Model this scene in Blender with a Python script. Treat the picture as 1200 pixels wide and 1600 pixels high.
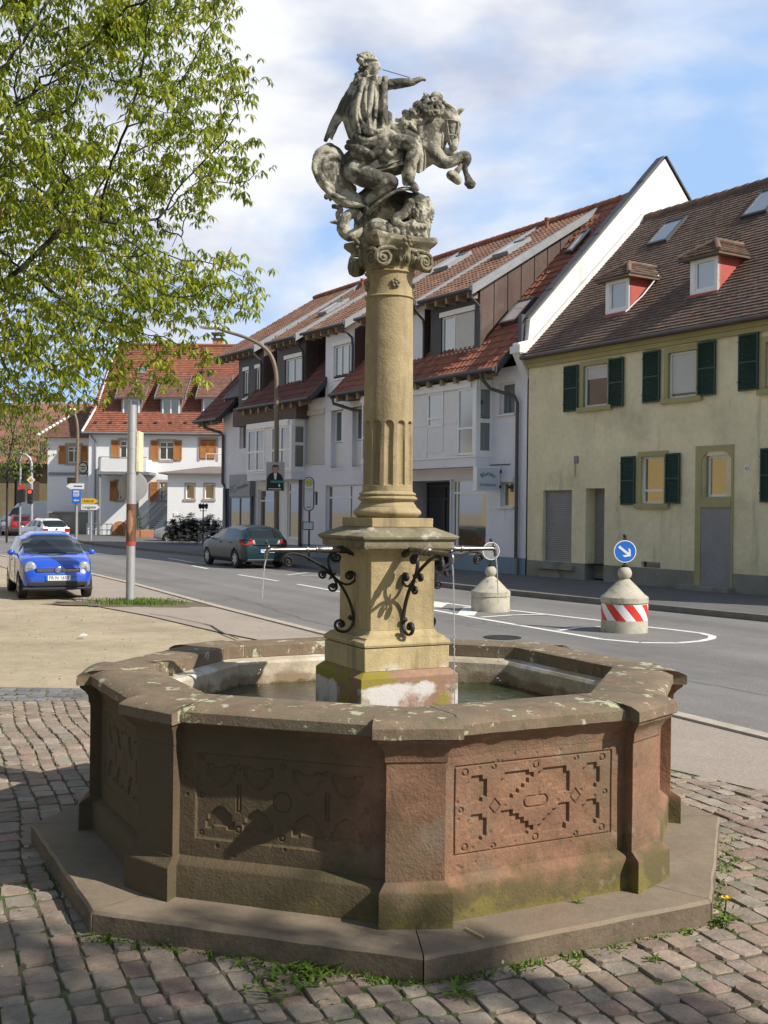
import bpy, bmesh, math, random
import numpy as np
from mathutils import Vector, Matrix, kdtree, noise as mnoise
R_=math.radians
random.seed(7)
for o in list(bpy.data.objects): bpy.data.objects.remove(o)
sc=bpy.context.scene
col=sc.collection
# ---------------------------------------------------------------- camera
FP=1750.0; PY0=798.0; ROLL=.011; EYE=2.0
cd=bpy.data.cameras.new('camera'); cam=bpy.data.objects.new('camera',cd); col.objects.link(cam)
cd.sensor_fit='VERTICAL'; cd.sensor_height=24; cd.lens=24*FP/1600; cd.clip_end=2000; cd.clip_start=.05
cd.shift_y=-2/1600
cam.location=(0,0,EYE); cam.rotation_euler=(R_(90),-ROLL,0)
sc.camera=cam
# ---------------------------------------------------------------- sun, sky, exposure
SUN=Vector((.876,-.482,math.tan(R_(39.5)))).normalized()
sl=bpy.data.lights.new('sun','SUN'); sl.energy=5.0; sl.angle=R_(.5); sl.color=(1,.94,.84)
so=bpy.data.objects.new('sun',sl); col.objects.link(so)
so.rotation_euler=SUN.to_track_quat('Z','Y').to_euler()
w=bpy.data.worlds.new('World'); sc.world=w; w.use_nodes=True
nt=w.node_tree; nt.nodes.clear()
def N(nt,t,**k):
    n=nt.nodes.new(t)
    for a,b in k.items(): setattr(n,a,b)
    return n
out=N(nt,'ShaderNodeOutputWorld'); bg=N(nt,'ShaderNodeBackground'); bg.inputs[1].default_value=.1
sky=N(nt,'ShaderNodeTexSky'); sky.sky_type='NISHITA'; sky.sun_disc=False
sky.sun_elevation=R_(39.5); sky.sun_rotation=R_(121); sky.air_density=1.0; sky.dust_density=1.0
tc=N(nt,'ShaderNodeTexCoord'); mp=N(nt,'ShaderNodeMapping'); mp.inputs['Scale'].default_value=(1,1,2.2); mp.inputs['Location'].default_value=(.35,.2,.15)
n1=N(nt,'ShaderNodeTexNoise'); n1.inputs['Scale'].default_value=2.1; n1.inputs['Detail'].default_value=7; n1.inputs['Roughness'].default_value=.5; n1.inputs['Distortion'].default_value=.3
n2=N(nt,'ShaderNodeTexNoise'); n2.inputs['Scale'].default_value=5.5; n2.inputs['Detail'].default_value=5
r1=N(nt,'ShaderNodeValToRGB'); r1.color_ramp.elements[0].position=.40; r1.color_ramp.elements[1].position=.51
r2=N(nt,'ShaderNodeValToRGB'); r2.color_ramp.elements[0].position=.36; r2.color_ramp.elements[1].position=.60
r2.color_ramp.elements[0].color=(4.9,5.4,6.8,1); r2.color_ramp.elements[1].color=(8.6,8.7,9.0,1)
mixb=N(nt,'ShaderNodeMixRGB'); mixb.inputs[0].default_value=.55; mixb.inputs[2].default_value=(4.0,6.1,9.6,1)
mx=N(nt,'ShaderNodeMixRGB')
L=nt.links.new
L(tc.outputs['Generated'],mp.inputs[0]); L(mp.outputs[0],n1.inputs[0]); L(mp.outputs[0],n2.inputs[0])
L(n1.outputs[0],r1.inputs[0]);
# clouds stand over the street ahead; behind the camera and overhead the sky is clearer
sp=N(nt,'ShaderNodeSeparateXYZ'); L(tc.outputs['Generated'],sp.inputs[0])
m1=N(nt,'ShaderNodeMapRange'); m1.interpolation_type='SMOOTHSTEP'; L(sp.outputs[1],m1.inputs[0]); m1.inputs[1].default_value=-.3; m1.inputs[2].default_value=.45; m1.inputs[3].default_value=.2; m1.inputs[4].default_value=1
m2=N(nt,'ShaderNodeMapRange'); m2.interpolation_type='SMOOTHSTEP'; L(sp.outputs[2],m2.inputs[0]); m2.inputs[1].default_value=.48; m2.inputs[2].default_value=.75; m2.inputs[3].default_value=1; m2.inputs[4].default_value=.2
mm=N(nt,'ShaderNodeMath',operation='MULTIPLY'); L(m1.outputs[0],mm.inputs[0]); L(m2.outputs[0],mm.inputs[1]); mq=N(nt,'ShaderNodeMath',operation='MULTIPLY'); L(mm.outputs[0],mq.inputs[0]); L(r1.outputs[0],mq.inputs[1])
L(n2.outputs[0],r2.inputs[0]); L(mq.outputs[0],mx.inputs[0]); L(sky.outputs[0],mixb.inputs[1]); mh=N(nt,'ShaderNodeMath',operation='MULTIPLY'); L(mm.outputs[0],mh.inputs[0]); mh.inputs[1].default_value=.8; L(mh.outputs[0],mixb.inputs[0]); L(mixb.outputs[0],mx.inputs[1])
L(r2.outputs[0],mx.inputs[2]); L(mx.outputs[0],bg.inputs[0]); L(bg.outputs[0],out.inputs[0])
sc.view_settings.view_transform='Standard'; sc.view_settings.look='None'; sc.view_settings.gamma=1; sc.view_settings.exposure=.2
# ---------------------------------------------------------------- surveying helpers
def un(px,py):
    dx,dy=px-600,py-PY0
    return (dx+dy*ROLL)/FP,(dy-dx*ROLL)/FP
def gr(px,py,z=0.0):
    u,v=un(px,py); d=(EYE-z)/v
    return Vector((u*d,d,z))
def at(px,py,Y):
    u,v=un(px,py); return Vector((u*Y,Y,EYE-v*Y))
FU=Vector((-.532,.847,0)); FN=Vector((-.847,-.532,0)); F0=Vector((4.29,33.5,0))
def fac(px,py,off=0):   # photo point on the facade plane of the street houses -> local (x,z)
    u,v=un(px,py); o=F0+off*FN
    t=(o.x-u*o.y)/(FU.y*u-FU.x); d=o.y+t*FU.y
    return -t,EYE-v*d
# ---------------------------------------------------------------- mesh builder
class MB:
    def __init__(s): s.v=[];s.f=[];s.r=[]
    def add(s,vs,fs,rnd=None):
        b=len(s.v); s.v+= [tuple(v) for v in vs]; s.f+=[tuple(i+b for i in f) for f in fs]
        s.r+=[random.random() if rnd is None else rnd]*len(fs)
        return s
    def box(s,x0,x1,y0,y1,z0,z1,m=None,rnd=None):
        vs=[Vector((x,y,z)) for z in (z0,z1) for y in (y0,y1) for x in (x0,x1)]
        if m is not None: vs=[m@v for v in vs]
        return s.add(vs,[(0,2,3,1),(4,5,7,6),(0,1,5,4),(2,6,7,3),(0,4,6,2),(1,3,7,5)],rnd)
    def rings(s,rs,close=True,cap0=True,cap1=True,rnd=None):
        n=len(rs[0]); vs=[p for r in rs for p in r]; fs=[]
        for i in range(len(rs)-1):
            for j in range(n if close else n-1):
                k=(j+1)%n; fs.append((i*n+j,i*n+k,(i+1)*n+k,(i+1)*n+j))
        if cap0 and close: fs.append(tuple(range(n-1,-1,-1)))
        if cap1 and close: fs.append(tuple((len(rs)-1)*n+j for j in range(n)))
        return s.add(vs,fs,rnd)
    def tube(s,pts,rad,n=8,flat=None,rnd=None,cap=True,thick=.35):
        pts=[Vector(p) for p in pts]; m=len(pts)
        if not hasattr(rad,'__len__'): rad=[rad]*m
        rs=[];up=None
        for i,p in enumerate(pts):
            t=(pts[min(i+1,m-1)]-pts[max(i-1,0)])
            if t.length<1e-9: t=Vector((0,0,1))
            t.normalize()
            if flat is not None: a=Vector(flat)
            else:
                if up is None: up=Vector((0,0,1)) if abs(t.z)<.9 else Vector((1,0,0))
                a=t.cross(up)
            a=(a-t*a.dot(t)).normalized(); b=t.cross(a).normalized(); 
            if flat is None: up=b*-1 if False else (a.cross(t)).normalized()
            ra=rad[i]; rb=ra*thick if flat is not None else ra
            # flat: wide along 'flat' axis, thin across
            rs.append([p+a*ra*math.cos(q)+b*rb*math.sin(q) for q in [2*math.pi*k/n for k in range(n)]])
        return s.rings(rs,True,cap,cap,rnd)
    def lathe(s,prof,n=24,m=None,rnd=None,cap0=True,cap1=True):
        rs=[[Vector((r*math.cos(2*math.pi*k/n),r*math.sin(2*math.pi*k/n),z)) for k in range(n)] for r,z in prof]
        if m is not None: rs=[[m@p for p in r] for r in rs]
        return s.rings(rs,True,cap0,cap1,rnd)
    def cyl(s,a,b,r,n=12,r2=None,rnd=None):
        return s.tube([a,b],[r,r if r2 is None else r2],n,rnd=rnd)
    def prism(s,poly,h0,h1,m=None,rnd=None):
        a=[Vector((x,y,h0)) for x,y in poly]; b=[Vector((x,y,h1)) for x,y in poly]
        if m is not None: a=[m@p for p in a]; b=[m@p for p in b]
        return s.rings([a,b],rnd=rnd)
    def sphere(s,c,r,n=12,k=8,sc=(1,1,1),m=None,rnd=None):
        c=Vector(c);rs=[]
        for i in range(k+1):
            th=math.pi*i/k; rr=max(math.sin(th),1e-3)*r; z=-math.cos(th)*r
            ring=[Vector((rr*math.cos(2*math.pi*j/n)*sc[0],rr*math.sin(2*math.pi*j/n)*sc[1],z*sc[2])) for j in range(n)]
            if m is not None: ring=[m@p for p in ring]
            rs.append([c+p for p in ring])
        return s.rings(rs,rnd=rnd)
    def build(s,name,mat,parent=None,smooth=0,bevel=0,loc=None,sub=0):
        me=bpy.data.meshes.new(name); me.from_pydata(s.v,[],s.f)
        at_=me.attributes.new('rnd','FLOAT','FACE'); at_.data.foreach_set('value',s.r)
        me.materials.append(mat)
        bm=bmesh.new(); bm.from_mesh(me); bmesh.ops.recalc_face_normals(bm,faces=bm.faces); bm.to_mesh(me); bm.free()
        if smooth:
            me.polygons.foreach_set('use_smooth',[True]*len(me.polygons)); me.set_sharp_from_angle(angle=R_(smooth))
        o=bpy.data.objects.new(name,me); col.objects.link(o)
        if parent: o.parent=parent
        if loc: o.location=loc
        if bevel:
            b=o.modifiers.new('bevel','BEVEL'); b.width=bevel; b.segments=2; b.limit_method='ANGLE'; b.angle_limit=R_(35)
        return o
def tag(o,label=None,cat=None,group=None,kind=None):
    if label: o['label']=label
    if cat: o['category']=cat
    if group: o['group']=group
    if kind: o['kind']=kind
    return o
def thing(name,label,cat,loc=(0,0,0),rotz=0,group=None):
    o=bpy.data.objects.new(name,None); col.objects.link(o); o.location=loc; o.rotation_euler=(0,0,rotz); o.empty_display_size=.2
    return tag(o,label,cat,group)
def struct(o): o['kind']='structure'; return o
def dup(root,loc,rotz,label,group=None,scale=None):
    r=root.copy(); col.objects.link(r); r.location=loc; r.rotation_euler=(0,0,rotz); r['label']=label
    if group: r['group']=group
    if scale: r.scale=scale
    for ch in list(root.children):
        c=ch.copy(); col.objects.link(c); c.parent=r
        for g in list(ch.children):
            d=g.copy(); col.objects.link(d); d.parent=c
    return r
_fc={}
def text_mb(txt,size,th=.003,m=None,align='CENTER',arc=None):
    cu=bpy.data.curves.new('t','FONT'); cu.body=txt; cu.size=size; cu.extrude=th; cu.align_x=align; cu.align_y='CENTER'
    o=bpy.data.objects.new('t',cu); col.objects.link(o)
    bpy.context.view_layer.update()
    me=bpy.data.meshes.new_from_object(o.evaluated_get(bpy.context.evaluated_depsgraph_get()))
    vs=[v.co.copy() for v in me.vertices]; fs=[tuple(p.vertices) for p in me.polygons]
    bpy.data.objects.remove(o); bpy.data.curves.remove(cu); bpy.data.meshes.remove(me)
    if arc:
        q=[]
        for v in vs:
            a=v.x/arc; q.append(Vector(((arc+v.y)*math.sin(a),(arc+v.y)*math.cos(a)-arc,v.z)))
        vs=q
    if m is not None: vs=[m@v for v in vs]
    mb=MB(); mb.add(vs,fs,.5); return mb
def bmerge(a,b): a.add(b.v,b.f,.5); return a
# ---------------------------------------------------------------- materials
def mk(name,base,rough=.8,var=.12,scale=6,bump=.0,bscale=60,rnd=0,metal=0,patches=(),spec=.5,hue=None,coat=0,stretch=None,trans=0,extra=None,rndcol=None,coord='Object',detail=6):
    m=bpy.data.materials.new(name); m.use_nodes=True; nt=m.node_tree; nt.nodes.clear(); L=nt.links.new
    o=N(nt,'ShaderNodeOutputMaterial'); p=N(nt,'ShaderNodeBsdfPrincipled'); L(p.outputs[0],o.inputs[0])
    p.inputs['Roughness'].default_value=rough; p.inputs['Metallic'].default_value=metal; p.inputs['Specular IOR Level'].default_value=spec
    p.inputs['Coat Weight'].default_value=coat
    if coat: p.inputs['Coat Roughness'].default_value=.04
    if trans: p.inputs['Transmission Weight'].default_value=trans; p.inputs['IOR'].default_value=1.33
    tc=N(nt,'ShaderNodeTexCoord'); mp=N(nt,'ShaderNodeMapping'); L(tc.outputs[coord],mp.inputs[0])
    if stretch: mp.inputs['Scale'].default_value=stretch
    co=mp.outputs[0]
    def noise(s,d=detail,ro=.6,off=0):
        n=N(nt,'ShaderNodeTexNoise'); n.inputs['Scale'].default_value=s; n.inputs['Detail'].default_value=d; n.inputs['Roughness'].default_value=ro
        if off:
            q=N(nt,'ShaderNodeMapping'); q.inputs['Location'].default_value=(off,off*1.7,off*.6); L(co,q.inputs[0]); L(q.outputs[0],n.inputs[0])
        else: L(co,n.inputs[0])
        return n.outputs[0]
    def math_(op,a,b,c=None,clamp=False):
        n=N(nt,'ShaderNodeMath',operation=op); n.use_clamp=clamp
        for i,x in enumerate((a,b,c)):
            if x is None: continue
            if hasattr(x,'default_value') or hasattr(x,'links'): L(x,n.inputs[i])
            else: n.inputs[i].default_value=x
        return n.outputs[0]
    def mrange(x,a,b,c,d,smooth=False):
        n=N(nt,'ShaderNodeMapRange'); n.clamp=True
        if smooth: n.interpolation_type='SMOOTHSTEP'
        L(x,n.inputs[0]); 
        for i,q in enumerate((a,b,c,d)): n.inputs[1+i].default_value=q
        return n.outputs[0]
    def mixc(f,a,b,mode='MIX'):
        n=N(nt,'ShaderNodeMixRGB',blend_type=mode)
        for i,x in enumerate((f,a,b)):
            if isinstance(x,(int,float)): n.inputs[i].default_value=x
            elif isinstance(x,tuple): n.inputs[i].default_value=(*x[:3],1)
            else: L(x,n.inputs[i])
        return n.outputs[0]
    c=tuple(base)
    if rnd:
        a=N(nt,'ShaderNodeAttribute'); a.attribute_name='rnd'; fac_=a.outputs['Fac']
        if rndcol:
            rp=N(nt,'ShaderNodeValToRGB'); cr=rp.color_ramp; cr.interpolation='CONSTANT' if len(rndcol)>3 else 'LINEAR'
            while len(cr.elements)<len(rndcol): cr.elements.new(.5)
            for i,q in enumerate(rndcol): cr.elements[i].position=i/(len(rndcol) if len(rndcol)>3 else len(rndcol)-1); cr.elements[i].color=(*q,1)
            L(fac_,rp.inputs[0]); c=rp.outputs[0]
        f=mrange(math_('FRACT',math_('MULTIPLY',fac_,7.31),0),0,1,1-rnd,1+rnd); c=mixc(1.0,c,f,'MULTIPLY')
    if var:
        f=mrange(noise(scale),.3,.7,1-var,1+var); c=mixc(1.0,c,f,'MULTIPLY')
        f=mrange(noise(scale*9,3,off=3.1),.25,.75,1-var*.6,1+var*.6); c=mixc(1.0,c,f,'MULTIPLY')
    rv=None
    for pa in patches:
        pc,ps,th,so=pa[:4]; zr=pa[4] if len(pa)>4 else None; st=pa[5] if len(pa)>5 else 1.0
        n=noise(ps,6,.6,off=ps*.37+5)
        if zr:
            sx=N(nt,'ShaderNodeSeparateXYZ'); L(tc.outputs[coord],sx.inputs[0])
            zz=mrange(sx.outputs[2],zr[0],zr[1],zr[2] if len(zr)>2 else 0,zr[3] if len(zr)>3 else 1); n=math_('ADD',n,math_('MULTIPLY_ADD',zz,.6,-.6))
        f=mrange(n,th,th+so,0,st,True); c=mixc(f,c,pc)
    if extra: c=extra(nt,co,c,mixc,mrange,noise,math_,tc)
    L(c,p.inputs['Base Color']) if not isinstance(c,tuple) else setattr(p.inputs['Base Color'],'default_value',(*c,1))
    if bump:
        b=N(nt,'ShaderNodeBump'); b.inputs['Strength'].default_value=1; b.inputs['Distance'].default_value=bump
        h=math_('ADD',noise(bscale,8,.65,off=1.3),math_('MULTIPLY',noise(bscale*.16,4,off=2.2),1.5))
        L(h,b.inputs['Height']); L(b.outputs[0],p.inputs['Normal'])
    m.diffuse_color=(*[min(1,q) for q in base],1)
    return m
MAT={}
def tracks(nt,co,c,mixc,mrange,noise,math_,tc):   # long worn bands along the direction of travel
    q=N(nt,'ShaderNodeMapping'); q.inputs['Rotation'].default_value=(0,0,R_(-118)); nt.links.new(tc.outputs['Object'],q.inputs[0])
    q2=N(nt,'ShaderNodeMapping'); q2.inputs['Scale'].default_value=(.03,1,1); nt.links.new(q.outputs[0],q2.inputs[0])
    n=N(nt,'ShaderNodeTexNoise'); n.inputs['Scale'].default_value=1.1; n.inputs['Detail'].default_value=5; nt.links.new(q2.outputs[0],n.inputs[0])
    return mixc(1.0,c,mrange(n.outputs[0],.3,.7,.80,1.16),'MULTIPLY')
def streaks(colr,sc_=5,thr=.52,so=.15,st_=.7):
    def f(nt,co,c,mixc,mrange,noise,math_,tc):
        q=N(nt,'ShaderNodeMapping'); q.inputs['Scale'].default_value=(1,1,.10); nt.links.new(tc.outputs['Object'],q.inputs[0])
        n=N(nt,'ShaderNodeTexNoise'); n.inputs['Scale'].default_value=sc_; n.inputs['Detail'].default_value=6; n.inputs['Roughness'].default_value=.65; nt.links.new(q.outputs[0],n.inputs[0])
        return mixc(mrange(n.outputs[0],thr,thr+so,0,st_,True),c,colr)
    return f
def A(k,*a,**b): MAT[k]=mk(k,*a,**b); return MAT[k]
moss=(.085,.095,.03); lichen=(.45,.455,.30); white_l=(.62,.61,.57); dark_s=(.055,.045,.032)
def side_shade(nt,co,c,mixc,mrange,noise,math_,tc):
    # shade of the basin's sunless left side, painted into the stone colour as olive-brown
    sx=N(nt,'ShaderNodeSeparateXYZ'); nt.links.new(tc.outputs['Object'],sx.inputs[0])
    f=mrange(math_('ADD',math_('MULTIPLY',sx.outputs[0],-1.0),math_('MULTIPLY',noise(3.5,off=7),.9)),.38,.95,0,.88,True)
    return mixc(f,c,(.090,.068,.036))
A('red_sandstone',(.225,.12,.07),.9,.28,5,.006,70,patches=[((.15,.105,.06),1.7,.44,.22,None,.9),((.21,.165,.115),3.5,.52,.2,None,.7),((.10,.08,.03),3,.16,.22,(.12,.55,1,0),.95),((.17,.14,.03),5,.40,.12,(.12,.42,1,0),.8),((.30,.24,.17),9,.62,.12,None,.5),(dark_s,14,.62,.1,None,.6)],extra=side_shade)
A('coping_stone',(.19,.135,.088),.92,.25,6,.004,80,patches=[((.17,.135,.085),4,.46,.2),(moss,6,.52,.2,None,.55),(lichen,9,.60,.025,None,.85),(lichen,21,.66,.02,None,.8),((.6,.55,.45),33,.69,.04,None,.8),(dark_s,11,.6,.15,None,.5)])
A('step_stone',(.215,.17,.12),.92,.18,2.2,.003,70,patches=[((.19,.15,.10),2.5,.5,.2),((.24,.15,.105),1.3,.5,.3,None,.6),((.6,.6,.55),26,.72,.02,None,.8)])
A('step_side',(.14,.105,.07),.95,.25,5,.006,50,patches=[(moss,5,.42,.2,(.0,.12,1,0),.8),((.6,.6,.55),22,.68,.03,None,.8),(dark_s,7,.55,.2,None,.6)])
A('mortar',(.55,.47,.38),.95,.15,20,.001,90)
A('basin_inner',(.44,.37,.27),.9,.25,5,.003,70,patches=[(white_l,3,.48,.12,(.80,.93,0,1),.85),((.24,.17,.105),4,.30,.2,(.84,.945,1,0),.95),((.10,.08,.03),8,.28,.2,(.78,.86,1,0),.9)])
A('yellow_sandstone',(.345,.27,.145),.88,.18,3,.004,80,extra=streaks((.15,.12,.07),8,.50,.2,.7),patches=[((.33,.26,.15),2.2,.52,.3,None,.6),((.21,.17,.11),16,.66,.06,None,.55),((.52,.46,.34),5,.6,.15,None,.5)])
A('pedestal_stone',(.42,.33,.175),.88,.18,3,.004,80,extra=streaks((.20,.15,.08),6,.50,.2,.75),patches=[((.66,.62,.52),3,.40,.2,(1.05,1.35,1,0),.85),((.36,.28,.15),2.6,.5,.3,None,.5),((.16,.13,.08),15,.67,.06,None,.6)])
A('weathered_stone',(.22,.19,.12),.92,.25,6,.004,90,patches=[((.10,.095,.055),5,.47,.2,None,.85),((.55,.52,.44),8,.56,.12,None,.75)])
A('pedestal_foot',(.28,.165,.11),.9,.2,5,.003,80,patches=[((.25,.21,.02),3.2,.44,.12,None,.95),((.60,.56,.54),2.4,.47,.09,(.97,1.12,1,0),.95),(dark_s,10,.60,.1,None,.7)])
A('statue_stone',(.40,.375,.30),.93,.3,9,.007,60,patches=[((.055,.052,.042),6,.46,.10,None,.9),((.07,.065,.05),14,.52,.08,None,.7),((.60,.57,.49),10,.58,.12,None,.7),((.17,.17,.08),14,.58,.12,None,.6)])
A('iron',(.045,.043,.04),.55,.3,20,.001,200,metal=.6)
A('steel_pipe',(.20,.18,.17),.34,.25,14,.0005,150,metal=.9)
def water_extra(nt,co,c,mixc,mrange,noise,math_,tc): return c
A('water_surface',(.03,.045,.02),.04,.3,3,.012,9,spec=.6)
A('water_jet',(.8,.85,.88),.08,.0,1,0,1,trans=.75)
A('setts',(.25,.175,.15),.9,.22,9,.007,45,rnd=.16,rndcol=[(.29,.22,.165),(.27,.215,.17),(.235,.20,.16),(.32,.25,.19),(.26,.185,.145),(.295,.25,.195)],patches=[((.13,.11,.085),5,.54,.25,None,.6),((.38,.33,.27),30,.62,.08,None,.5),((.10,.12,.05),2.5,.62,.1,None,.4)])
A('grey_setts',(.17,.17,.17),.85,.15,9,.004,60,rnd=.25)
A('joint_soil',(.12,.10,.065),.97,.25,5,.01,60,patches=[((.07,.115,.025),1.6,.5,.1,None,.85),((.05,.09,.02),7,.56,.08,None,.8)])
A('sand',(.40,.33,.225),.97,.2,.5,.016,40,patches=[((.30,.24,.165),.45,.5,.2,None,.8),((.49,.42,.30),1.4,.56,.2,None,.6),((.16,.13,.085),9,.68,.04,None,.6)])
A('worn_asphalt',(.34,.285,.235),.93,.10,.7,.006,110,patches=[((.42,.36,.30),60,.56,.1,None,.6),((.27,.23,.19),.8,.56,.2,None,.5)])
A('asphalt',(.195,.187,.178),.9,.10,.35,.007,120,extra=tracks,patches=[((.25,.24,.23),90,.58,.08,None,.6),((.145,.14,.135),.5,.54,.15,None,.6)])
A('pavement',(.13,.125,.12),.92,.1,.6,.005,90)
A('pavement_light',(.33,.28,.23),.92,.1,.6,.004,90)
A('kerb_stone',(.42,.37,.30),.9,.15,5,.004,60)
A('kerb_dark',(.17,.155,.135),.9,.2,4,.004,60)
A('road_paint',(.72,.71,.66),.8,.12,9,.001,90,patches=[((.3,.29,.28),22,.64,.08,None,.7)])
# ---------------------------------------------------------------- ground
def sheet(name,pts,z,mat,sub=0):
    mb=MB(); mb.add([Vector((p[0],p[1],z)) for p in pts],[tuple(range(len(pts)))]); return struct(mb.build(name,mat))
sheet('ground',[(-900,-60),(900,-60),(900,1500),(-900,1500)],-.03,MAT['sand'])
near=[(12,-5.2),(3.53,10.22),(2.97,11.33),(-.92,18.33),(-3.25,22.91),(-6.49,29.6),(-9.6,35.5),(-15.8,46.3),(-26,63),(-45,92),(-60,110)]
far=[(30,-13),(12.6,14.5),(7.19,20.9),(5.9,22.7),(4.77,24.4),(3.1,26.8),(1.58,29.4),(-1.85,36.46),(-7.49,46.6),(-15,58.4),(-19.5,69),(-38,96),(-55,116)]
sheet('road',near+far[::-1],.0,MAT['asphalt'])
def ribbon(mb,pts,w,z,h=None):
    for i in range(len(pts)-1):
        a,b=Vector(pts[i][:2]),Vector(pts[i+1][:2]); d=(b-a).normalized(); n=Vector((-d.y,d.x))*w/2
        a2=a-d*w*.02; q=[a2-n,b-n,b+n,a2+n]
        if h is None: mb.add([(*p,z) for p in q],[(0,1,2,3)])
        else: mb.rings([[Vector((*p,z)) for p in q],[Vector((*p,h)) for p in q]])
    return mb
def offs(pts,d):
    r=[]
    for i,p in enumerate(pts):
        a=Vector(pts[max(i-1,0)]);b=Vector(pts[min(i+1,len(pts)-1)]); t=(b-a).normalized(); r.append((p[0]+t.y*d,p[1]-t.x*d))
    return r
# near kerb (flush, pale) and worn asphalt footway
struct(ribbon(MB(),offs(near[:-3],-.09),.17,-.05,.012).build('near_kerb',MAT['kerb_stone']))
fw=offs(near[:9],-.18); 
inner=[(9,-6),(4.2,6.3),(2.81,8.13),(2.29,8.82),(-.1,12.0),(-1.2,14.0),(-1.85,17.2),(-2.6,18.2),(-4.4,21.0),(-6.4,23.6),(-8.4,28.5),(-13,38),(-20,50)]
sheet('near_footway',fw+inner[::-1],-.012,MAT['worn_asphalt'])
# far kerb + pavement
fo=offs(far,.13)
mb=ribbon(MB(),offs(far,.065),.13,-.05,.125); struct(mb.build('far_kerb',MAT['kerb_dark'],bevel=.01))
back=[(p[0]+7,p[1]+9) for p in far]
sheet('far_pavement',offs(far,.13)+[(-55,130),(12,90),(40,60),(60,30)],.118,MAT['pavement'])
# gravelly pale strip and grey sett band between sand and setts
def in_setts(x,y): return y<11.55 and x<2.25+(8.82-y)*.7536 and x>-9
def gen_setts(name,mat,region,A_,sx,sy,bb,z=0,seed=1,excl=None):
    rg=random.Random(seed); vs=[];fs=[];rn=[]
    a=Vector(A_).normalized(); b=Vector((-a.y,a.x))
    x0,x1,y0,y1=bb
    cs=[Vector((x,y)) for x in (x0,x1) for y in (y0,y1)]
    ia=[c.dot(a) for c in cs]; ib=[c.dot(b) for c in cs]
    row=min(ib)
    while row<max(ib):
        hgt=sy*rg.uniform(.82,1.2); p=min(ia)+rg.random()*sx
        while p<max(ia):
            wd=sx*rg.uniform(.62,1.4)
            wig=.03*math.sin(p*1.3+row*.4)+.015*math.sin(p*3.1+row)
            c=a*(p+wd/2)+b*(row+hgt/2+wig)
            if region(c.x,c.y) and not(excl and excl(c.x,c.y)):
                h=z+rg.uniform(-.006,.008); tx,ty=rg.uniform(-.03,.03),rg.uniform(-.03,.03); g=rg.uniform(.002,.007)
                an=rg.uniform(-.05,.05); ca,sa=math.cos(an),math.sin(an)
                X,Y=wd/2-g,hgt/2-g; k=min(X,Y)*.30
                oc=[(X-k,-Y),(X,-Y+k),(X,Y-k),(X-k,Y),(-X+k,Y),(-X,Y-k),(-X,-Y+k),(-X+k,-Y)]
                oc=[(q[0]*rg.uniform(.88,1.03),q[1]*rg.uniform(.90,1.03)) for q in oc]
                bi=len(vs)
                for s_,dz in ((1.01,-.03),(.985,-.004),(.95,-.0003),(.5,.0006)):
                    for q in oc:
                        u,v_=q[0]*s_,q[1]*s_; u,v_=u*ca-v_*sa,u*sa+v_*ca
                        P=c+a*u+b*v_; vs.append((P.x,P.y,h+dz+u*tx+v_*ty+(rg.uniform(-.003,.002) if dz>-.02 else 0)))
                for r_ in range(3):
                    for j in range(8):
                        k2=(j+1)%8; fs.append((bi+r_*8+j,bi+r_*8+k2,bi+r_*8+8+k2,bi+r_*8+8+j))
                fs.append(tuple(bi+24+j for j in range(8))); rn+= [rg.random()]*25
            p+=wd
        row+=hgt
    me=bpy.data.meshes.new(name); me.from_pydata(vs,[],fs); at_=me.attributes.new('rnd','FLOAT','FACE'); at_.data.foreach_set('value',rn)
    me.materials.append(mat); me.polygons.foreach_set('use_smooth',[True]*len(fs)); me.set_sharp_from_angle(angle=R_(24))
    o=bpy.data.objects.new(name,me); col.objects.link(o); return struct(o)
FC=Vector((.02,6.84))
ex=lambda x,y:(Vector((x,y))-FC).length<1.88
gen_setts('cobblestones',MAT['setts'],in_setts,(.377,-.926),.155,.128,(-6.5,5.5,2.6,11.6),0,3,ex)
gen_setts('grey_cobble_band',MAT['grey_setts'],lambda x,y:11.58<y<12.4 and x<-.3 and x>-8,(1,.02),.15,.14,(-8,0,11.5,12.5),-.004,5)
sheet('cobble_bed',[(-10,1),(8.15,1),(2.25,8.82),(-.1,12.0),(-.1,12.45),(-10,12.45)],-.0095,MAT['joint_soil'])
# road markings
def mark(name,pts,w,z=.005): return struct(ribbon(MB(),[gr(*p) for p in pts],w,z).build(name,MAT['road_paint']))
mark('island_line',[(655,950),(680,954),(740,965),(845,983),(940,999),(1000,1004.5),(1060,1005),(1095,1002),(1112,998),(1113,994),(1095,989.5),(1050,984),(1012,980),(940,970),(800,954),(737,948),(660,938)],.13)
mark('island_hatching',[(676,950),(690,942)],.35,.008)
mark('island_hatching',[(727,962),(738,949)],.35,.008)
mark('island_hatching',[(752,965),(800,961.5),(855,960.5)],.12,.009)
mark('island_hatching',[(872,986),(905,981),(940,980)],.12,.009)
mark('centre_dash',[(372,898),(435,908)],.12); mark('centre_dash',[(465,913),(532,925)],.12)
mark('parking_line',[(449,898.5),(487,894)],.12); mark('parking_line',[(470,899.5),(500,900)],.1)
mark('parking_line',[(262,872),(300,879),(321,880.5)],.12); mark('parking_line',[(175,855),(205,856)],.6)
mark('centre_dash',[(300,884),(325,889)],.12)
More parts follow.
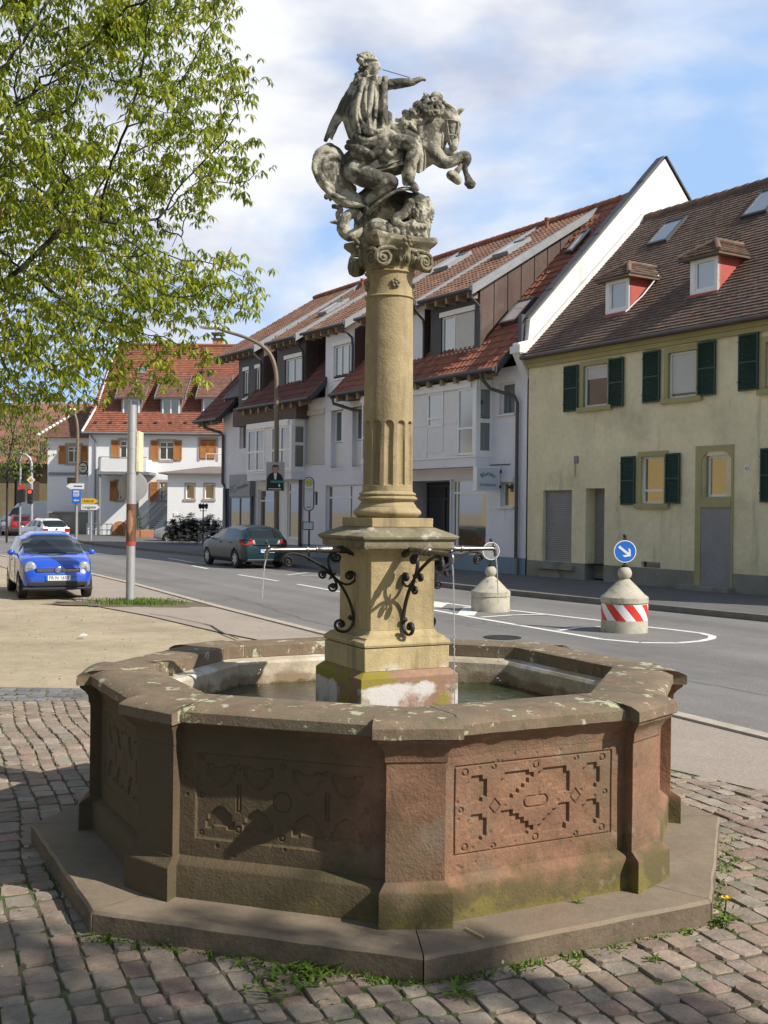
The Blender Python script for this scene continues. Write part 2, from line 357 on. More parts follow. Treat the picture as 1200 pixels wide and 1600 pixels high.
# ================================================================ FOUNTAIN
fo_=thing('stone_fountain','octagonal sandstone fountain with carved basin and column pedestal on a stone step','fountain',(FC.x,FC.y,0))
YAW=R_(-175.4)
def pol(r,a): return Vector((r*math.cos(a),r*math.sin(a)))
def octa(r,z): return [Vector((*pol(r,YAW+i*math.pi/4),z)) for i in range(8)]
def plan(rp,w,a,z):   # outline with projecting piers at the corners
    pts=[]
    for i in range(8):
        th=YAW+i*math.pi/4; e=pol(1,th); t=Vector((-e.y,e.x))
        for s in (-1,1):
            P=e*rp+t*w*s; nn=pol(1,th+s*math.pi/8); Q=P-nn*(P.dot(nn)-a)
            pts+= [Q,P] if s<0 else [P,Q]
    return [Vector((*p,z)) for p in pts]
def octring(name,rs,mat,bevel=0,smooth=0):
    mb=MB(); mb.rings(rs,True,False,False,.5); return mb.build(name,mat,fo_,bevel=bevel,smooth=smooth)
# step: eight slabs with open joints
def slab(i):
    mb=MB(); a0=YAW+i*math.pi/4; a1=a0+math.pi/4; g=.003
    t=(pol(1,a1)-pol(1,a0)).normalized()
    o0,o1=pol(2.107,a0)+t*g,pol(2.107,a1)-t*g; i0,i1=pol(1.5,a0)+t*g,pol(1.5,a1)-t*g
    # joints lie a little beside the corners, as on the real step
    rg=random.Random(i)
    n=14; top=[];bot=[]
    for k in range(n+1):
        p=o0.lerp(o1,k/n); nn=p.normalized(); j=rg.uniform(-.006,.004); top.append(p+nn*j); bot.append(p+nn*(rg.uniform(-.004,.004)))
    rs=[[Vector((*p,-.05)) for p in bot]+[Vector((*i1,-.05)),Vector((*i0,-.05))],
        [Vector((*p,.098)) for p in top]+[Vector((*i1,.098)),Vector((*i0,.098))],
        [Vector((*(p-p.normalized()*.012),.115+rg.uniform(-.002,.001))) for p in top]+[Vector((*i1,.117)),Vector((*i0,.117))]]
    mb.rings(rs,rnd=.5); return mb
for i in range(8): 
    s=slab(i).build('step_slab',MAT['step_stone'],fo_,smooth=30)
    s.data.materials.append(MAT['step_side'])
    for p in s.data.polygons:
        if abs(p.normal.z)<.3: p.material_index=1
# wall core: plinth, field, cavetto under the coping
lv=[(.10,1.80,.172,1.65),(.268,1.80,.172,1.65),(.278,1.796,.170,1.645),(.308,1.748,.143,1.60),(.312,1.745,.14,1.55),(.850,1.745,.14,1.55),(.858,1.752,.147,1.60),(.90,1.757,.150,1.605),(.925,1.772,.162,1.622),(.95,1.797,.185,1.645),(.966,1.80,.19,1.65)]
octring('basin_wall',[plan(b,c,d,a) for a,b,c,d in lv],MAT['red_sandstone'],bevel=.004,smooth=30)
# inner face with ledge
il=[(.966,1.43),(.955,1.40),(.95,1.34),(.93,1.322),(.55,1.315)]
octring('basin_inner_wall',[octa(r,z) for z,r in il],MAT['basin_inner'],smooth=30)
mb=MB(); mb.add(octa(1.4,.5),[tuple(range(8))]); mb.build('basin_floor',MAT['basin_inner'],fo_)
# coping: corner stones and straight stones, mortar core between
rc=lambda z,k: [Vector(((p.x*k),(p.y*k),z)) for p in plan(1.812,.205,1.672,z)]
mb=MB()
ocr=plan(1.806,.20,1.666,.968); 
def copstone(outer,inner):
    mb=MB(); zb,ze,zt=.966,1.026,1.05; c=sum(outer+inner,Vector((0,0)))/len(outer+inner)
    rg=random.Random(int(c.x*999))
    def sh(p,g): d=(c-p); return p+d.normalized()*g
    def ring(z,o_in,i_in):
        r=[]
        for p in outer: q=p*(1-o_in/p.length); r.append(Vector((*q,z)))
        for p in inner: q=p*(1+i_in/p.length); r.append(Vector((*q,z)))
        return r
    mb.rings([ring(zb,.006,.0),ring(zb+.006,0,0),ring(ze-.006,0,0),ring(ze+.002,.012,0),ring(zt-.006,.05,0),ring(zt+.002,.10,.02)],rnd=.5)
    return mb
def densify(pts,n=8,j=.0035,seed=0):
    rg=random.Random(seed); r=[]
    for a,b in zip(pts[:-1],pts[1:]):
        L_=(b-a).length; k=max(1,int(L_/.06))
        for q in range(k):
            p=a.lerp(b,q/k); 
            if q: p=p*(1+rg.uniform(-j,j)/p.length)
            r.append(p)
    r.append(pts[-1]); return r
for i in range(8):
    th=YAW+i*math.pi/4; e=pol(1,th); t=Vector((-e.y,e.x))
    P=[]
    for s in (-1,1):
        p=e*1.815+t*.208*s; nn=pol(1,th+s*math.pi/8); tt=Vector((-nn.y,nn.x))*s; q=p-nn*(p.dot(nn)-1.675)
        q2=q+tt*.022
        inn=pol(1.415,th)+ (pol(1.415,th+s*math.pi/4)-pol(1.415,th)).normalized()*.10
        P.append((q2,q,p,inn))
    outer=[P[0][0],P[0][1],P[0][2],P[1][2],P[1][1],P[1][0]]; inner=[P[1][3],pol(1.415,th),P[0][3]]
    o=copstone(densify(outer,seed=i),inner).build('coping_corner_stone',MAT['coping_stone'],fo_,smooth=40)
    # straight stone towards next corner
    th2=th+math.pi/4; e2=pol(1,th2); t2=Vector((-e2.y,e2.x)); s=-1
    p=e2*1.815+t2*.208*s; nn=pol(1,th2+s*math.pi/8); tt=Vector((-nn.y,nn.x))*s; q=p-nn*(p.dot(nn)-1.675); q2b=q+tt*.022
    innb=pol(1.415,th2)+(pol(1.415,th)-pol(1.415,th2)).normalized()*.10
    a=P[1][0]; ai=P[1][3]; d=(q2b-a).normalized(); g=.007
    outer=[a+d*g,q2b-d*g]; di=(innb-ai).normalized(); inner=[innb-di*g,ai+di*g]
    copstone(densify(outer,seed=i+20),inner).build('coping_stone',MAT['coping_stone'],fo_,smooth=40)
mb=MB(); 
rs=[[Vector((p.x*.992,p.y*.992,z)) for p in plan(1.80,.195,1.665,0)] for z in (.97,1.022)]
inr=[octa(1.42,z) for z in (1.022,.97)]
mb.rings([rs[0],rs[1]],True,False,False,.5)
# mortar seen in the joints: thin fins
mb=MB()
for i in range(8):
    th=YAW+i*math.pi/4; e=pol(1,th); t=Vector((-e.y,e.x))
    for s in (-1,1):
        p=e*1.815+t*.208*s; nn=pol(1,th+s*math.pi/8); tt=Vector((-nn.y,nn.x))*s; q=p-nn*(p.dot(nn)-1.675)+tt*.0255
        inn=pol(1.415,th)+(pol(1.415,th+s*math.pi/4)-pol(1.415,th)).normalized()*.1035
        q=q*(1-.004/q.length); inn=inn*(1+.004/inn.length); d=(inn-q).normalized(); n_=Vector((-d.y,d.x))*.0035
        a,b=q+d*.06,inn-d*.02
        mb.add([Vector((*(q-n_),.972)),Vector((*(q+n_),.972)),Vector((*(q+n_),1.022)),Vector((*(q-n_),1.022)),
                Vector((*(a-n_),.972)),Vector((*(a+n_),.972)),Vector((*(a+n_),1.0475)),Vector((*(a-n_),1.0475)),
                Vector((*(inn-n_),.972)),Vector((*(inn+n_),.972)),Vector((*(inn+n_),1.048)),Vector((*(inn-n_),1.048))],
               [(0,1,2,3),(0,4,7,3),(1,5,6,2),(3,2,6,7),(4,8,11,7),(5,9,10,6),(7,6,10,11),(8,9,10,11)],.5)
mb.build('mortar_joints',MAT['mortar'],fo_)
# carved panels (height fields)
def carved_panel(side,style,res):
    th=YAW+(side+.5)*math.pi/4; n=pol(1,th); t=Vector((-n.y,n.x))   # t runs to the viewer's right on the near sides
    hw=.541; z0,z1=.30,.86
    nu=int(2*hw/res); nz=int((z1-z0)/res)
    u=np.linspace(-hw,hw,nu+1); z=np.linspace(z0,z1,nz+1); U,Z=np.meshgrid(u,z)
    cz=.605; H=.205 if style=='a' else .21; W=.455
    hgt=np.zeros_like(U)
    X=U; Y=Z-cz
    def line(dist,w,dep): 
        return -dep*np.clip(1.3-np.abs(dist)/w,0,1)
    def sdbox(x,y,cx,cy,a,b): 
        dx=np.abs(x-cx)-a; dy=np.abs(y-cy)-b
        return np.maximum(dx,dy)
    def carve(mask_sd,dep): return -dep*np.clip(-mask_sd/.005+.3,0,1)
    def polysd(x,y,poly):      # signed distance to a polygon (negative inside)
        d=np.full(x.shape,9.0); ins=np.zeros(x.shape,bool); n_=len(poly)
        for a in range(n_):
            x0,y0=poly[a]; x1,y1=poly[(a+1)%n_]; dx,dy=x1-x0,y1-y0
            h_=np.clip(((x-x0)*dx+(y-y0)*dy)/(dx*dx+dy*dy),0,1); d=np.minimum(d,np.hypot(x-x0-dx*h_,y-y0-dy*h_))
            if y0!=y1: ins^=((y0>y)!=(y1>y))&(x<(x1-x0)*(y-y0)/(y1-y0)+x0)
        return np.where(ins,-d,d)
    if style=='a':
        hgt=np.minimum(hgt,line(sdbox(X,Y,0,0,W,H),.0042,.010))
        p1=[(-.383,.13),(-.365,.13),(-.365,.153),(-.306,.153),(-.306,.134),(-.28,.134),(-.28,.05),(-.306,.05),(-.306,.028),(-.365,.028),(-.365,.05),(-.383,.05)]
        p2=[(-.20,.125),(-.178,.125),(-.178,.155),(-.042,.155),(-.042,.14),(-.015,.14),(-.015,.116),(-.042,.116),(-.042,.092),(-.07,.092),(-.07,.07),(-.10,.07),(-.10,.048),(-.135,.048),(-.135,.026),(-.20,.026)]
        for sx in (-1,1):
            for sy in (-1,1):
                for pp in (p1,p2): hgt=np.minimum(hgt,carve(polysd(X*sx*-1,Y*sy,pp),.016))
        for (cx,cy,r) in [(-.40,.175,.015),(.40,.175,.015),(-.40,-.175,.015),(.40,-.175,.015),(-.24,.187,.011),(.24,.187,.011),(-.24,-.187,.011),(.24,-.187,.011),(0,.175,.015),(0,-.175,.015),(-.42,0,.011),(.42,0,.011)]:
            hgt=np.minimum(hgt,line(np.hypot(X-cx,Y-cy)-r,.0038,.008))
        for cx in (-.235,.235): hgt=np.minimum(hgt,line((np.abs(X-cx)*1.0+np.abs(Y-.0)*.85)-.030,.004,.009))
        dx=np.maximum(np.abs(X)-.042,0); hgt=np.minimum(hgt,line(np.hypot(dx,Y)-.026,.004,.010))
    else:
        d=sdbox(X,Y,0,0,W,H); hgt=-.010*np.clip(-d/.008,0,1)
        base=hgt.copy()
        pq=[(-.078,.062),(-.035,.062),(-.035,.048),(.035,.048),(.035,.062),(.078,.062),(.078,.02),(.062,.02),(.062,-.005),(.045,-.022),(.022,-.04),(.0,-.05),(-.022,-.04),(-.045,-.022),(-.062,-.005),(-.062,.02),(-.078,.02)]
        for sx in (-1,1):
            for sy in (-1,1):
                for cx in (.325,.128): hgt=np.minimum(hgt,base+carve(polysd(X*sx-cx,Y*sy-.095,pq),.011))
        for cx,cy,r in [(0,0,.046),(-.228,.15,.014),(.228,.15,.014),(-.228,-.15,.014),(.228,-.15,.014),(-.425,0,.011),(.425,0,.011),(0,.17,.013),(0,-.17,.013),(-.425,.18,.01),(.425,-.18,.01),(-.425,-.18,.01)]:
            hgt=np.minimum(hgt,base+line(np.hypot(X-cx,Y-cy)-r,.004,.006))
        for cx in (-.228,.228): hgt=np.minimum(hgt,base+line(sdbox(X,Y,cx,0,.008,.062),.004,.007))
    rg=np.random.default_rng(side); 
    # chipped, uneven surface
    for k in range(28):
        cx,cy,r=rg.uniform(-hw,hw),rg.uniform(-.28,.25),rg.uniform(.003,.010); hgt=np.minimum(hgt,-.006*np.clip(1.5-np.hypot(X-cx,Y-cy)/r,0,1))
    hgt+=.0015*np.sin(X*7+side)*np.cos(Y*11)
    a0=1.6
    PX=n.x*(a0+hgt)+t.x*U; PYY=n.y*(a0+hgt)+t.y*U
    vs=np.stack([PX,PYY,Z],-1).reshape(-1,3)
    i=np.arange(nz)[:,None]*(nu+1)+np.arange(nu)[None,:]
    f=np.stack([i,i+1,i+nu+2,i+nu+1],-1).reshape(-1,4)
    me=bpy.data.meshes.new('carved_panel'); me.from_pydata(vs.tolist(),[],f.tolist()); me.materials.append(MAT['red_sandstone'])
    me.polygons.foreach_set('use_smooth',[True]*len(me.polygons)); me.set_sharp_from_angle(angle=R_(35))
    o=bpy.data.objects.new('carved_panel',me); col.objects.link(o); o.parent=fo_
    return o
for side,style,res in ((0,'b',.006),(1,'b',.0035),(2,'a',.0035),(3,'a',.006),(4,'a',.02),(5,'b',.02),(6,'a',.02),(7,'b',.02)): carved_panel(side,style,res)
# water in the basin (real surface with ripples)
wm=MB(); nr=60
def wz(x,y): return .79+.0022*math.sin(18*x+7*y)+.0018*math.sin(31*y-11*x+2)+.0015*math.sin(47*x+33*y)
rs=[]
for k in range(1,25):
    rs.append([Vector((FC.x+r_.x*k/24,FC.y+r_.y*k/24,wz(r_.x*k/24,r_.y*k/24))) for r_ in [a.lerp(b,q/8) for a,b in zip(octa(1.36,0),octa(1.36,0)[1:]+octa(1.36,0)[:1]) for q in range(8)]])
wm.rings(rs,True,True,False,.5); water=wm.build('water',MAT['water_surface'],smooth=60); struct(water)
# pedestal
TH=R_(-62.9)
def sq(h,z,ch=0,conc=0):   # square, half side h, corner chamfer
    pts=[]
    for i in range(4):
        a=TH+i*math.pi/2; e=pol(1,a); t=Vector((-e.y,e.x))
        pts+= [e*h-t*(h-ch),e*h+t*(h-ch)] if ch else [e*h-t*h]
    return [Vector((*p,z)) for p in pts]
def sqloft(name,lv,mat,bevel=.004,parent=None):
    mb=MB(); mb.rings([sq(h,z,.004) for z,h in lv],rnd=.5); return mb.build(name,mat,parent or fo_,smooth=32,bevel=bevel)
sqloft('pedestal_foot',[(.5,.324),(1.030,.324),(1.062,.290),(1.066,.28)],MAT['pedestal_foot'],.008)
sqloft('pedestal_plinth',[(1.066,.283),(1.198,.283)],MAT['pedestal_stone'])
sqloft('pedestal_moulding',[(1.202,.275),(1.205,.286),(1.218,.290),(1.232,.285),(1.242,.272),(1.250,.262),(1.256,.262),(1.262,.245),(1.275,.228),(1.29,.220),(1.294,.2165)],MAT['pedestal_stone'],.001)
# dado with chamfered cheeks at the top
sqloft('pedestal_dado',[(1.294,.215),(1.70,.215),(1.715,.222),(1.74,.235),(1.775,.275)],MAT['pedestal_stone'],.002)
sqloft('pedestal_cornice',[(1.775,.292),(1.79,.300),(1.822,.300),(1.826,.306),(1.834,.318),(1.846,.323),(1.850,.323),(1.88,.262),(1.9015,.214)],MAT['weathered_stone'],.003)
sqloft('column_plinth',[(1.903,.207),(1.957,.207)],MAT['yellow_sandstone'],.006)
# column
def arc(r0,z0,z1,b,n=7): return [(r0+b*math.sin(math.pi*i/n),z0+(z1-z0)*i/n) for i in range(n+1)]
base=[(.17,1.957)]+arc(.178,1.957,2.022,.030,9)+[(.178,2.028),(.172,2.036),(.163,2.048),(.160,2.055),(.166,2.062)]+arc(.170,2.062,2.088,.013,6)+[(.166,2.0895)]+arc(.166,2.091,2.110,.009,5)+[(.158,2.114),(.152,2.122)]
MB().lathe(base,72).build('column_base',MAT['yellow_sandstone'],fo_,smooth=40)
# fluted drum + shaft as one surface
n=240; rs=[]
zl=[2.122,2.150]+[2.153+.001*i for i in range(3)]+[2.16+i*.0355 for i in range(11)]+[2.525+i*.0035 for i in range(12)]+[2.57,2.6,2.7,2.9,3.1,3.285]
for z in zl:
    r0=.1535-(z-2.122)*.0085-.0012*max(0,z-2.7)**2
    ring=[]
    for k in range(n):
        a=2*math.pi*k/n; da=((math.degrees(a)-(-90+2)+15)%30)-15; x=r0*math.sin(R_(da)) ; hw=.0262
        dep=0
        if abs(x)<hw and z>2.152:
            zt=2.515+math.sqrt(max(0,hw*hw-x*x))*1.0
            if z<zt: dep=.020*math.sqrt(max(0,1-(x/hw)**2))**.8
            if z<2.158: dep*=.3
        r=r0-dep; ring.append(Vector((r*math.cos(a),r*math.sin(a),z)))
    rs.append(ring)
mb=MB(); mb.rings(rs,rnd=.5); mb.build('column_shaft',MAT['yellow_sandstone'],fo_,smooth=35)
neck=[(.139,3.28)]+arc(.143,3.285,3.302,.010,5)+[(.143,3.304),(.1395,3.312),(.138,3.36),(.139,3.41),(.142,3.43)]+arc(.146,3.432,3.45,.009,5)+[(.146,3.452),(.15,3.47),(.165,3.50),(.17,3.53),(.16,3.56)]
MB().lathe(neck,64).build('column_neck',MAT['yellow_sandstone'],fo_,smooth=40)
fl=MB()
fa=R_(-90+14)
def onneck(ang,z,r): return Vector((r*math.cos(ang),r*math.sin(ang),z))
for fa in (R_(-76),R_(-166),R_(14),R_(104)):
    fl=MB()
    for k in range(5):
        q=2*math.pi*k/5+.3; c=onneck(fa+.019/.14*math.cos(q)*1.0,3.365+.019*math.sin(q),.143)
        fl.sphere(c,.0125,8,6)
    fl.sphere(onneck(fa,3.365,.15),.009,8,6)
    fl.tube([onneck(fa-.08,3.33,.142),onneck(fa-.03,3.345,.145)],[.004,.008],6); fl.build('carved_flower',MAT['weathered_stone'],fo_,smooth=60)

# capital: abacus with concave sides, scrolls at the corners, eggs between
cap=thing_cap=MB()
def abacus(hd,z,cut=.022,c=.045):
    pts=[]
    for i in range(4):
        a0=TH+math.pi/4+(i-1)*math.pi/2; a1=a0+math.pi/2
        A_=pol(hd,a0);B_=pol(hd,a1); d=(B_-A_).normalized(); n_=pol(1,(a0+a1)/2)
        A2=A_+d*cut;B2=B_-d*cut
        for k in range(9):
            s=k/8; p=A2.lerp(B2,s)-n_*c*(1-(2*s-1)**2); pts.append(p)
    return [Vector((*p,z)) for p in pts]
cap.rings([abacus(.262,3.565),abacus(.268,3.585),abacus(.292,3.60),abacus(.305,3.612),abacus(.312,3.618),abacus(.312,3.642),abacus(.300,3.648)])
capo=cap.build('capital_abacus',MAT['weathered_stone'],fo_,smooth=35,bevel=.002)
# echinus with eggs
mb=MB(); mb.lathe([(.14,3.45),(.155,3.475),(.185,3.52),(.195,3.55),(.19,3.575)],48)
for i in range(20):
    a=TH+2*math.pi*(i+.5)/20
    m=Matrix.Rotation(a,3,'Z'); mb.sphere(onneck(a,3.515,.178),.020,8,6,(1,.8,1.7),m)
    for s in (-1,1): 
        b=a+s*.132; mb.tube([onneck(b,3.552,.193),onneck(b,3.52,.187),onneck(b-s*.05,3.485,.168)],[.005,.0045,.003],5)
mb.build('capital_echinus',MAT['weathered_stone'],fo_,smooth=50)
def scroll_pts(c,ex_,ez_,r,turns=2.1,n=44,st=0,sgn=1):
    return [c+ex_*(r*(1-.86*i/n))*math.cos(st+sgn*2*math.pi*turns*i/n)+ez_*(r*(1-.86*i/n))*math.sin(st+sgn*2*math.pi*turns*i/n) for i in range(n+1)]
ez=Vector((0,0,1))
for i in range(4):
    ca=TH+math.pi/4+i*math.pi/2; e=Vector((*pol(1,ca),0))
    for s in (-1,1):
        fn=Vector((*pol(1,ca-s*math.pi/4),0))    # normal of the face this scroll belongs to
        n_=(fn*.93+e*.36).normalized(); tx=(ez.cross(n_)).normalized()
        outw=tx if tx.dot(e)>0 else -tx
        c=e*.195+fn*.045+Vector((0,0,3.498))
        mb=MB(); pts=scroll_pts(c+n_*.012,outw,ez,.056,2.0,40,math.pi/2,-1)
        mb.tube(pts,[.0105-.005*k/40 for k in range(41)],6)
        # band running from the scroll to the middle of the face
        b=[c+n_*.012+ez*.056+outw*0,c-outw*.04+ez*.062+n_*.0,c-outw*.09+ez*.055-n_*.01]
        mb.tube(b,[.0105,.010,.008],6)
        m_=Matrix((outw,ez,n_)).transposed()
        mb.lathe([(.050,-.030),(.052,0),(.046,.006),(.018,.009)],20,Matrix.Translation(c)@m_.to_4x4())
        mb.sphere(c+n_*.014,.012,8,6)
        mb.build('capital_scroll',MAT['weathered_stone'],fo_,smooth=50)
    fc_=Vector((*pol(.232,TH+i*math.pi/2),0))
    mb=MB(); nrm=fc_.normalized(); tt=ez.cross(nrm)
    for k in range(5):
        q=2*math.pi*k/5+.3; mb.sphere(fc_+tt*.024*math.cos(q)+ez*(3.598+.024*math.sin(q)),.0145,8,6)
    mb.sphere(fc_+nrm*.012+ez*3.598,.012,8,6)
    mb.tube([fc_+ez*3.575,fc_-nrm*.01+ez*3.54],[.012,.006],6)
    mb.build('capital_rosette',MAT['weathered_stone'],fo_,smooth=50)
# spouts with wrought iron brackets
def spout(k):
    a=TH+k*math.pi/2; e=Vector((*pol(1,a),0)); side=Vector((-e.y,e.x,0))
    P=lambda r,z: e*r+Vector((0,0,z))
    mb=MB(); m4=Matrix.Translation(P(0,1.765))@Matrix((ez,side,e)).transposed().to_4x4()
    mb.lathe([(.001,.214),(.045,.214),(.045,.224),(.034,.236),(.036,.25),(.031,.256),(.024,.27),(.0225,.30),(.024,.31),(.019,.33),(.001,.335)],18,m4)
    o1=mb.build('spout_flange',MAT['iron'],fo_,smooth=40)
    mb=MB(); mb.lathe([(.001,.25),(.0215,.25),(.0205,.42),(.019,.46),(.0225,.465),(.0225,.475),(.0165,.48),(.016,.52),(.0215,.523),(.0215,.535),(.0155,.538),(.0125,.74),(.014,.745),(.014,.76),(.001,.765)],16,m4)
    mb.tube([P(.755,1.765),P(.772,1.763),P(.782,1.752),P(.785,1.735),P(.785,1.715)],[.013,.0135,.013,.012,.011],10)
    mb.sphere(P(.772,1.782),.012,8,6); mb.tube([P(.772,1.785),P(.772,1.80)],[.005,.007],6)
    sp=mb.build('spout_pipe',MAT['steel_pipe'],fo_,smooth=40)
    c2=lambda cx,cy: P(.771-.001295*cx,1.765-(cy-258)*.001187)
    def sm(pts,n=4):
        pts=[Vector(p) for p in pts]; r=[]
        for i in range(len(pts)-1):
            p0=pts[max(i-1,0)];p1=pts[i];p2=pts[i+1];p3=pts[min(i+2,len(pts)-1)]
            for q in range(n):
                t=q/n; r.append(.5*((2*p1)+(-p0+p2)*t+(2*p0-5*p1+4*p2-p3)*t*t+(-p0+3*p1-3*p2+p3)*t**3))
        r.append(pts[-1]); return r
    sd=side
    ir=MB()
    def band(pl,w=.011):
        pts=sm([c2(*p) for p in pl]); ir.tube(pts,[w*1.25]*len(pts),8,flat=sd,thick=.62)
    band([(100,312),(88,308),(80,322),(92,336),(108,330),(110,308),(92,290),(72,298),(66,318),(72,292),(95,277),(130,276),(175,290),(225,318),(275,350),(318,390),(360,440),(392,495),(415,555),(424,610),(414,650),(385,672),(352,668),(333,648),(334,625),(352,614),(372,624),(374,642),(358,645)],.0105)
    band([(338,300),(328,292),(340,284),(352,296),(345,314),(322,314),(308,298),(312,280),(330,276),(308,278),(294,300),(294,330),(304,362),(318,388)],.010)
    band([(268,384),(262,378),(272,372),(280,384),(272,398),(256,396),(248,382),(256,368),(280,370),(300,380),(318,390)],.008)
    band([(318,440),(314,446),(324,450),(330,440),(322,430),(304,436),(298,450),(310,464),(330,462),(338,444),(330,415),(318,392)],.008)
    band([(405,390),(398,384),(408,378),(416,392),(404,406),(386,398),(386,380),(402,370),(422,376),(432,396),(424,420),(398,434),(370,430),(342,412),(318,390)],.009)
    for p in ((325,298),(270,384),(318,444),(403,390),(96,318),(356,632),(408,602)): 
        q=c2(*p); ir.tube([q-sd*.014,q+sd*.014],.010,8)
    band([(424,610),(410,612),(400,602),(410,592)],.008)
    # star
    cx,cy=316,390; st=[]
    for k in range(8):
        r=(50 if k%2==0 else 10); an=math.pi/4+k*math.pi/4; st.append(c2(cx+r*math.cos(an)*(1.0 if k%4==0 else .55 if k%2==0 else 1),cy+r*math.sin(an)*(1.0 if k%4==0 else .55 if k%2==0 else 1)))
    ir.rings([[p-sd*.006 for p in st],[p+sd*.006 for p in st]])
    ir.build('spout_bracket',MAT['iron'],fo_,smooth=45)
    return P
drops=MB()
for k in (-1,0,1):
    P=spout(k)
    # falling water: from the mouth down to the surface
    pts=[P(.785+.045*math.sqrt(q),1.715-.925*q)+Vector((FC.x,FC.y,0)) for q in [i/24 for i in range(25)]]
    mb=MB(); 
    if k<=0:
        mb.tube(pts if k==0 else pts[:7],[.0038-.002*i/24+.0005*math.sin(i*2.1) for i in range(25 if k==0 else 7)],7)
    else: mb.tube(pts[:9],[.005-.0004*i for i in range(9)],7)
    for q in range(16):
        i=random.randint(9,23); p=pts[i]+Vector((random.gauss(0,.006),random.gauss(0,.006),random.uniform(-.02,.02))); drops.sphere(p,random.uniform(.0018,.0042),6,4,(1,1,1.5))
    lab={-1:'thin water jet falling from the left iron spout',0:'thin water jet falling from the front iron spout towards the camera',1:'short water jet leaving the right iron spout'}[k]
    tag(mb.build('water_jet',MAT['water_jet'],smooth=60),lab,'water jet','jets of the fountain')

tag(drops.build('water_drops',MAT['water_jet'],smooth=60),'loose drops falling below the fountain spouts','drops',None,'stuff')
# ================================================================ BUILDING HELPERS
def glass_mat(k,c,r=.04,spec=.9):
    m=A(k,c,r,.0,1,0,1,spec=spec); [n for n in m.node_tree.nodes if n.type=='BSDF_PRINCIPLED'][0].inputs['IOR'].default_value=2.1
glass_mat('glass',(.018,.024,.026)); glass_mat('glass_curtain',(.16,.22,.23),.12); glass_mat('glass_yellow',(.13,.10,.05),.05,1.0); glass_mat('glass_black',(.006,.007,.008),.06,.5); glass_mat('glass_green',(.03,.06,.055),.06)
glass_mat('skylight_glass',(.20,.26,.30),.05)
A('white_frame',(.80,.80,.78),.5,.05,5); A('white_panel',(.72,.72,.71),.6,.05,3); A('roller',(.55,.54,.50),.7,.05,3)
A('lilac_plaster',(.74,.74,.78),.95,.06,.8,.006,50,extra=streaks((.46,.46,.50),2.5,.58,.15,.5),patches=[((.52,.52,.57),.35,.52,.3,None,.6)])
A('blue_plinth',(.21,.28,.35),.9,.1,1,.002,60)
A('yellow_plaster',(.78,.70,.46),.95,.12,.7,.012,40,extra=streaks((.40,.36,.24),2.2,.56,.15,.55),patches=[((.47,.43,.28),.5,.52,.25,None,.7),((.38,.35,.24),2.5,.62,.1,(.0,2.6,1,0),.7),((.28,.25,.18),8,.68,.05,None,.5),((.33,.31,.24),1.1,.50,.12,(.4,1.9,1,0),.75)])
A('grey_plinth',(.26,.25,.21),.95,.16,1.2,.006,50,patches=[((.15,.15,.11),1.2,.5,.2,None,.8)])
A('olive_trim',(.37,.34,.16),.85,.1,2,.002,60)
A('grey_render',(.27,.265,.26),.95,.14,1.4,.004,50)
A('green_shutter',(.012,.05,.032),.55,.15,5)
A('red_cheek',(.42,.085,.065),.8,.15,3,.001,60)
A('white_render',(.74,.73,.70),.95,.05,.6,.003,50,extra=streaks((.48,.47,.43),1.6,.58,.12,.6),patches=[((.55,.54,.50),.8,.58,.25,None,.5)])
A('white_house_render',(.80,.80,.79),.95,.04,.4,.003,50)
A('dark_cladding',(.05,.045,.045),.6,.15,2); A('copper',(.16,.115,.10),.35,.2,1.2,.002,20,metal=.55,stretch=(1,1,.4))
A('zinc',(.24,.25,.26),.5,.12,3,metal=.3); A('dark_metal',(.07,.07,.075),.5,.1,3,metal=.3); A('brown_pipe',(.075,.062,.058),.45,.15,4)
A('rafter_wood',(.30,.235,.16),.8,.2,6); A('wood_soffit',(.11,.075,.05),.8,.2,6)
A('tile_orange',(.40,.13,.065),.85,.15,.8,.002,60,rnd=.16,rndcol=[(.31,.11,.06),(.26,.095,.055),(.34,.125,.07)],patches=[((.16,.06,.045),.35,.55,.2,None,.5)])
A('tile_darkred',(.20,.06,.04),.8,.15,.8,.002,60,rnd=.16,rndcol=[(.17,.065,.047),(.14,.052,.04),(.20,.075,.053)])
A('tile_brown',(.30,.16,.095),.8,.15,.8,.002,60,rnd=.2,rndcol=[(.24,.125,.075),(.19,.10,.062),(.28,.15,.09)])
A('tile_old',(.17,.115,.085),.9,.18,1.2,.004,60,rnd=.16,rndcol=[(.16,.11,.082),(.14,.10,.078),(.175,.118,.085),(.15,.105,.078),(.165,.12,.09),(.20,.112,.078)],patches=[((.10,.10,.06),1.2,.56,.15,None,.6),((.30,.28,.22),5,.7,.05,None,.5)])
A('tile_house',(.40,.135,.075),.85,.12,.3,0,1,rnd=.15,rndcol=[(.27,.095,.055),(.22,.08,.048),(.31,.115,.065)])
A('tile_house_brown',(.26,.125,.085),.85,.12,.3,0,1,rnd=.2,rndcol=[(.19,.095,.065),(.16,.08,.055),(.22,.105,.07)])
A('orange_shutter',(.42,.17,.045),.7,.15,3)
A('pink_surround',(.42,.33,.29),.9,.1,3)
A('arch_stone',(.52,.24,.13),.9,.1,2)
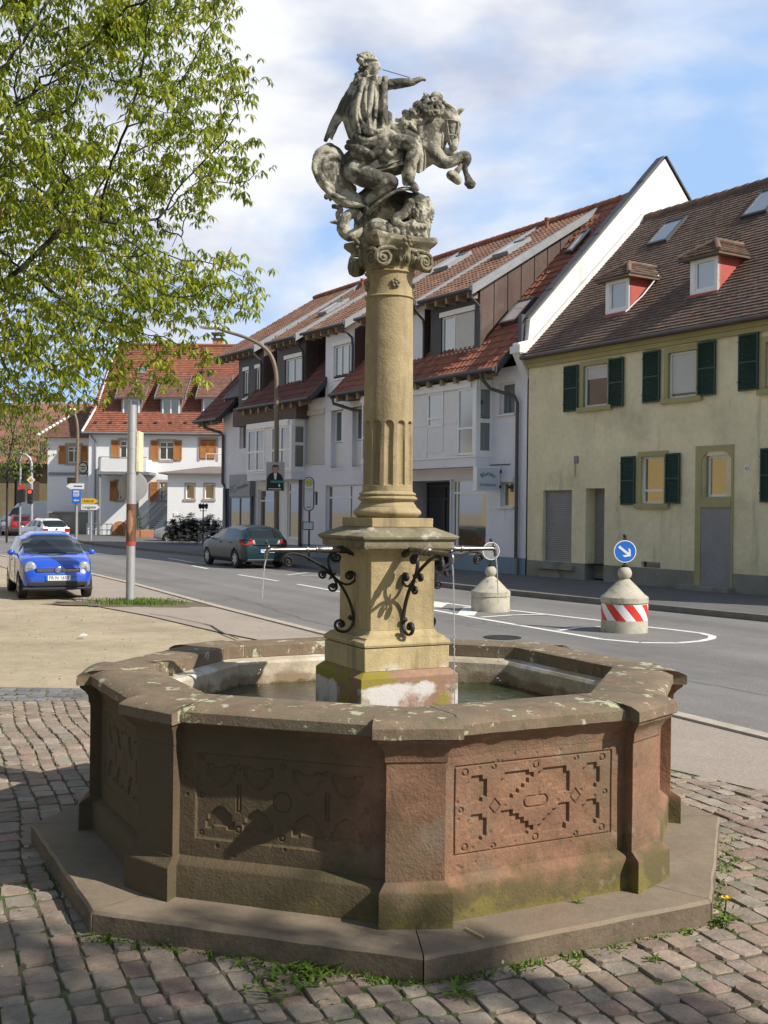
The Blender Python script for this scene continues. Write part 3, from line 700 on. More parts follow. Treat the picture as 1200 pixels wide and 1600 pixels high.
def tiled(name,mat,parent,P0,xd,ud,W,Lh,tw,th,pan=0.0,clip=None,lift=.035,seed=0):
    rg=random.Random(seed); xd=Vector(xd).normalized(); ud=Vector(ud).normalized(); n=xd.cross(ud).normalized(); P0=Vector(P0)
    if n.z<0: n=-n
    nc=max(1,round(W/tw)); nrw=max(1,round(Lh/th)); tw=W/nc; th=Lh/nrw; mb=MB()
    if pan: xs=[0,.16,.34,.5,.66,.84,1.0]; zs=[pan*.5-pan*.5*math.cos(2*math.pi*x) for x in xs]
    else: xs=[.01,.99]; zs=[0,0]
    for r in range(nrw):
        for c in range(nc):
            sh=0 if pan else (.5*tw if r%2 else 0)
            cu=(c+.5)*tw+sh; cv=(r+.5)*th
            if cu>W: continue
            if clip and not clip(cu,cv): continue
            j=rg.uniform(-.004,.004); rr=rg.random(); dv=rg.uniform(-.006,.006)
            lo=[P0+xd*(c*tw+sh+x*tw)+ud*(r*th-.03+dv)+n*(lift+z+j) for x,z in zip(xs,zs)]
            hi=[P0+xd*(c*tw+sh+x*tw)+ud*(r*th+th)+n*(.008+z+j*.5) for x,z in zip(xs,zs)]
            bt=[p-n*.022 for p in lo]
            m=len(xs); vs=lo+hi+bt; fs=[(i,i+1,m+i+1,m+i) for i in range(m-1)]+[(2*m+i,2*m+i+1,i+1,i) for i in range(m-1)]
            mb.add(vs,fs,rr)
    me=bpy.data.meshes.new(name); me.from_pydata(mb.v,[],mb.f); a=me.attributes.new('rnd','FLOAT','FACE'); a.data.foreach_set('value',mb.r); me.materials.append(mat)
    if pan: me.polygons.foreach_set('use_smooth',[True]*len(me.polygons)); me.set_sharp_from_angle(angle=R_(50))
    o=bpy.data.objects.new(name,me); col.objects.link(o); o.parent=parent
    return o
def slope_under(name,mat,parent,pts,th=.12):
    a=[Vector(p) for p in pts]; n=(a[1]-a[0]).cross(a[2]-a[1]).normalized()
    if n.z<0:n=-n
    mb=MB(); mb.rings([[p-n*th for p in a],[p-n*.005 for p in a]]); return mb.build(name,mat,parent)
def wall(name,mat,parent,x0,x1,z0,z1,holes,y=0,dep=.22):
    xs=sorted(set([x0,x1]+[min(max(h[i],x0),x1) for h in holes for i in (0,1)])); zs=sorted(set([z0,z1]+[min(max(h[i],z0),z1) for h in holes for i in (2,3)]))
    mb=MB(); 
    for i in range(len(xs)-1):
        for k in range(len(zs)-1):
            cx,cz=(xs[i]+xs[i+1])/2,(zs[k]+zs[k+1])/2
            if any(h[0]<cx<h[1] and h[2]<cz<h[3] for h in holes): continue
            mb.add([(xs[i],y,zs[k]),(xs[i+1],y,zs[k]),(xs[i+1],y,zs[k+1]),(xs[i],y,zs[k+1])],[(0,1,2,3)],.5)
    for h in holes:
        a,b,c,d=max(h[0],x0),min(h[1],x1),max(h[2],z0),min(h[3],z1); e=y+(h[4] if len(h)>4 else dep)
        mb.add([(a,y,c),(b,y,c),(b,y,d),(a,y,d),(a,e,c),(b,e,c),(b,e,d),(a,e,d)],[(0,1,5,4),(1,2,6,5),(2,3,7,6),(3,0,4,7)],.5)
    me=bpy.data.meshes.new(name); me.from_pydata(mb.v,[],mb.f); me.materials.append(mat)
    o=bpy.data.objects.new(name,me); col.objects.link(o); o.parent=parent; return o
def window(parent,x0,x1,z0,z1,y,mull=(),trans=(),fm='white_frame',fw=.055,gm='glass',sill=None,name='window',box=None,dp=.06,split=None):
    mb=MB(); y1=y+dp
    mb.box(x0,x1,y,y1,z0,z0+fw); mb.box(x0,x1,y,y1,z1-fw,z1); mb.box(x0,x0+fw,y,y1,z0+fw,z1-fw); mb.box(x1-fw,x1,y,y1,z0+fw,z1-fw)
    for m in mull: X=x0+(x1-x0)*m; mb.box(X-fw*.5,X+fw*.5,y-.004,y1-.004,z0+fw,z1-fw)
    for t in trans: Z=z0+(z1-z0)*t; mb.box(x0+fw,x1-fw,y-.002,y1-.002,Z-fw*.5,Z+fw*.5)
    w=mb.build(name,MAT[fm],parent)
    g=MB(); g.box(x0+fw*.6,x1-fw*.6,y+dp*.55,y+dp*.7,z0+fw*.6,z1-fw*.6); g.build('pane',MAT[gm],w)
    if sill: s=MB(); s.box(x0-.08,x1+.08,y-sill,y+.02,z0-.05,z0-.002); s.build('sill',MAT['white_panel' if fm=='white_frame' else fm],w)
    return w
def BX(a,b,c,d,off=0):
    x0,zt=fac(a,b,off); x1,zb=fac(c,d,off); 
    _,zt2=fac(c,b,off); _,zb2=fac(a,d,off)
    return x0,x1,zb,zt
def BXc(px0,px1,pyt,pyb,off=0):  # tops/bottoms measured at the middle of the item
    x0=fac(px0,(pyt+pyb)/2,off)[0]; x1=fac(px1,(pyt+pyb)/2,off)[0]; m=(px0+px1)/2
    return x0,x1,fac(m,pyb,off)[1],fac(m,pyt,off)[1]
ROTH=math.atan2(-.847,.532)
# ================================================================ YELLOW HOUSE
yh=thing('yellow_house','pale yellow rendered house with dark green shutters, olive window surrounds and old brown tiled roof','house',F0,ROTH)
XR=15.0; EZ=6.72
W=[BXc(912,950,570,635),BXc(1044.5,1089,549,621)]
w3=BXc(1197,1240,532,606); W.append(w3)
G=BXc(1003,1038.5,713,787); g2=(9.15,10.05,G[2],G[3])
NI=BXc(1104,1136,712,776); DP=BXc(1093,1137,793,919)
D1=BXc(848,893,766,882); D2=BXc(914.5,944,763,905)
VN=BXc(1002,1032,878,887)
holes=[(*a,.16) for a in W]+[(*G,.14),(*g2,.14),(NI[0],NI[1],NI[2],NI[3],.16),(*D1[:2],D1[2],D1[3],.3),(D2[0],D2[1],.12,D2[3],.38),(*VN,.3)]
wall('wall',MAT['yellow_plaster'],yh,0.0,XR,.58,EZ,holes)
mb=MB(); 
wall('plinth_wall',MAT['grey_plinth'],yh,0.0,XR,0,.58,[(D2[0],D2[1],.12,.60,.38)],y=-.012)
mb=MB(); mb.add([(XR,0,0),(XR,9.3,0),(XR,9.3,EZ),(XR,4.66,11.3),(XR,0,EZ)],[(0,1,2,3,4)]); mb.add([(0,9.3,0),(XR,9.3,0),(XR,9.3,EZ),(0,9.3,EZ)],[(0,1,2,3)]); mb.build('side_wall',MAT['yellow_plaster'],yh)
mb=MB(); mb.box(0,XR,-.10,0,6.30,6.42); mb.box(0,XR,-.16,-.0,6.422,6.56); mb.box(0,XR,-.26,-.0,6.562,6.66); mb.build('eaves_cornice',MAT['olive_trim'],yh)
for a in W+[G,g2]:
    x0,x1,z0,z1=a; b=.13; mb=MB()
    mb.box(x0-b,x0,-.035,.10,z0,z1+b); mb.box(x1,x1+b*.9,-.035,.10,z0,z1+b); mb.box(x0,x1,-.035,.10,z1,z1+b)
    mb.box(x0-b*1.5,x1+b*1.5,-.10,.10,z0-.13,z0); mb.build('window_surround',MAT['olive_trim'],yh)
    ground=a in (G,g2)
    wd=window(yh,x0,x1,z0,z1,.06,(),((.28,) if ground else ()),gm='glass_yellow' if ground else 'glass')
    if a is W[1]: q=MB(); q.box(x0+.07,x1-.07,.075,.09,z0+.12,z1-.06); q.build('roller_blind',MAT['roller'],wd)
    if a is W[0]: q=MB(); q.box(x0+.07,x1-.07,.075,.09,z1-.38,z1-.06); q.build('roller_blind',MAT['roller'],wd)
def shutter(x0,x1,z0,z1,y):
    mb=MB(); f=.045; d=.04
    mb.box(x0,x0+f,y,y+d,z0,z1); mb.box(x1-f,x1,y,y+d,z0,z1)
    for z in (z0,(z0+z1)/2-f/2,z1-f): mb.box(x0+f,x1-f,y,y+d,z,z+f)
    n=int((z1-z0)/.045)
    for i in range(n):
        z=z0+.03+i*(z1-z0-.06)/n; mb.add([(x0+f,y+.004,z),(x1-f,y+.004,z),(x1-f,y+.034,z+.04),(x0+f,y+.034,z+.04),(x0+f,y+.012,z-.004),(x1-f,y+.012,z-.004)],[(0,1,2,3),(4,5,1,0)])
    for z in (z0+.2,z1-.2): mb.box(x0-.015,x0+.02,y-.01,y,z,z+.03)
    return mb.build('shutter',MAT['green_shutter'],yh)
S=[(880,902,571,643),(950,973,559,636),(1003.5,1030,548,629),(1089,1117,533,618),(1153,1184,521,610),(969,991,713,789),(1038.5,1061,708,787)]
for a in S: x0,x1,z0,z1=BXc(*a,off=.08); shutter(x0,x1,z0,z1,-.08)
x0,x1,z0,z1=BXc(1187,1212,700,785,off=.08); shutter(x0,x1,z0,z1,-.08)
# blind doorway with window over a rendered panel
x0,x1,z0,z1=BXc(1087,1146,696,920); mb=MB()
mb.box(x0,NI[0]-.15,-.03,.0,z0,z1); mb.box(NI[1]+.15,x1,-.03,.0,z0,z1); mb.box(NI[0]-.15,NI[1]+.15,-.03,0,NI[3]+.12,z1); mb.box(NI[0]-.15,NI[1]+.15,-.045,.0,DP[3]+.002,NI[2]-.002)
for s,xx in ((1,NI[0]-.15),(-1,NI[1]+.15)): mb.prism([(0,0),(s*.2,0),(0,-.2)],0,.03,Matrix.Translation((xx,-.03,NI[3]+.12))@Matrix(((1,0,0,0),(0,0,1,0),(0,1,0,0),(0,0,0,1))))
mb.box(NI[0]-.15,NI[0],.0,.10,NI[2],NI[3]+.1); 
mb.build('doorway_surround',MAT['olive_trim'],yh)
window(yh,NI[0],NI[1],NI[2],NI[3],.07,gm='glass_yellow')
mb=MB(); mb.box(NI[0]-.14,NI[1]+.14,-.022,0,.2,DP[3]); mb.build('doorway_infill',MAT['grey_render'],yh)
mb=MB(); mb.box(x0-.45,x1+.05,-.25,0,.10,.24); mb.build('door_step',MAT['grey_plinth'],yh,bevel=.02)
for D,z0 in ((D1,D1[2]),(D2,.16)):
    mb=MB(); n=int((D[3]-z0)/.055)
    dd=.12 if D is D1 else .36
    for i in range(n): z=z0+i*(D[3]-z0)/n; mb.add([(D[0],dd,z),(D[1],dd,z),(D[1],dd-.012,z+.025),(D[0],dd-.012,z+.025),(D[1],dd,z+.05),(D[0],dd,z+.05)],[(0,1,2,3),(3,2,4,5)],.5)
    mb.box(D[0],D[1],dd+.001,dd+.01,z0,D[3]); mb.build('roller_shutter',mk('roller_grey'+str(n),(.27,.26,.245),.6,.1,2),yh)
mb=MB(); mb.box(D1[0]-.15,D1[1]+.15,-.13,.1,D1[2]-.14,D1[2]); mb.build('shop_sill',MAT['grey_plinth'],yh,bevel=.01)
mb=MB(); mb.box(VN[0],VN[1],.1,.12,VN[2],VN[3]); mb.build('cellar_vent',MAT['glass_black'],yh)
x0,x1,z0,z1=BXc(1163.5,1172,728,737); mb=MB(); mb.box(x0,x1,-.015,0,z0,z1); hn=mb.build('house_number_plate',MAT['white_frame'],yh)
tm=Matrix.Translation(((x0+x1)/2,-.017,(z0+z1)/2))@Matrix.Rotation(R_(90),4,'X')
A('black_paint',(.02,.02,.025),.5,0); text_mb('43',.13,.001,tm).build('house_number',MAT['black_paint'],hn)
x0,x1,z0,z1=BXc(898,904,710,745); mb=MB(); mb.box(x0,x1,-.04,0,z1-.25,z1-.05); mb.tube([(x0+.05,-.03,z0),(x0+.05,-.03,z1-.2)],.012,6); mb.build('wall_bracket',MAT['grey_render'],yh)
sdir=Vector((0,4.96,4.85)).normalized(); RL=math.hypot(4.96,4.85)
tiled('roof',MAT['tile_old'],yh,(0,-.30,6.60),(1,0,0),sdir,XR+.2,RL,.16,.14,seed=1,lift=.04)
slope_under('roof_underlay',MAT['wood_soffit'],yh,[(0,-.27,6.62),(XR,-.27,6.62),(XR,4.66,11.44),(0,4.66,11.44)])
slope_under('rear_roof',MAT['tile_old'],yh,[(0,4.66,11.44),(XR,4.66,11.44),(XR,9.8,6.3),(0,9.8,6.3)])
mb=MB(); 
for i in range(int(XR/.38)): mb.tube([(i*.38,4.66,11.48),(i*.38+.40,4.66,11.50)],[.10,.115],10)
mb.build('ridge_tiles',MAT['tile_old'],yh,smooth=50)
mb=MB(); mb.tube([(0.05,-.36,6.58),(XR,-.36,6.58)],.06,10); mb.build('gutter',MAT['brown_pipe'],yh,smooth=60)
def roofpt(px,py,z0=6.90,k=.978):  # point of the photo on the yellow house roof
    lo,hi=-1,9
    for _ in range(50):
        s=(lo+hi)/2; x,z=fac(px,py,-s)
        if z-(z0+k*s)>0: lo=s
        else: hi=s
    return x,s,z
def skylight(pts,house,z0,k,mat='skylight_glass',fm='dark_metal',up=.10):
    P=[Vector(roofpt(*p,z0,k)) for p in pts]; n=(P[1]-P[0]).cross(P[2]-P[1]).normalized(); n=n if n.z>0 else -n
    xs=[p.x for p in P]; x0,x1=(P[0].x+P[3].x)/2,(P[1].x+P[2].x)/2; s0,s1=(P[0].y+P[1].y)/2,(P[2].y+P[3].y)/2
    q=[Vector((x0,s0,z0+k*s0)),Vector((x1,s0,z0+k*s0)),Vector((x1,s1,z0+k*s1)),Vector((x0,s1,z0+k*s1))]
    c=sum(q,Vector())/4
    mb=MB(); r0=[p+n*-.02 for p in q]; r1=[p+n*up for p in q]; ri=[p+(c-p).normalized()*.10+n*up for p in q]; rj=[p+(c-p).normalized()*.10+n*(up-.03) for p in q]
    mb.rings([r0,r1,ri,rj],True,False,False); sk=mb.build('skylight',MAT[fm],house)
    g=MB(); g.add([p-n*.0 for p in rj],[(0,1,2,3)]); g.build('pane',MAT[mat],sk)
cr=lambda cx,cy:(780+cx/2.193,230+cy/2.193)
skylight([cr(515,340),cr(582,325),cr(640,245),cr(572,262)],yh,6.92,.978)
skylight([cr(840,247),cr(930,222),cr(990,130),cr(895,160)],yh,6.92,.978)
def dormer(fx0,fx1,zb,zt,ys,label):
    # hipped dormer: front face at y=ys
    dp=2.2
    k=.978; z0=6.90
    yb=(zt-z0)/k   # where the roof reaches the dormer eave height
    mb=MB(); fr=.16
    mb.box(fx0,fx0+fr,ys,ys+.08,zb,zt); mb.box(fx1-fr*.5,fx1,ys,ys+.08,zb,zt); mb.box(fx0+fr,fx1-fr*.5,ys,ys+.08,zb,zb+.08); mb.box(fx0+fr,fx1-fr*.5,ys,ys+.08,zt-.1,zt)
    mb.build('dormer_front',MAT['white_frame'],yh)
    window(yh,fx0+fr,fx1-fr*.5,zb+.08,zt-.1,ys+.02,gm='glass_curtain',name='dormer_window')
    mb=MB()
    for x in (fx0+.01,fx1-.02):
        mb.rings([[Vector((x,ys+.02,zb-.05)),Vector((x,yb,zt)),Vector((x,ys+.02,zt))],[Vector((x+.02,ys+.02,zb-.05)),Vector((x+.02,yb,zt)),Vector((x+.02,ys+.02,zt))]])
    mb.box(fx0-.03,fx1+.03,ys-.05,ys+.02,zb-.14,zb-.02); 
    mb.build('dormer_cheek',MAT['red_cheek'],yh)
    o=.22; xm=(fx0+fx1)/2; a=[Vector((fx0-o,ys-o,zt-.02)),Vector((fx1+o,ys-o,zt-.02))]; rz=zt+.42; ry=ys+.45; rb=(rz-z0)/k; eb=(zt-.02-z0)/k
    A_,B_,C_,D_=a[0],a[1],Vector((fx1+o,eb,zt-.02)),Vector((fx0-o,eb,zt-.02)); Rf=Vector((xm,ry,rz)); Rb=Vector((xm,rb,rz))
    def face(tri_l,tri_r,top_l,top_r):
        n=4
        for i in range(n):
            f0,f1=i/n,(i+1.15)/n; f1=min(f1,1)
            p0,p1=tri_l.lerp(top_l,f0),tri_r.lerp(top_r,f0); q0,q1=tri_l.lerp(top_l,f1),tri_r.lerp(top_r,f1)
            m=max(1,int((p1-p0).length/.17)); nn=(p1-p0).cross(q0-p0+Vector((0,0,1e-6))); nn=nn.normalized() if nn.length>1e-6 else Vector((0,0,1)); nn=nn if nn.z>0 else -nn
            for j in range(m):
                s0,s1=j/m,(j+1)/m; j_=random.uniform(0,.012)
                A1,B1=p0.lerp(p1,s0)+nn*(.05+j_),p0.lerp(p1,s1)+nn*(.05+j_); C1,D1=q0.lerp(q1,s1)+nn*.01,q0.lerp(q1,s0)+nn*.01
                mb.add([A1,B1,C1,D1,A1-nn*.04,B1-nn*.04],[(0,1,2,3),(4,5,1,0)])
    mb=MB(); face(A_,B_,Rf,Rf); face(B_,C_,Rf,Rb); face(D_,A_,Rb,Rf); mb.rings([[A_-Vector((0,0,.05)),B_-Vector((0,0,.05)),C_-Vector((0,0,.05)),D_-Vector((0,0,.05))],[A_,B_,C_,D_]])
    for p,q in ((A_,Rf),(B_,Rf),(Rf,Rb)):
        for i in range(5): mb.tube([p.lerp(q,i/5)+Vector((0,0,.05)),p.lerp(q,(i+1.05)/5)+Vector((0,0,.06))],[.055,.07],8)
    mb.build('dormer_roof',MAT['tile_old'],yh)
for (a,b) in (((365,572),(445,445)),((655,505),(750,372))):
    bx,by,bz=roofpt(*cr((a[0]+b[0])/2,a[1]))
    x0,zt=fac(*cr(a[0],b[1]+12),-by); x1,_=fac(*cr(b[0],b[1]),-by); _,zb=fac(*cr((a[0]+b[0])/2,a[1]),-by)
    dormer(x0,x1,zb+.05,zt,by,'')
p0=Vector(roofpt(*cr(440,575))); p1=Vector(roofpt(*cr(553,450))); mb=MB(); mb.tube([p0+Vector((0,-.08,.08)),p0.lerp(p1,.5)+Vector((.05,-.1,.02)),p1+Vector((0,-.08,.08))],.02,6); mb.build('roof_cable',MAT['white_panel'],yh)
mb=MB(); mb.box(9.6,10.3,4.9,5.5,11.3,12.45); mb.box(9.55,10.35,4.85,5.55,12.45,12.55); mb.build('chimney',MAT['grey_plinth'],yh,bevel=.01)
# ================================================================ LILAC HOUSE ROW
lh=thing('lilac_house','long pale lilac shop house with white bay windows, red pent roofs and brown shed dormers','house',F0,ROTH)
XL=-22.25
c6=lambda cx,cy:(300+cx/3.477,480+cy/3.477)
c8=lambda cx,cy:(640+cx/6,700+cy/6)
c5=lambda cx,cy:(640+cx/5.715,480+cy/5.715)
c4=lambda cx,cy:(470+cx/6.154,460+cy/6.154)
def bb(f,a,b,off=0): (p0,q0),(p1,q1)=f(*a),f(*b); return BXc(p0,p1,q0,q1,off)
flow=bb(c8,(383,290),(715,940)); dark=(flow[0]-3.6,flow[0]-.05,.1,flow[3]-.02)
sm1=bb(c8,(850,320),(978,552)); sm2=bb(c5,(800,672),(940,955))
shp2=bb(c6,(725,965),(925,1235)); shp2=(shp2[0],shp2[1]+.3,.55,shp2[3])
smw=bb(c6,(655,1000),(682,1078))
door=bb(c6,(358,990),(450,1290)); door=(door[0],door[1],.15,door[3])
bigw=bb(c6,(468,950),(590,1290))
wl=bb(c6,(258,645),(292,770)); w3_=bb(c6,(755,560),(820,875)); w4_=bb(c6,(870,540),(945,868)); rs_=bb(c6,(612,585),(722,848))
hl=[(*flow,.18),(*dark,1.6),(*sm1,.2),(*sm2,.2),(*shp2,.2),(*smw,.15),(*door,.15),(*bigw,.2),(*wl,.2),(*w3_,.28),(*w4_,.3),(*rs_,.12),(XL,-20.9,-.1,2.95,3.0)]
wall('wall',MAT['lilac_plaster'],lh,XL,-.06,.62,6.45,hl)
wall('plinth_wall',MAT['blue_plinth'],lh,XL,-.06,0,.62,[(*dark[:2],.1,.64,1.6),(XL,-20.9,-.1,.7,3.0),(*door[:2],.15,.7,.15)],y=-.01)
mb=MB(); mb.add([(XL,0,2.95),(XL,9.9,2.95),(XL,9.9,7.2),(XL,4.92,12.3),(XL,0,7.2)],[(0,1,2,3,4)]); mb.add([(XL,3,0),(XL,9.9,0),(XL,9.9,2.95),(XL,3,2.95)],[(0,1,2,3)]); mb.add([(-20.9,0,0),(-20.9,3,0),(-20.9,3,2.95),(-20.9,0,2.95)],[(0,1,2,3)]);mb.add([(XL,3,0),(-20.9,3,0),(-20.9,3,2.95),(XL,3,2.95)],[(0,1,2,3)]); mb.add([(XL,9.9,0),(0,9.9,0),(0,9.9,7.2),(XL,9.9,7.2)],[(0,1,2,3)]); mb.build('gable_wall',MAT['lilac_plaster'],lh)
mb=MB(); mb.box(XL+.05,XL+.35,.05,.35,0,2.95); mb.build('corner_pillar',MAT['blue_plinth'],lh)
# ground-floor windows
fx=flow[0]; window(lh,flow[0],flow[1],flow[2],flow[3],.10,(.12,),(.80,),gm='glass_yellow',fw=.07,name='shop_window')
q=MB(); q.box(dark[0],dark[1],1.5,1.52,.1,dark[3]); q.build('entrance_glazing',MAT['glass_black'],lh)
window(lh,dark[0]+.3,dark[1]-.1,.2,dark[3]-.1,1.3,(.35,.7),(.82,),gm='glass_black',fm='dark_metal',fw=.06,name='shop_door')
for s in (sm1,sm2): window(lh,s[0],s[1],s[2],s[3],.13,gm='glass_yellow' if s is sm1 else 'glass_green',sill=.22,fw=.05); 
mb=MB(); mb.box(sm1[0],sm1[1],-.05,.1,sm1[3],sm1[3]+.15); mb.build('shutter_box',MAT['white_panel'],lh)
window(lh,*shp2,.12,(.55,),(.80,),gm='glass_yellow',fw=.06,name='shop_window',sill=.14); window(lh,*smw,.1,sill=.12,fw=.03,gm='glass_black')
window(lh,*door,.08,(),(.82,),gm='glass_yellow',fw=.06,name='shop_door'); window(lh,bigw[0]+.75,bigw[1],bigw[2]+.25,bigw[3],.1,(),(.82,),gm='glass_yellow',fw=.08,name='shop_window')
mb=MB(); mb.box(bigw[0],bigw[0]+.74,.05,.14,bigw[2]+.25,bigw[3]); mb.box(bigw[0],bigw[1],-.03,.1,bigw[2],bigw[2]+.25);mb.build('shop_front_panel',MAT['white_panel'],lh)
# corner glass box with a blue-lettered fascia
gx0,gx1=-20.9,fac(*c6(345,1000))[0]
for (a,b,y) in ((gx0,gx1,-.25),):
    window(lh,a,b,.5,2.55,y,(.5,),(),gm='glass_yellow',fw=.06,name='corner_glazing',fm='zinc')
    mb=MB(); mb.box(a,b,-.28,0,2.56,3.55); fb=mb.build('fascia_board',MAT['zinc'],lh)
    A('petrol_letters',(.015,.11,.14),.5,0)
    tm=Matrix.Translation(((a+b)/2+.0,-.285,2.98))@Matrix.Rotation(R_(90),4,'X')@Matrix.Rotation(R_(7),4,'Z')
    t_=text_mb('PG',.50,.002,tm@Matrix.Translation((-.72,-.02,0))); bmerge(t_,text_mb('Immobilien',.27,.002,tm@Matrix.Translation((.30,.0,0)))); t_.build('fascia_lettering',MAT['petrol_letters'],fb)
    mb=MB(); mb.box(a,b,-.25,0,.12,.5); mb.build('glazing_base',MAT['blue_plinth'],lh)
# upper-floor windows
window(lh,wl[0],wl[1],wl[2],wl[3],.14,fw=.05,gm='glass'); 
for w_ in (w3_,w4_):
    window(lh,w_[0],w_[1],w_[2]+1.02,w_[3],.2,gm='glass_green',fw=.06); mb=MB(); mb.box(w_[0],w_[1],.2,.26,w_[2],w_[2]+1.0); mb.box(w_[0],w_[1],-.04,.2,w_[2]-.06,w_[2]); mb.box(w_[0]-.02,w_[1],-.05,.15,w_[3]-.0,w_[3]+.22); mb.build('window_panel',MAT['white_panel'],lh)
mb=MB(); mb.box(rs_[0]+.1,rs_[1],.06,.10,rs_[2],rs_[3]); mb.box(rs_[0]-.1,rs_[1]+.0,-.06,0,rs_[3],rs_[3]+.2); mb.box(rs_[0],rs_[1],-.05,.06,rs_[2]-.05,rs_[2]); mb.build('roller_shutter',MAT['roller'],lh)
# bays
def bay(x0,x1,z0,z1,cells,bandz):
    y=-.6
    mb=MB(); mb.box(x0,x1,y,0,bandz,z0-.06); mb.build('bay_floor',MAT['lilac_plaster'],lh)
    mb=MB(); mb.box(x0-.03,x1+.03,y-.04,.02,z0-.06,z0); mb.box(x0-.02,x1-.25,y-.05,y+.1,z1-.24,z1); mb.box(x1-.12,x1+.05,y+.1,-.02,z1-.24,z1); mb.box(x0,x1,y+.02,0,z1-.24,z1-.02); mb.build('bay_trim',MAT['white_frame'],lh)
    for c in cells:
        a,b,kind=c[0],c[1],c[2]
        if kind=='panel':
            mb=MB(); mb.box(a,b,y+.03,y+.06,z0,z1-.24); mb.box(a,b,y+.01,y+.03,z0+.02,z0+.18); mb.box(a+.03,b-.03,y+.015,y+.03,z0+1.05,z0+1.12); mb.build('bay_panel',MAT['white_panel'],lh)
        elif kind=='win': window(lh,a,b,z0+.02,z1-.24,y+.01,(),(.40,),fw=.07,gm=c[3])
        elif kind=='half':
            window(lh,a,b,z0+1.0,z1-.24,y+.01,(),(.25,),fw=.07,gm=c[3]); mb=MB(); mb.box(a,b,y+.03,y+.06,z0,z0+1.0); mb.box(a+.03,b-.03,y+.015,y+.03,z0+.15,z0+.2); mb.build('bay_panel',MAT['white_panel'],lh)
        elif kind=='dbl': window(lh,a,b,z0+.02,z1-.24,y+.01,(.5,),(.46,),fw=.09,gm=c[3])
    mb=MB(); mb.box(x1-.12,x1,y+.0,y+.12,z0,z1-.24); mb.build('bay_post',MAT['white_frame'],lh)
    # side window faces the camera's side of the bay
    sw=MB(); f=.06
    for (ya,yb,za,zb) in ((y+.12,y+.17,z0,z1-.24),(-.05,0,z0,z1-.24),(y+.17,-.05,z0,z0+.15),(y+.17,-.05,z1-.30,z1-.24),(y+.17,-.05,z0+1.02,z0+1.14)): sw.box(x1-.06,x1,ya,yb,za,zb)
    so_=sw.build('bay_side_window',MAT['white_frame'],lh); g=MB(); g.box(x1-.04,x1-.03,y+.15,-.03,z0+.1,z1-.28); g.build('pane',MAT['glass_green'],so_)
    g=MB(); g.box(x0,x0+.06,y+.02,0,z0,z1-.24); g.build('bay_side_wall',MAT['white_panel'],lh)
bz=lambda f,a,off=.6: fac(*f(*a),off)
x1=bz(c5,(590,1300))[0]; z0=bz(c5,(500,1325))[1]; z1=bz(c5,(400,670))[1]; zb=bz(c5,(590,1420))[1]
xs=[bz(c5,(q,1000))[0] for q in (425,570)]; xh=[bz(c5,(q,1000))[0] for q in (155,298)]
bay(xh[0]-4.2,x1,z0,z1,[(xs[0],xs[1],'win','glass_curtain'),(xh[1],xs[0]-.02,'panel'),(xh[0],xh[1]-.02,'half','glass_curtain'),(xh[0]-1.0,xh[0]-.02,'panel'),(xh[0]-1.9,xh[0]-1.02,'half','glass'),(xh[0]-3.0,xh[0]-1.92,'panel'),(xh[0]-4.2,xh[0]-3.02,'win','glass')],zb)
x0=bz(c6,(300,800))[0]; x1=bz(c6,(540,800))[0]; z0b=bz(c6,(400,893))[1]; z1b=bz(c6,(400,625))[1]; zbb=bz(c6,(400,940))[1]
xm=[bz(c6,(q,800))[0] for q in (392,428)]
bay(x0,x1,z0b,z1b,[(x0,xm[0],'dbl','glass'),(xm[0]+.01,xm[1]-.01,'panel'),(xm[1],x1-.12,'dbl','glass')],zbb)
# lower steep roofs
def steep(xa,xb,ye,ze,ymax,mat,pan=.035,seed=0,name='lower_roof'):
    k=(12.35-6.55)/(4.92+.6)
    zt=ze+(ymax-ye)*k; L_=math.hypot(ymax-ye,zt-ze)
    tiled(name,MAT[mat],lh,(xa,ye,ze),(1,0,0),(0,ymax-ye,zt-ze),xb-xa,L_,.24,.34,pan=pan,lift=.04,seed=seed)
    slope_under('roof_boarding',MAT['dark_cladding'],lh,[(xa+.02,ye+.03,ze),(xb-.02,ye+.03,ze),(xb-.02,ymax,zt-.03),(xa+.02,ymax,zt-.03)],.16)
    mb=MB(); mb.tube([(xa,ye-.06,ze+.0),(xb,ye-.06,ze-.02)],.065,10); mb.build('gutter',MAT['dark_metal'],lh,smooth=60)
    mb=MB(); n=int((xb-xa)/.75)
    for i in range(n): x=xa+.3+i*.75; mb.rings([[Vector((x+s,ye+.06,ze-.04)),Vector((x+s,ye+.08,ze-.27)),Vector((x+s,ye+.6,ze-.12)),Vector((x+s,ye+.6,ze+.25))] for s in (0,.14)])
    mb.build('rafter_ends',MAT['rafter_wood'],lh)
    # verge boards
    for x in (xa-.03,xb): 
        mb=MB(); mb.rings([[Vector((x+s,ye,ze-.14)),Vector((x+s,ye,ze+.06)),Vector((x+s,ymax,zt+.06)),Vector((x+s,ymax,zt-.28))] for s in (0,.035)]); mb.build('verge_board',MAT['dark_metal'],lh)
steep(-10.6,-.55,-.85,6.30,4.6,'tile_orange',seed=3)
steep(fac(372,640,.75)[0],fac(484,625,.75)[0],-.75,6.38,1.0,'tile_darkred',seed=4)
steep(-24.0,-21.2,-.75,6.12,1.6,'tile_darkred',seed=5)
# dark soffit band above bays
for a,b in ((-10.6,-2.2),(-20,-13.9)): mb=MB(); mb.box(a,b,-.55,-.02,z1 if a>-15 else z1b,6.5); mb.build('soffit',MAT['wood_soffit'],lh)
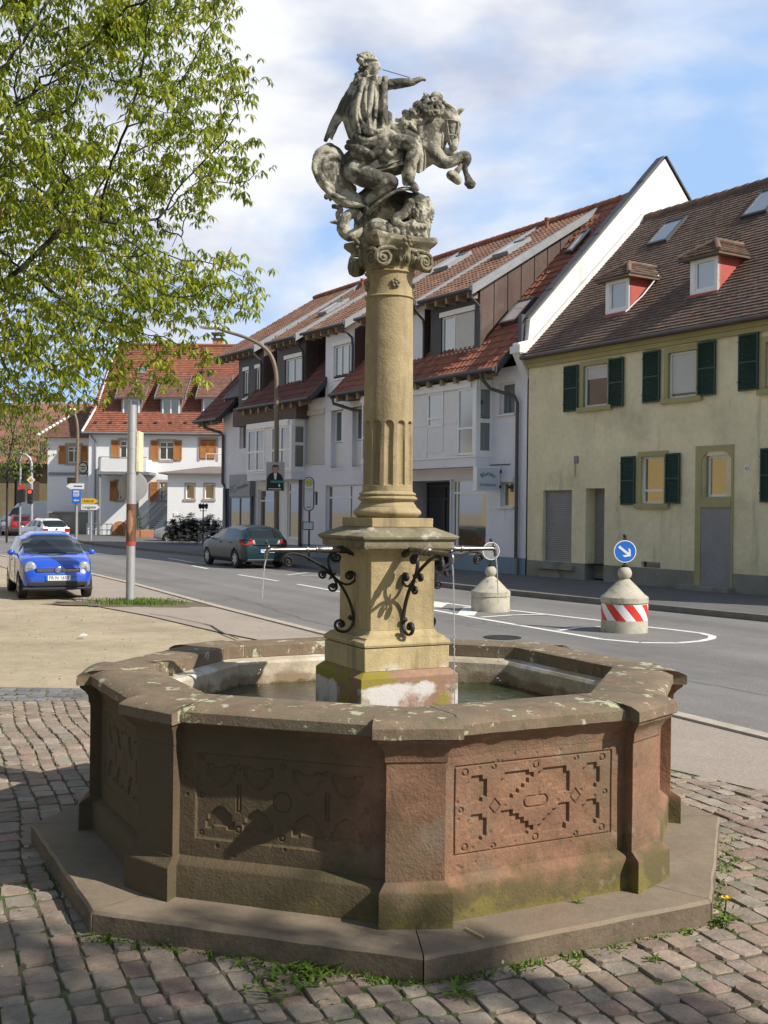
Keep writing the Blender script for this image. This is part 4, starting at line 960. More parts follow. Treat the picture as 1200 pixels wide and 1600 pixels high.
# shed dormers: (x left, x right of roof, face left, face right, eave z, face material)
kk=(12.40-9.0)/(4.92+.45)
def shed(xa,xb,fa,fb,mat,wins,zb,zeave=9.0,step=0):
    ye=-.45
    tiled('shed_roof',MAT['tile_brown'],lh,(xa,ye,zeave),(1,0,0),(0,4.92-ye,12.36-zeave),xb-xa-.16,math.hypot(4.92-ye,12.36-zeave),.21,.34,pan=.035,seed=int(-xa*10))
    slope_under('shed_boarding',MAT['wood_soffit'],lh,[(xa,ye+.02,zeave-.0),(xb,ye+.02,zeave-.0),(xb,4.9,12.33),(xa,4.9,12.33)],.14)
    mb=MB(); mb.rings([[Vector((xb-.17+s,ye-.03,zeave-.20)),Vector((xb-.17+s,ye-.03,zeave+.10)),Vector((xb-.17+s,4.92,12.46)),Vector((xb-.17+s,4.92,12.2))] for s in (0,.19)]); mb.build('shed_verge',MAT['zinc'],lh)
    mb=MB(); mb.tube([(xa,ye-.06,zeave),(xb,ye-.06,zeave-.02)],.06,10); 
    mb.tube([(xb-.1,ye-.06,zeave-.03),(xb-.1,ye-.04,zeave-.22),(xb-.12,-.10,zeave-.5),(xb-.12,-.06,zeave-.8),(xb-.12,-.06,zb+.25)],.045,8); mb.build('gutter_pipe',MAT['dark_metal'],lh,smooth=60)
    mb=MB()
    for i in range(int((xb-xa)/.6)): x=xa+.2+i*.6; mb.box(x,x+.11,ye+.06,0,zeave-.24,zeave-.05)
    mb.build('rafter_ends',MAT['rafter_wood'],lh)
    wall('dormer_face',MAT[mat],lh,fa,fb,zb,zeave+.05,[(*q[:4],.12) for q in wins])
    for q in wins:
        w_=window(lh,q[0],q[1],q[2],q[3],.06,q[4],(),gm=q[5],fw=.06,name='dormer_window'); m_=MB(); m_.box(q[0]-.06,q[1]+.04,-.04,.04,q[3],q[3]+.16); m_.build('shutter_box',MAT['white_frame'],w_); m_=MB(); m_.box(q[0]-.03,q[1]+.04,-.06,.05,q[2]-.06,q[2]); m_.build('sill',MAT['white_frame'],w_)
        if len(q)>6: m_=MB(); m_.box(q[0]+(q[1]-q[0])*.42,q[1]-.03,.045,.058,q[2]+.03,q[3]-.03); m_.build('roller_blind',MAT['roller'],w_)
    # copper cheek with standing seams on the right side
    zr=lambda y: 6.30+(y+.85)*(12.35-6.55)/5.52
    cx=fb
    mb=MB(); 
    ys=[0,4.3]; mb.add([(cx,0,zb),(cx,0,zeave+.15),(cx,4.5,zeave+(4.5-ye)*kk),(cx,4.5,zr(4.5)-.3),(cx,0,zr(0)-.3)],[(0,1,2,3,4)]); mb.add([(fa,0,zb),(fa,0,zeave+.15),(fa,4.5,zeave+(4.5-ye)*kk),(fa,4.5,zr(4.5)-.3),(fa,0,zr(0)-.3)],[(0,1,2,3,4)])
    for i in range(1,8): y=i*.55; mb.box(cx,cx+.025,y,y+.02,zr(y)-.1,zeave+(y-ye)*kk)
    mb.build('dormer_cheek',MAT['copper'],lh)
t5=lambda cx,cy:fac(*c5(cx,cy)); 
def wq(f,a,b,m,g,*r): q=bb(f,a,b); return (q[0],q[1],q[2],q[3],m,g,*r)
shed(-5.25,-2.25,fac(673,500)[0],fac(750,500)[0],'dark_cladding',[wq(c5,(280,60),(578,405),(.38,),'glass_curtain',1)],6.6,9.02)
shed(-9.45,-5.42,-8.9,-5.6,'lilac_plaster',[(-8.4,-7.2,7.0,8.4,(.5,),'glass')],6.6,9.02)
shed(fac(487,519)[0],fac(556,503)[0],fac(509,540)[0],fac(554,540)[0],'lilac_plaster',[wq(c4,(315,480),(495,800),(.36,.72),'glass_curtain')],6.45,9.02)
shed(fac(431,542)[0],fac(478,529)[0],fac(433,560)[0],fac(478,560)[0],'dark_cladding',[wq(c6,(505,275),(600,440),(.45,),'glass_curtain')],6.6,9.02)
shed(-22.6,fac(412,549)[0],fac(373,580)[0],fac(412,580)[0],'dark_cladding',[wq(c6,(280,345),(308,495),(.5,),'glass'),wq(c6,(345,330),(374,482),(.5,),'glass')],6.5,9.0)
# main roof: front slope between the dormers, ridge and rear slope
k=(12.35-6.55)/5.52
tiled('main_roof',MAT['tile_orange'],lh,(-22.4,-.1,7.10),(1,0,0),(0,5.02,5.02*k),22.0,math.hypot(5.02,5.02*k),.24,.34,pan=.035,clip=lambda u,v: v>5.4,seed=9)
slope_under('roof_boarding',MAT['dark_cladding'],lh,[(-22.3,0,7.15),(-.5,0,7.15),(-.5,4.9,12.28),(-22.3,4.9,12.28)],.1)
slope_under('rear_roof',MAT['tile_brown'],lh,[(-22.6,4.92,12.4),(-.4,4.92,12.4),(-.4,10.4,6.8),(-22.6,10.4,6.8)])
mb=MB()
for i in range(58): mb.tube([(-22.6+i*.38,4.92,12.46),(-22.2+i*.38,4.92,12.48)],[.10,.115],8)
mb.build('ridge_tiles',MAT['tile_orange'],lh,smooth=50)
mb=MB()
for px,py in ((575,440),(865,333)):
    x,z=fac(px,py,-4.6); mb.tube([(x,4.3,11.6),(x,4.3,12.3)],.06,8); mb.tube([(x,4.3,12.3),(x,4.3,12.38)],.09,8)
mb.build('vent_pipes',MAT['tile_orange'],lh)
# skylights of the shed roofs
def shedpt(px,py): return roofpt(px,py,9.02+.45*kk+.05,kk)
def skys(pts): skylight(pts,lh,9.02+.45*kk+.03,kk,'skylight_glass','zinc',.13)
skys([c4(200,205),c4(250,190),c4(470,60),c4(400,85)])
cc=lambda cx,cy:(480+cx/4.286,360+cy/4.286)
skys([cc(95,560),cc(130,565),cc(270,475),cc(225,485)]); skys([cc(870,265),cc(905,280),cc(1100,160),cc(1040,175)])
skys([(773,402),(783,403),(832,376),(815,378)])
skylight([cr(218,372),cr(242,362),cr(325,282),cr(300,290)],lh,6.47+.85*k,k)
skylight([cr(2,612),cr(62,600),cr(125,520),cr(75,528)],lh,6.45+.85*k,k,'skylight_glass')
# downpipes
def pipe(pts,r=.055,name='downpipe',m='brown_pipe'): mb=MB(); mb.tube(pts,r,10); return mb.build(name,MAT[m],lh,smooth=60)
xp=fac(811,760)[0]; pipe([(-1.25,-.86,6.28),(-1.22,-.84,6.05),(-1.05,-.65,5.75),(xp-.1,-.12,5.5),(xp,-.10,5.3),(xp,-.10,.15)]); pipe([(xp,-.10,.62),(xp,-.10,.12)],.07,'pipe_foot','zinc')
xp=fac(472,760)[0]; pipe([(xp-1.6,-.8,6.3),(xp-1.5,-.75,6.15),(xp-.1,-.1,5.9),(xp,-.09,5.7),(xp,-.09,.2)],.07)
pipe([(-22.9,-.78,6.1),(-22.85,-.7,5.8),(-22.2,-.15,5.55),(-22.05,-.1,5.4),(-22.05,-.1,3.2),(-21.95,.0,3.0),(-21.95,.1,.2)],.07)
pipe([fa_ for fa_ in [(fac(548,610)[0],-.8,6.25),(fac(548,610)[0],-.75,6.0),(fac(560,625)[0],-.2,5.75),(fac(575,632)[0],-.1,5.65),(fac(575,632)[0],-.1,.2)]],.06)
x_,z_=fac(765,727); pipe([(x_,-.03,z_),(x_+1.05,-.03,z_)],.015,'wall_rail','dark_metal')
# parapet gable wall of the row, white with dark capping
pg=thing('parapet_gable','tall white rendered party wall gable with dark metal capping between lilac and yellow house','wall',F0,ROTH)
prof=[(-.38,6.72),(-.38,7.05),(-.02,7.15),(.05,7.78),(5.63,13.58),(10.4,8.4),(10.4,6.0),(.0,6.0)]
mb=MB(); mb.rings([[Vector((x,y,z)) for y,z in prof] for x in (-.32,-.03)]); mb.build('gable_wall',MAT['white_render'],pg,bevel=.01)
mb=MB(); 
n=6
for i in range(n):
    a=Vector((0,.0,7.80)).lerp(Vector((0,5.63,13.64)),i/n); b=Vector((0,.0,7.80)).lerp(Vector((0,5.63,13.64)),(i+.99)/n); u_=Vector((0,-.72,.70))
    mb.rings([[a+u_*h+Vector((x,0,0)) for x,h in ((-.37,0),(-.37,.04+.010*(i%2)),(-.035,.05+.012*(i%2)),(-.035,0))],[b+u_*h+Vector((x,0,0)) for x,h in ((-.37,0),(-.37,.04+.010*(i%2)),(-.035,.05+.012*(i%2)),(-.035,0))]])
a=Vector((0,5.63,13.64)); b=Vector((0,10.4,8.48)); u_=Vector((0,.72,.70))
mb.rings([[p+u_*h+Vector((x,0,0)) for x,h in ((-.37,0),(-.37,.05),(.03,.05),(.03,0))] for p in (a,b)])
mb.box(-.37,-.2,-.14,.0,7.05,7.95); mb.build('metal_capping',MAT['dark_metal'],pg)
# stepped white flashing running up the yellow roof
kk2=1.028; mb=MB(); mb.rings([[Vector((x,y,z)) for y,z in ((-.42,6.70),(-.42,6.98),(.1,7.18),(4.55,11.62),(4.95,11.45),(4.6,11.3),(0,6.8))] for x in (-.028,.10)]); mb.box(-.35,.12,-.46,-.3,6.74,6.95); mb.build('white_flashing',MAT['white_render'],pg)
# ================================================================ WHITE HOUSE AT THE END OF THE STREET
def hx(px,py,Y): p=at(px,py,Y); return p.x,p.z
cg=lambda cx,cy:(160+cx/6,640+cy/6); ck=lambda cx,cy:(cx/3.334,480+cy/3.334); cl=lambda cx,cy:(cx/6.667,640+cy/6.667)
def rb(f,a,b,Y): (p0,q0),(p1,q1)=f(*a),f(*b); x0,_=hx(p0,(q0+q1)/2,Y); x1,_=hx(p1,(q0+q1)/2,Y); z1=hx((p0+p1)/2,q0,Y)[1]; z0=hx((p0+p1)/2,q1,Y)[1]; return x0,x1,z0,z1
YH=78.0
wh=thing('white_house','white rendered inn with big orange tiled roof, three shed dormers and wooden shutters','house',(0,YH,0))
xa,xb=hx(138,760,YH)[0],hx(352,760,YH)[0]+7; ez=7.3
ww=[rb(ck,(625,695),(695,785),YH),rb(ck,(830,700),(907,795),YH),rb(ck,(1042,690),(1125,792),YH),rb(cg,(535,680),(610,850),YH),rb(cg,(130,680),(190,850),YH)]
ar=rb(cl,(1170,1160),(1330,1350),YH)
wall('wall',MAT['white_house_render'],wh,xa,xb,0,ez,[(*q,.15) for q in ww]+[(ar[0]+.3,ar[1]-.3,0,ar[2]+.9,.4)])
mb=MB(); mb.add([(xa,0,0),(xa,12,0),(xa,12,ez),(xa,0,ez)],[(0,1,2,3)]); mb.add([(xb,0,0),(xb,12,0),(xb,12,ez),(xb,0,ez)],[(0,1,2,3)]); mb.add([(xa,12,0),(xb,12,0),(xb,12,ez),(xa,12,ez)],[(0,1,2,3)]); mb.build('side_wall',MAT['white_house_render'],wh)
for q in ww[:2]+ww[3:]:
    window(wh,*q,.05,(.5,),(.7,),fw=.07); mb=MB(); b=.16
    mb.box(q[0]-b,q[0],-.03,.05,q[2]-.12,q[3]+.18); mb.box(q[1],q[1]+b,-.03,.05,q[2]-.12,q[3]+.18); mb.box(q[0],q[1],-.03,.05,q[3],q[3]+.18); mb.box(q[0],q[1],-.05,.05,q[2]-.15,q[2]); mb.build('window_surround',MAT['pink_surround'],wh)
def wsh(x0,x1,z0,z1,y=-.08,p=None,mat='orange_shutter'):
    mb=MB(); f=.07; mb.box(x0,x0+f,y,y+.04,z0,z1); mb.box(x1-f,x1,y,y+.04,z0,z1); mb.box(x0+f,x1-f,y,y+.04,z0,z0+f); mb.box(x0+f,x1-f,y,y+.04,z1-f,z1); mb.box(x0+f,x1-f,y,y+.04,z0+(z1-z0)*.62,z0+(z1-z0)*.62+f)
    mb.box(x0+f,x1-f,y+.015,y+.03,z0+f,z0+(z1-z0)*.62)
    n=9
    for i in range(n): z=z0+(z1-z0)*(.66+.30*i/n); mb.add([(x0+f,y,z),(x1-f,y,z),(x1-f,y+.03,z+.05),(x0+f,y+.03,z+.05)],[(0,1,2,3)])
    return mb.build('shutter',MAT[mat],p or wh)
for a,b in (((580,692),(620,785)),((785,693),(825,798)),((907,693),(948,798)),((712,700),(738,785)),((1043,695),(1083,788)),((1085,695),(1123,788)),((573,905),(610,1010)),((783,910),(822,1015)),((718,930),(735,1000))): wsh(*rb(ck,a,b,YH))
q=ww[2]; mb=MB(); b=.16; mb.box(q[0]-b,q[0],-.04,.02,q[2]-.12,q[3]+.15); mb.box(q[1],q[1]+b,-.04,.02,q[2]-.12,q[3]+.15); mb.box(q[0],q[1],-.04,.02,q[3],q[3]+.15); mb.build('window_surround',MAT['pink_surround'],wh)
# roof: flared eave, slight hip at the left
rz=14.2; ry=6.0; rxl=hx(183,540,84)[0]; 
def rline(z): f=max(0,(z-ez)/(rz-ez)); return xa-.35+(rxl-xa+.35)*f**.8
RLn=math.hypot(ry+.4,rz-ez+.1)
tiled('roof',MAT['tile_house'],wh,(xa-.4,-.4,ez-.15),(1,0,0),(0,ry+.4,rz-ez+.15),xb-xa+.4,RLn,.19,.20,clip=lambda u,v:(xa-.4+u)>rline(ez-.1+v*(rz-ez)/RLn)-.0,seed=12,lift=.05)
slope_under('roof_underlay',MAT['wood_soffit'],wh,[(xa-.3,-.38,ez-.12),(xb,-.38,ez-.12),(xb,ry,rz-.02),(rxl+.05,ry,rz-.02)],.15)
slope_under('rear_roof',MAT['tile_house'],wh,[(rxl,ry,rz),(xb,ry,rz),(xb,12.4,ez),(xa-.3,12.4,ez)])
mb=MB(); mb.add([(xa-.38,-.35,ez-.1),(rxl,ry,rz+.02),(xa-.3,12.4,ez)],[(0,1,2)]); mb.build('hip_roof',MAT['tile_house'],wh)
mb=MB(); mb.tube([(xa-.38,-.4,ez-.05),(xa+.2,1.6,ez+2.0),(rxl,ry,rz+.05)],.08,6); mb.build('verge_trim',MAT['white_panel'],wh)
mb=MB(); mb.tube([(rxl,ry,rz+.05),(xb,ry,rz+.05)],.13,8); mb.build('ridge_tiles',MAT['tile_house'],wh)
mb=MB(); mb.tube([(xa-.4,-.46,ez-.12),(xb,-.46,ez-.12)],.08,8); mb.build('gutter',MAT['zinc'],wh)
mb=MB(); mb.tube([(xa+.15,-.4,ez-.2),(xa+.5,-.1,ez-.7),(xa+.5,-.1,.2)],.06,8); mb.build('downpipe',MAT['zinc'],wh)
def sl(z): return -.4+(z-ez+.1)*(ry+.4)/(rz-ez+.1)
for a,b in (((640,478),(727,578)),((845,478),(937,578)),((1058,478),(1160,578))):
    Yd=YH+1.0; x0,x1,z0,z1=rb(ck,a,b,Yd); y0=Yd-YH
    window(wh,x0,x1,z0,z1,y0-.05,(.5,),(),fw=.10,name='dormer_window')
    mb=MB(); mb.box(x0-.12,x0,y0,y0+.12,z0-.1,z1+.1); mb.box(x1,x1+.12,y0,y0+.12,z0-.1,z1+.1); mb.box(x0-.2,x1+.2,y0-.1,y0+.05,z0-.14,z0)
    for x in (x0-.1,x1+.08): mb.add([(x,y0,z0),(x,y0,z1+.1),(x,sl(z1+1.3),z1+1.0)],[(0,1,2)])
    mb.build('dormer_wall',MAT['zinc'],wh)
    L_=math.hypot(3.0,1.9); e0=(x0-.45,y0-.45,z1+.05); e1=(x1+.45,y0-.45,z1+.05); ys=y0-.45
    tiled('dormer_roof',MAT['tile_house_brown'],wh,e0,(1,0,0),(0,2.4,1.72),x1-x0+.9,3.0,.19,.2,seed=3)
    mb=MB()
    for x in (e0[0],e1[0]): mb.rings([[Vector((x+s,ys-.03,z1-.08)),Vector((x+s,ys-.03,z1+.16)),Vector((x+s,ys+2.5,z1+1.95)),Vector((x+s,ys+2.5,z1+1.7))] for s in (-.02,.03)])
    mb.box(e0[0],e1[0],ys,ys+.5,z1-.03,z1+.02); mb.build('dormer_fascia',MAT['zinc'],wh)
x0,x1,z0,z1=rb(ck,(1112,165),(1162,200),85); mb=MB(); mb.box(x0,x1,6.6,7.4,rz-.6,z1); mb.build('chimney',MAT['arch_stone'],wh); mb=MB(); mb.box(x0-.1,x1+.1,6.5,7.5,z1+.28,z1+.42); mb.box(x0+.05,x0+.15,6.7,7.3,z1,z1+.28); mb.box(x1-.15,x1-.05,6.7,7.3,z1,z1+.28); mb.box(x0-.1,x1+.1,6.5,7.5,z1-.08,z1); mb.build('chimney_cap',MAT['dark_metal'],wh)
for cx in (1052,1098):
    mb=MB(); p=at(*ck(cx,350),YH+3.6); mb.tube([(p.x,3.2,p.z-.5),(p.x,3.2,p.z+.1)],.13,8); mb.box(p.x-.25,p.x+.25,3.0,3.4,p.z+.1,p.z+.22); mb.build('roof_vent',MAT['dark_metal'],wh)
mb=MB()
for cy,n0 in ((603,11),(243,9)):
    for i in range(n0):
        p=at(*ck(500+i*78 if cy>500 else 680+i*70,cy),YH+(.3 if cy>500 else 5.0)); y_=sl(p.z); mb.box(p.x-.1,p.x+.1,y_-.12,y_+.02,p.z,p.z+.10)
mb.build('snow_hooks',MAT['dark_metal'],wh)
sk=rb(ck,(708,310),(760,345),YH+3.8); mb=MB(); mb.rings([[Vector((sk[0],sl(z)-.12,z)),Vector((sk[1],sl(z)-.12,z)),Vector((sk[1],sl(z)+.1,z)),Vector((sk[0],sl(z)+.1,z))] for z in (sk[2],sk[3])]); mb.build('skylight',MAT['skylight_glass'],wh)
# arch of the cellar door
cx_=(ar[0]+ar[1])/2; rr=(ar[1]-ar[0])/2; zc=ar[3]-rr
mb=MB(); o_=[];i_=[]
pts=[(-1,-zc)]+[(-math.cos(math.pi*k/12),math.sin(math.pi*k/12)*rr) for k in range(13)]+[(1,-zc)]
ou=[Vector((cx_+a*rr,-.08,zc+b)) for a,b in pts]; inn=[Vector((cx_+a*(rr-.3),-.08,zc+(b if b<0 else b*(rr-.3)/rr))) for a,b in pts]
for k in range(len(ou)-1): mb.rings([[ou[k],ou[k+1],inn[k+1],inn[k]],[p+Vector((0,.3,0)) for p in (ou[k],ou[k+1],inn[k+1],inn[k])]])
mb.build('door_arch',MAT['arch_stone'],wh); mb=MB(); mb.add([p+Vector((0,.05,0)) for p in inn],[tuple(range(len(inn)))]); mb.build('door',MAT['orange_shutter'],wh)
# balcony on posts
bx=rb(ck,(515,790),(762,855),YH-2); mb=MB(); mb.box(bx[0],bx[1],-2.0,-1.9,bx[2],bx[3]); mb.box(bx[0],bx[0]+.1,-1.9,0,bx[2],bx[3]); mb.box(bx[1]-.1,bx[1],-1.9,0,bx[2],bx[3]); mb.build('balcony_parapet',MAT['white_panel'],wh)
mb=MB(); mb.box(bx[0]-.1,bx[1]+.25,-2.15,0,bx[2]-.22,bx[2]-.02); mb.tube([(bx[0],-1.95,bx[3]+.12),(bx[1],-1.95,bx[3]+.12)],.03,6); mb.tube([(bx[0]+.05,-1.95,0),(bx[0]+.05,-1.95,bx[3]+.1)],.11,8); mb.tube([(bx[1]-.6,-1.95,0),(bx[1]-.6,-1.95,bx[2])],.11,8); mb.build('balcony_frame',MAT['zinc'],wh)
# outside stair with railing
s0=at(212,846,73.5); s1=at(262,792,75); mb=MB(); n=14
for i in range(n): x=s0.x+(s1.x-s0.x)*i/n; z=.1+(s1.z-.1)*i/n; mb.box(x,x+.32,-4.2,-2.6,z,z+.05)
mb.rings([[Vector((s0.x,y,.0)),Vector((s0.x+.3,y,.0)),Vector((s1.x+.3,y,s1.z-.1)),Vector((s1.x,y,s1.z+.05))] for y in (-4.26,-4.2)]); mb.box(s1.x,s1.x+1.0,-4.2,-2.0,s1.z-.1,s1.z); mb.build('outside_stair',MAT['zinc'],wh)
mb=MB()
for y in (-4.25,-2.6):
    mb.tube([(s0.x-.2,y,1.1),(s1.x,y,s1.z+1.0),(s1.x+1,y,s1.z+1.0)],.04,6); mb.tube([(s0.x-.2,y,.3),(s1.x,y,s1.z+.2)],.03,6)
    for i in range(22): f=i/21; x=s0.x-.2+(s1.x-s0.x+.2)*f; z=.1+(s1.z)*f; mb.tube([(x,y,z),(x,y,z+1.0)],.014,4)
mb.build('stair_railing',MAT['zinc'],wh)
x0=hx(175,843,YH)[0]; mb=MB(); 
for z in (.9,.5): mb.tube([(xa+.6,-2.5,z),(x0+.6,-2.5,z)],.03,5)
for i in range(6): x=xa+.6+(x0-xa)*i/5; mb.tube([(x,-2.5,0),(x,-2.5,.9)],.03,5)
mb.build('yard_railing',MAT['zinc'],wh)
# annex
an=thing('white_annex','low white annex with flat grey roof and two small windows behind the dark hedge','house',(0,73,0))
ax0=hx(261.5,790,73)[0]; ax1=hx(352,790,73)[0]+5; az=hx(300,741,73)[1]
aw=[rb(cg,(785,700),(860,835),73),rb(cg,(962,700),(1045,835),73)]
wall('wall',MAT['white_house_render'],an,ax0,ax1,0,az,[(*q,.2) for q in aw]); mb=MB(); mb.add([(ax0,0,0),(ax0,4.6,0),(ax0,4.6,az),(ax0,0,az)],[(0,1,2,3)]); mb.build('side_wall',MAT['white_house_render'],an)
for q in aw: 
    w_=window(an,*q,.12,fw=.04,gm='glass'); m_=MB(); m_.box(q[0]-.14,q[1]+.14,-.08,.0,q[2]-.14,q[2]); m_.box(q[0]-.1,q[0],-.02,.0,q[2],q[3]+.1); m_.box(q[1],q[1]+.1,-.02,0,q[2],q[3]+.1); m_.box(q[0],q[1],-.02,0,q[3],q[3]+.1); m_.build('sill',MAT['pink_surround'],w_)
A('felt_roof',(.20,.165,.145),.9,.1,1,.003,30)
mb=MB(); z2=az+.95; mb.rings([[Vector((ax0-.5,-.5,az)),Vector((ax1,-.5,az)),Vector((ax1,4.6,az)),Vector((ax0-.5,4.6,az))],[Vector((ax0-.5,-.5,az+.08)),Vector((ax1,-.5,az+.08)),Vector((ax1,4.6,az+.08)),Vector((ax0-.5,4.6,az+.08))],[Vector((ax0+2.3,2.2,z2-.35)),Vector((ax1,2.2,z2-.35)),Vector((ax1,4.6,z2-.35)),Vector((ax0+2.3,4.6,z2-.35))]]); mb.build('roof',MAT['felt_roof'],an)
mb=MB(); xr=ax0+2.1; mb.tube([(xr,2.4,z2+.5),(ax1,2.4,z2+.5)],.03,5)
for i in range(10): mb.tube([(xr+i*.6,2.4,z2-.3),(xr+i*.6,2.4,z2+.5)],.02,4)
mb.build('roof_railing',MAT['white_panel'],an)
A('paper',(.75,.75,.75),.6,0); A('blue_sign',(.015,.14,.55),.4,.0); A('yellow_sign',(.75,.42,.02),.45,0); A('white_sign',(.75,.75,.75),.4,0); A('red_sign',(.62,.035,.02),.4,0)
q=rb(cg,(668,966),(700,1000),72.9); mb=MB(); mb.box(q[0],q[1],-.05,-.0,q[2],q[3]); mb.build('notice_plate',MAT['paper'],an)
# wing left of the inn
wg=thing('corner_house','pale corner house with hipped tile roof and wooden shutters left of the white inn','house',(0,80,0))
gx0,gx1=hx(74,760,80)[0],hx(139,760,80)[0]; gz=hx(100,684,80)[1]
gw=rb(cl,(705,385),(835,555),80); g2_=rb(cl,(700,708),(785,770),80)
wall('wall',MAT['white_house_render'],wg,gx0,gx1,0,gz,[(*gw,.15),(*g2_,.15)]); mb=MB(); mb.add([(gx0,0,0),(gx0,10,0),(gx0,10,gz),(gx0,0,gz)],[(0,1,2,3)]); mb.build('side_wall',MAT['white_house_render'],wg)
window(wg,*gw,.05,(.5,),(.75,),fw=.08); window(wg,*g2_,.05,fw=.05,fm='dark_metal'); mb=MB(); b=.2; mb.box(gw[0]-b,gw[0],-.03,.05,gw[2]-.2,gw[3]+.25); mb.box(gw[1],gw[1]+b,-.03,.05,gw[2]-.2,gw[3]+.25); mb.box(gw[0],gw[1],-.03,.05,gw[3],gw[3]+.25); mb.box(gw[0],gw[1],-.03,.05,gw[2]-.2,gw[2]); mb.build('window_surround',MAT['pink_surround'],wg)
wsh(*rb(cl,(612,375),(682,567),80),p=wg); wsh(*rb(cl,(843,375),(912,567),80),p=wg)
q=rb(cl,(510,655),(800,685),80); mb=MB(); mb.box(q[0],q[1]+1.5,-.12,0,q[2],q[3]); mb.build('string_course',MAT['zinc'],wg)
q=rb(cl,(515,1080),(920,1340),79); mb=MB(); mb.box(q[0],q[1],-1.2,-.9,0,q[3]); mb.box(q[0]-.1,q[1]+.1,-1.3,-.85,q[3],q[3]+.12); mb.build('low_wall',MAT['grey_plinth'],wg)
ap=Vector((hx(117,645,84)[0],4.5,hx(117,645,84)[1])); e0=Vector((gx0-.6,-.5,gz)); e1=Vector((gx1+.4,-.5,gz)); ap2=Vector((gx1+2,4.5,ap.z+1.5))
Lw=math.hypot(5.0,ap.z-gz)
tiled('roof',MAT['tile_house_brown'],wg,e0,(1,0,0),(0,5.0,ap.z-gz),gx1-gx0+1.6,Lw*1.35,.19,.2,clip=lambda u,v:u>v/Lw*(ap.x-e0.x),seed=5)
mb=MB(); mb.add([e0,ap,Vector((gx0-.6,10,gz))],[(0,1,2)]); mb.add([e0,e1,Vector((gx1+.4,10,gz)),Vector((gx0-.6,10,gz))],[(0,1,2,3)]); mb.build('side_roof',MAT['tile_house_brown'],wg)
mb=MB(); m_=11
for i in range(m_): a=e0.lerp(ap,i/m_); b=e0.lerp(ap,(i+.6)/m_); mb.tube([a+Vector((0,0,.12)),b+Vector((0,0,.12))],.10,6)
mb.build('hip_tiles',MAT['white_panel'],wg)
# old ochre house far left with brown roof
A('ochre_wall',(.20,.155,.085),.95,.2,.4,.01,20); A('far_roof',(.25,.115,.085),.9,.2,.6,.01,12,stretch=(1,1,3))
oh=thing('ochre_house','old ochre house with large faded red roof behind the traffic signals','house',(0,98,0))
ox0,ox1=-40,hx(82,760,98)[0]; oz=hx(60,725,98)[1]; orz=hx(60,633,106)[1]
mb=MB(); mb.box(ox0,ox1,0,12,0,oz); mb.build('wall',MAT['ochre_wall'],oh)
mb=MB(); mb.rings([[Vector((ox0-1,-1,oz)),Vector((ox1+6,-1,oz)),Vector((ox1+6,13,oz)),Vector((ox0-1,13,oz))],[Vector((ox0-1,6,orz)),Vector((ox1+6,6,orz)),Vector((ox1+6,6.2,orz)),Vector((ox0-1,6.2,orz))]]); mb.build('roof',MAT['far_roof'],oh)
window(oh,*rb(cl,(415,330),(465,470),97.9),-.05,(.5,),(),fm='dark_metal'); 
for a in ((180,240),(345,410)): 
    q=rb(cl,(a[0],560),(a[1],1080),97.9); mb=MB(); mb.box(q[0],q[1],-.1,0,0,q[3]); mb.build('door',MAT['wood_soffit'],oh)
rh=thing('red_roof_house','distant house with long faded red roof left of the corner house','house',(0,120,0))
q0=hx(30,640,120); q1=hx(122,636,120); mb=MB(); mb.box(q0[0],q1[0]+6,0,9,0,hx(60,690,120)[1]); mb.build('wall',MAT['ochre_wall'],rh); zz=hx(60,690,120)[1]; mb=MB(); mb.rings([[Vector((q0[0]-1,-1,zz)),Vector((q1[0]+7,-1,zz)),Vector((q1[0]+7,11,zz)),Vector((q0[0]-1,11,zz))],[Vector((q0[0]+1,5,q1[1]+.2)),Vector((q1[0]+6,5,q1[1]+.2)),Vector((q1[0]+6,5.2,q1[1]+.2)),Vector((q0[0]+1,5.2,q1[1]+.2))]]); mb.build('roof',MAT['far_roof'],rh)
# ================================================================ CARS
A('paint_blue',(.012,.075,.50),.28,.0,1,0,1,coat=1,spec=.5); A('paint_green',(.004,.024,.032),.32,0,coat=.15); A('paint_white',(.66,.67,.68),.3,0,coat=1); A('paint_red',(.22,.012,.015),.3,0,coat=1); A('paint_dark',(.02,.022,.028),.3,0,coat=1); A('paint_silver',(.35,.36,.37),.3,0,coat=1,metal=.4)
A('car_glass',(.014,.018,.018),.03,0,spec=.8); A('tyre',(.018,.018,.018),.85,.1,20); A('rim',(.45,.45,.45),.35,.05,10,metal=.7); A('black_plastic',(.018,.018,.019),.55,0); A('headlamp',(.42,.44,.46),.12,0,spec=.9,metal=.35); A('tail_red',(.45,.015,.012),.15,0,spec=.8); A('orange_lamp',(.75,.25,.03),.2,0); A('chrome',(.6,.6,.6),.15,0,metal=1); A('seat_cloth',(.035,.035,.037),.9,0)
def interp(k,x):
    if x<=k[0][0]: return k[0][1]
    for (a,b),(c,d) in zip(k[:-1],k[1:]):
        if x<=c:
            t=(x-a)/(c-a); t=t*t*(3-2*t)*.35+t*.65; return b+(d-b)*t
    return k[-1][1]
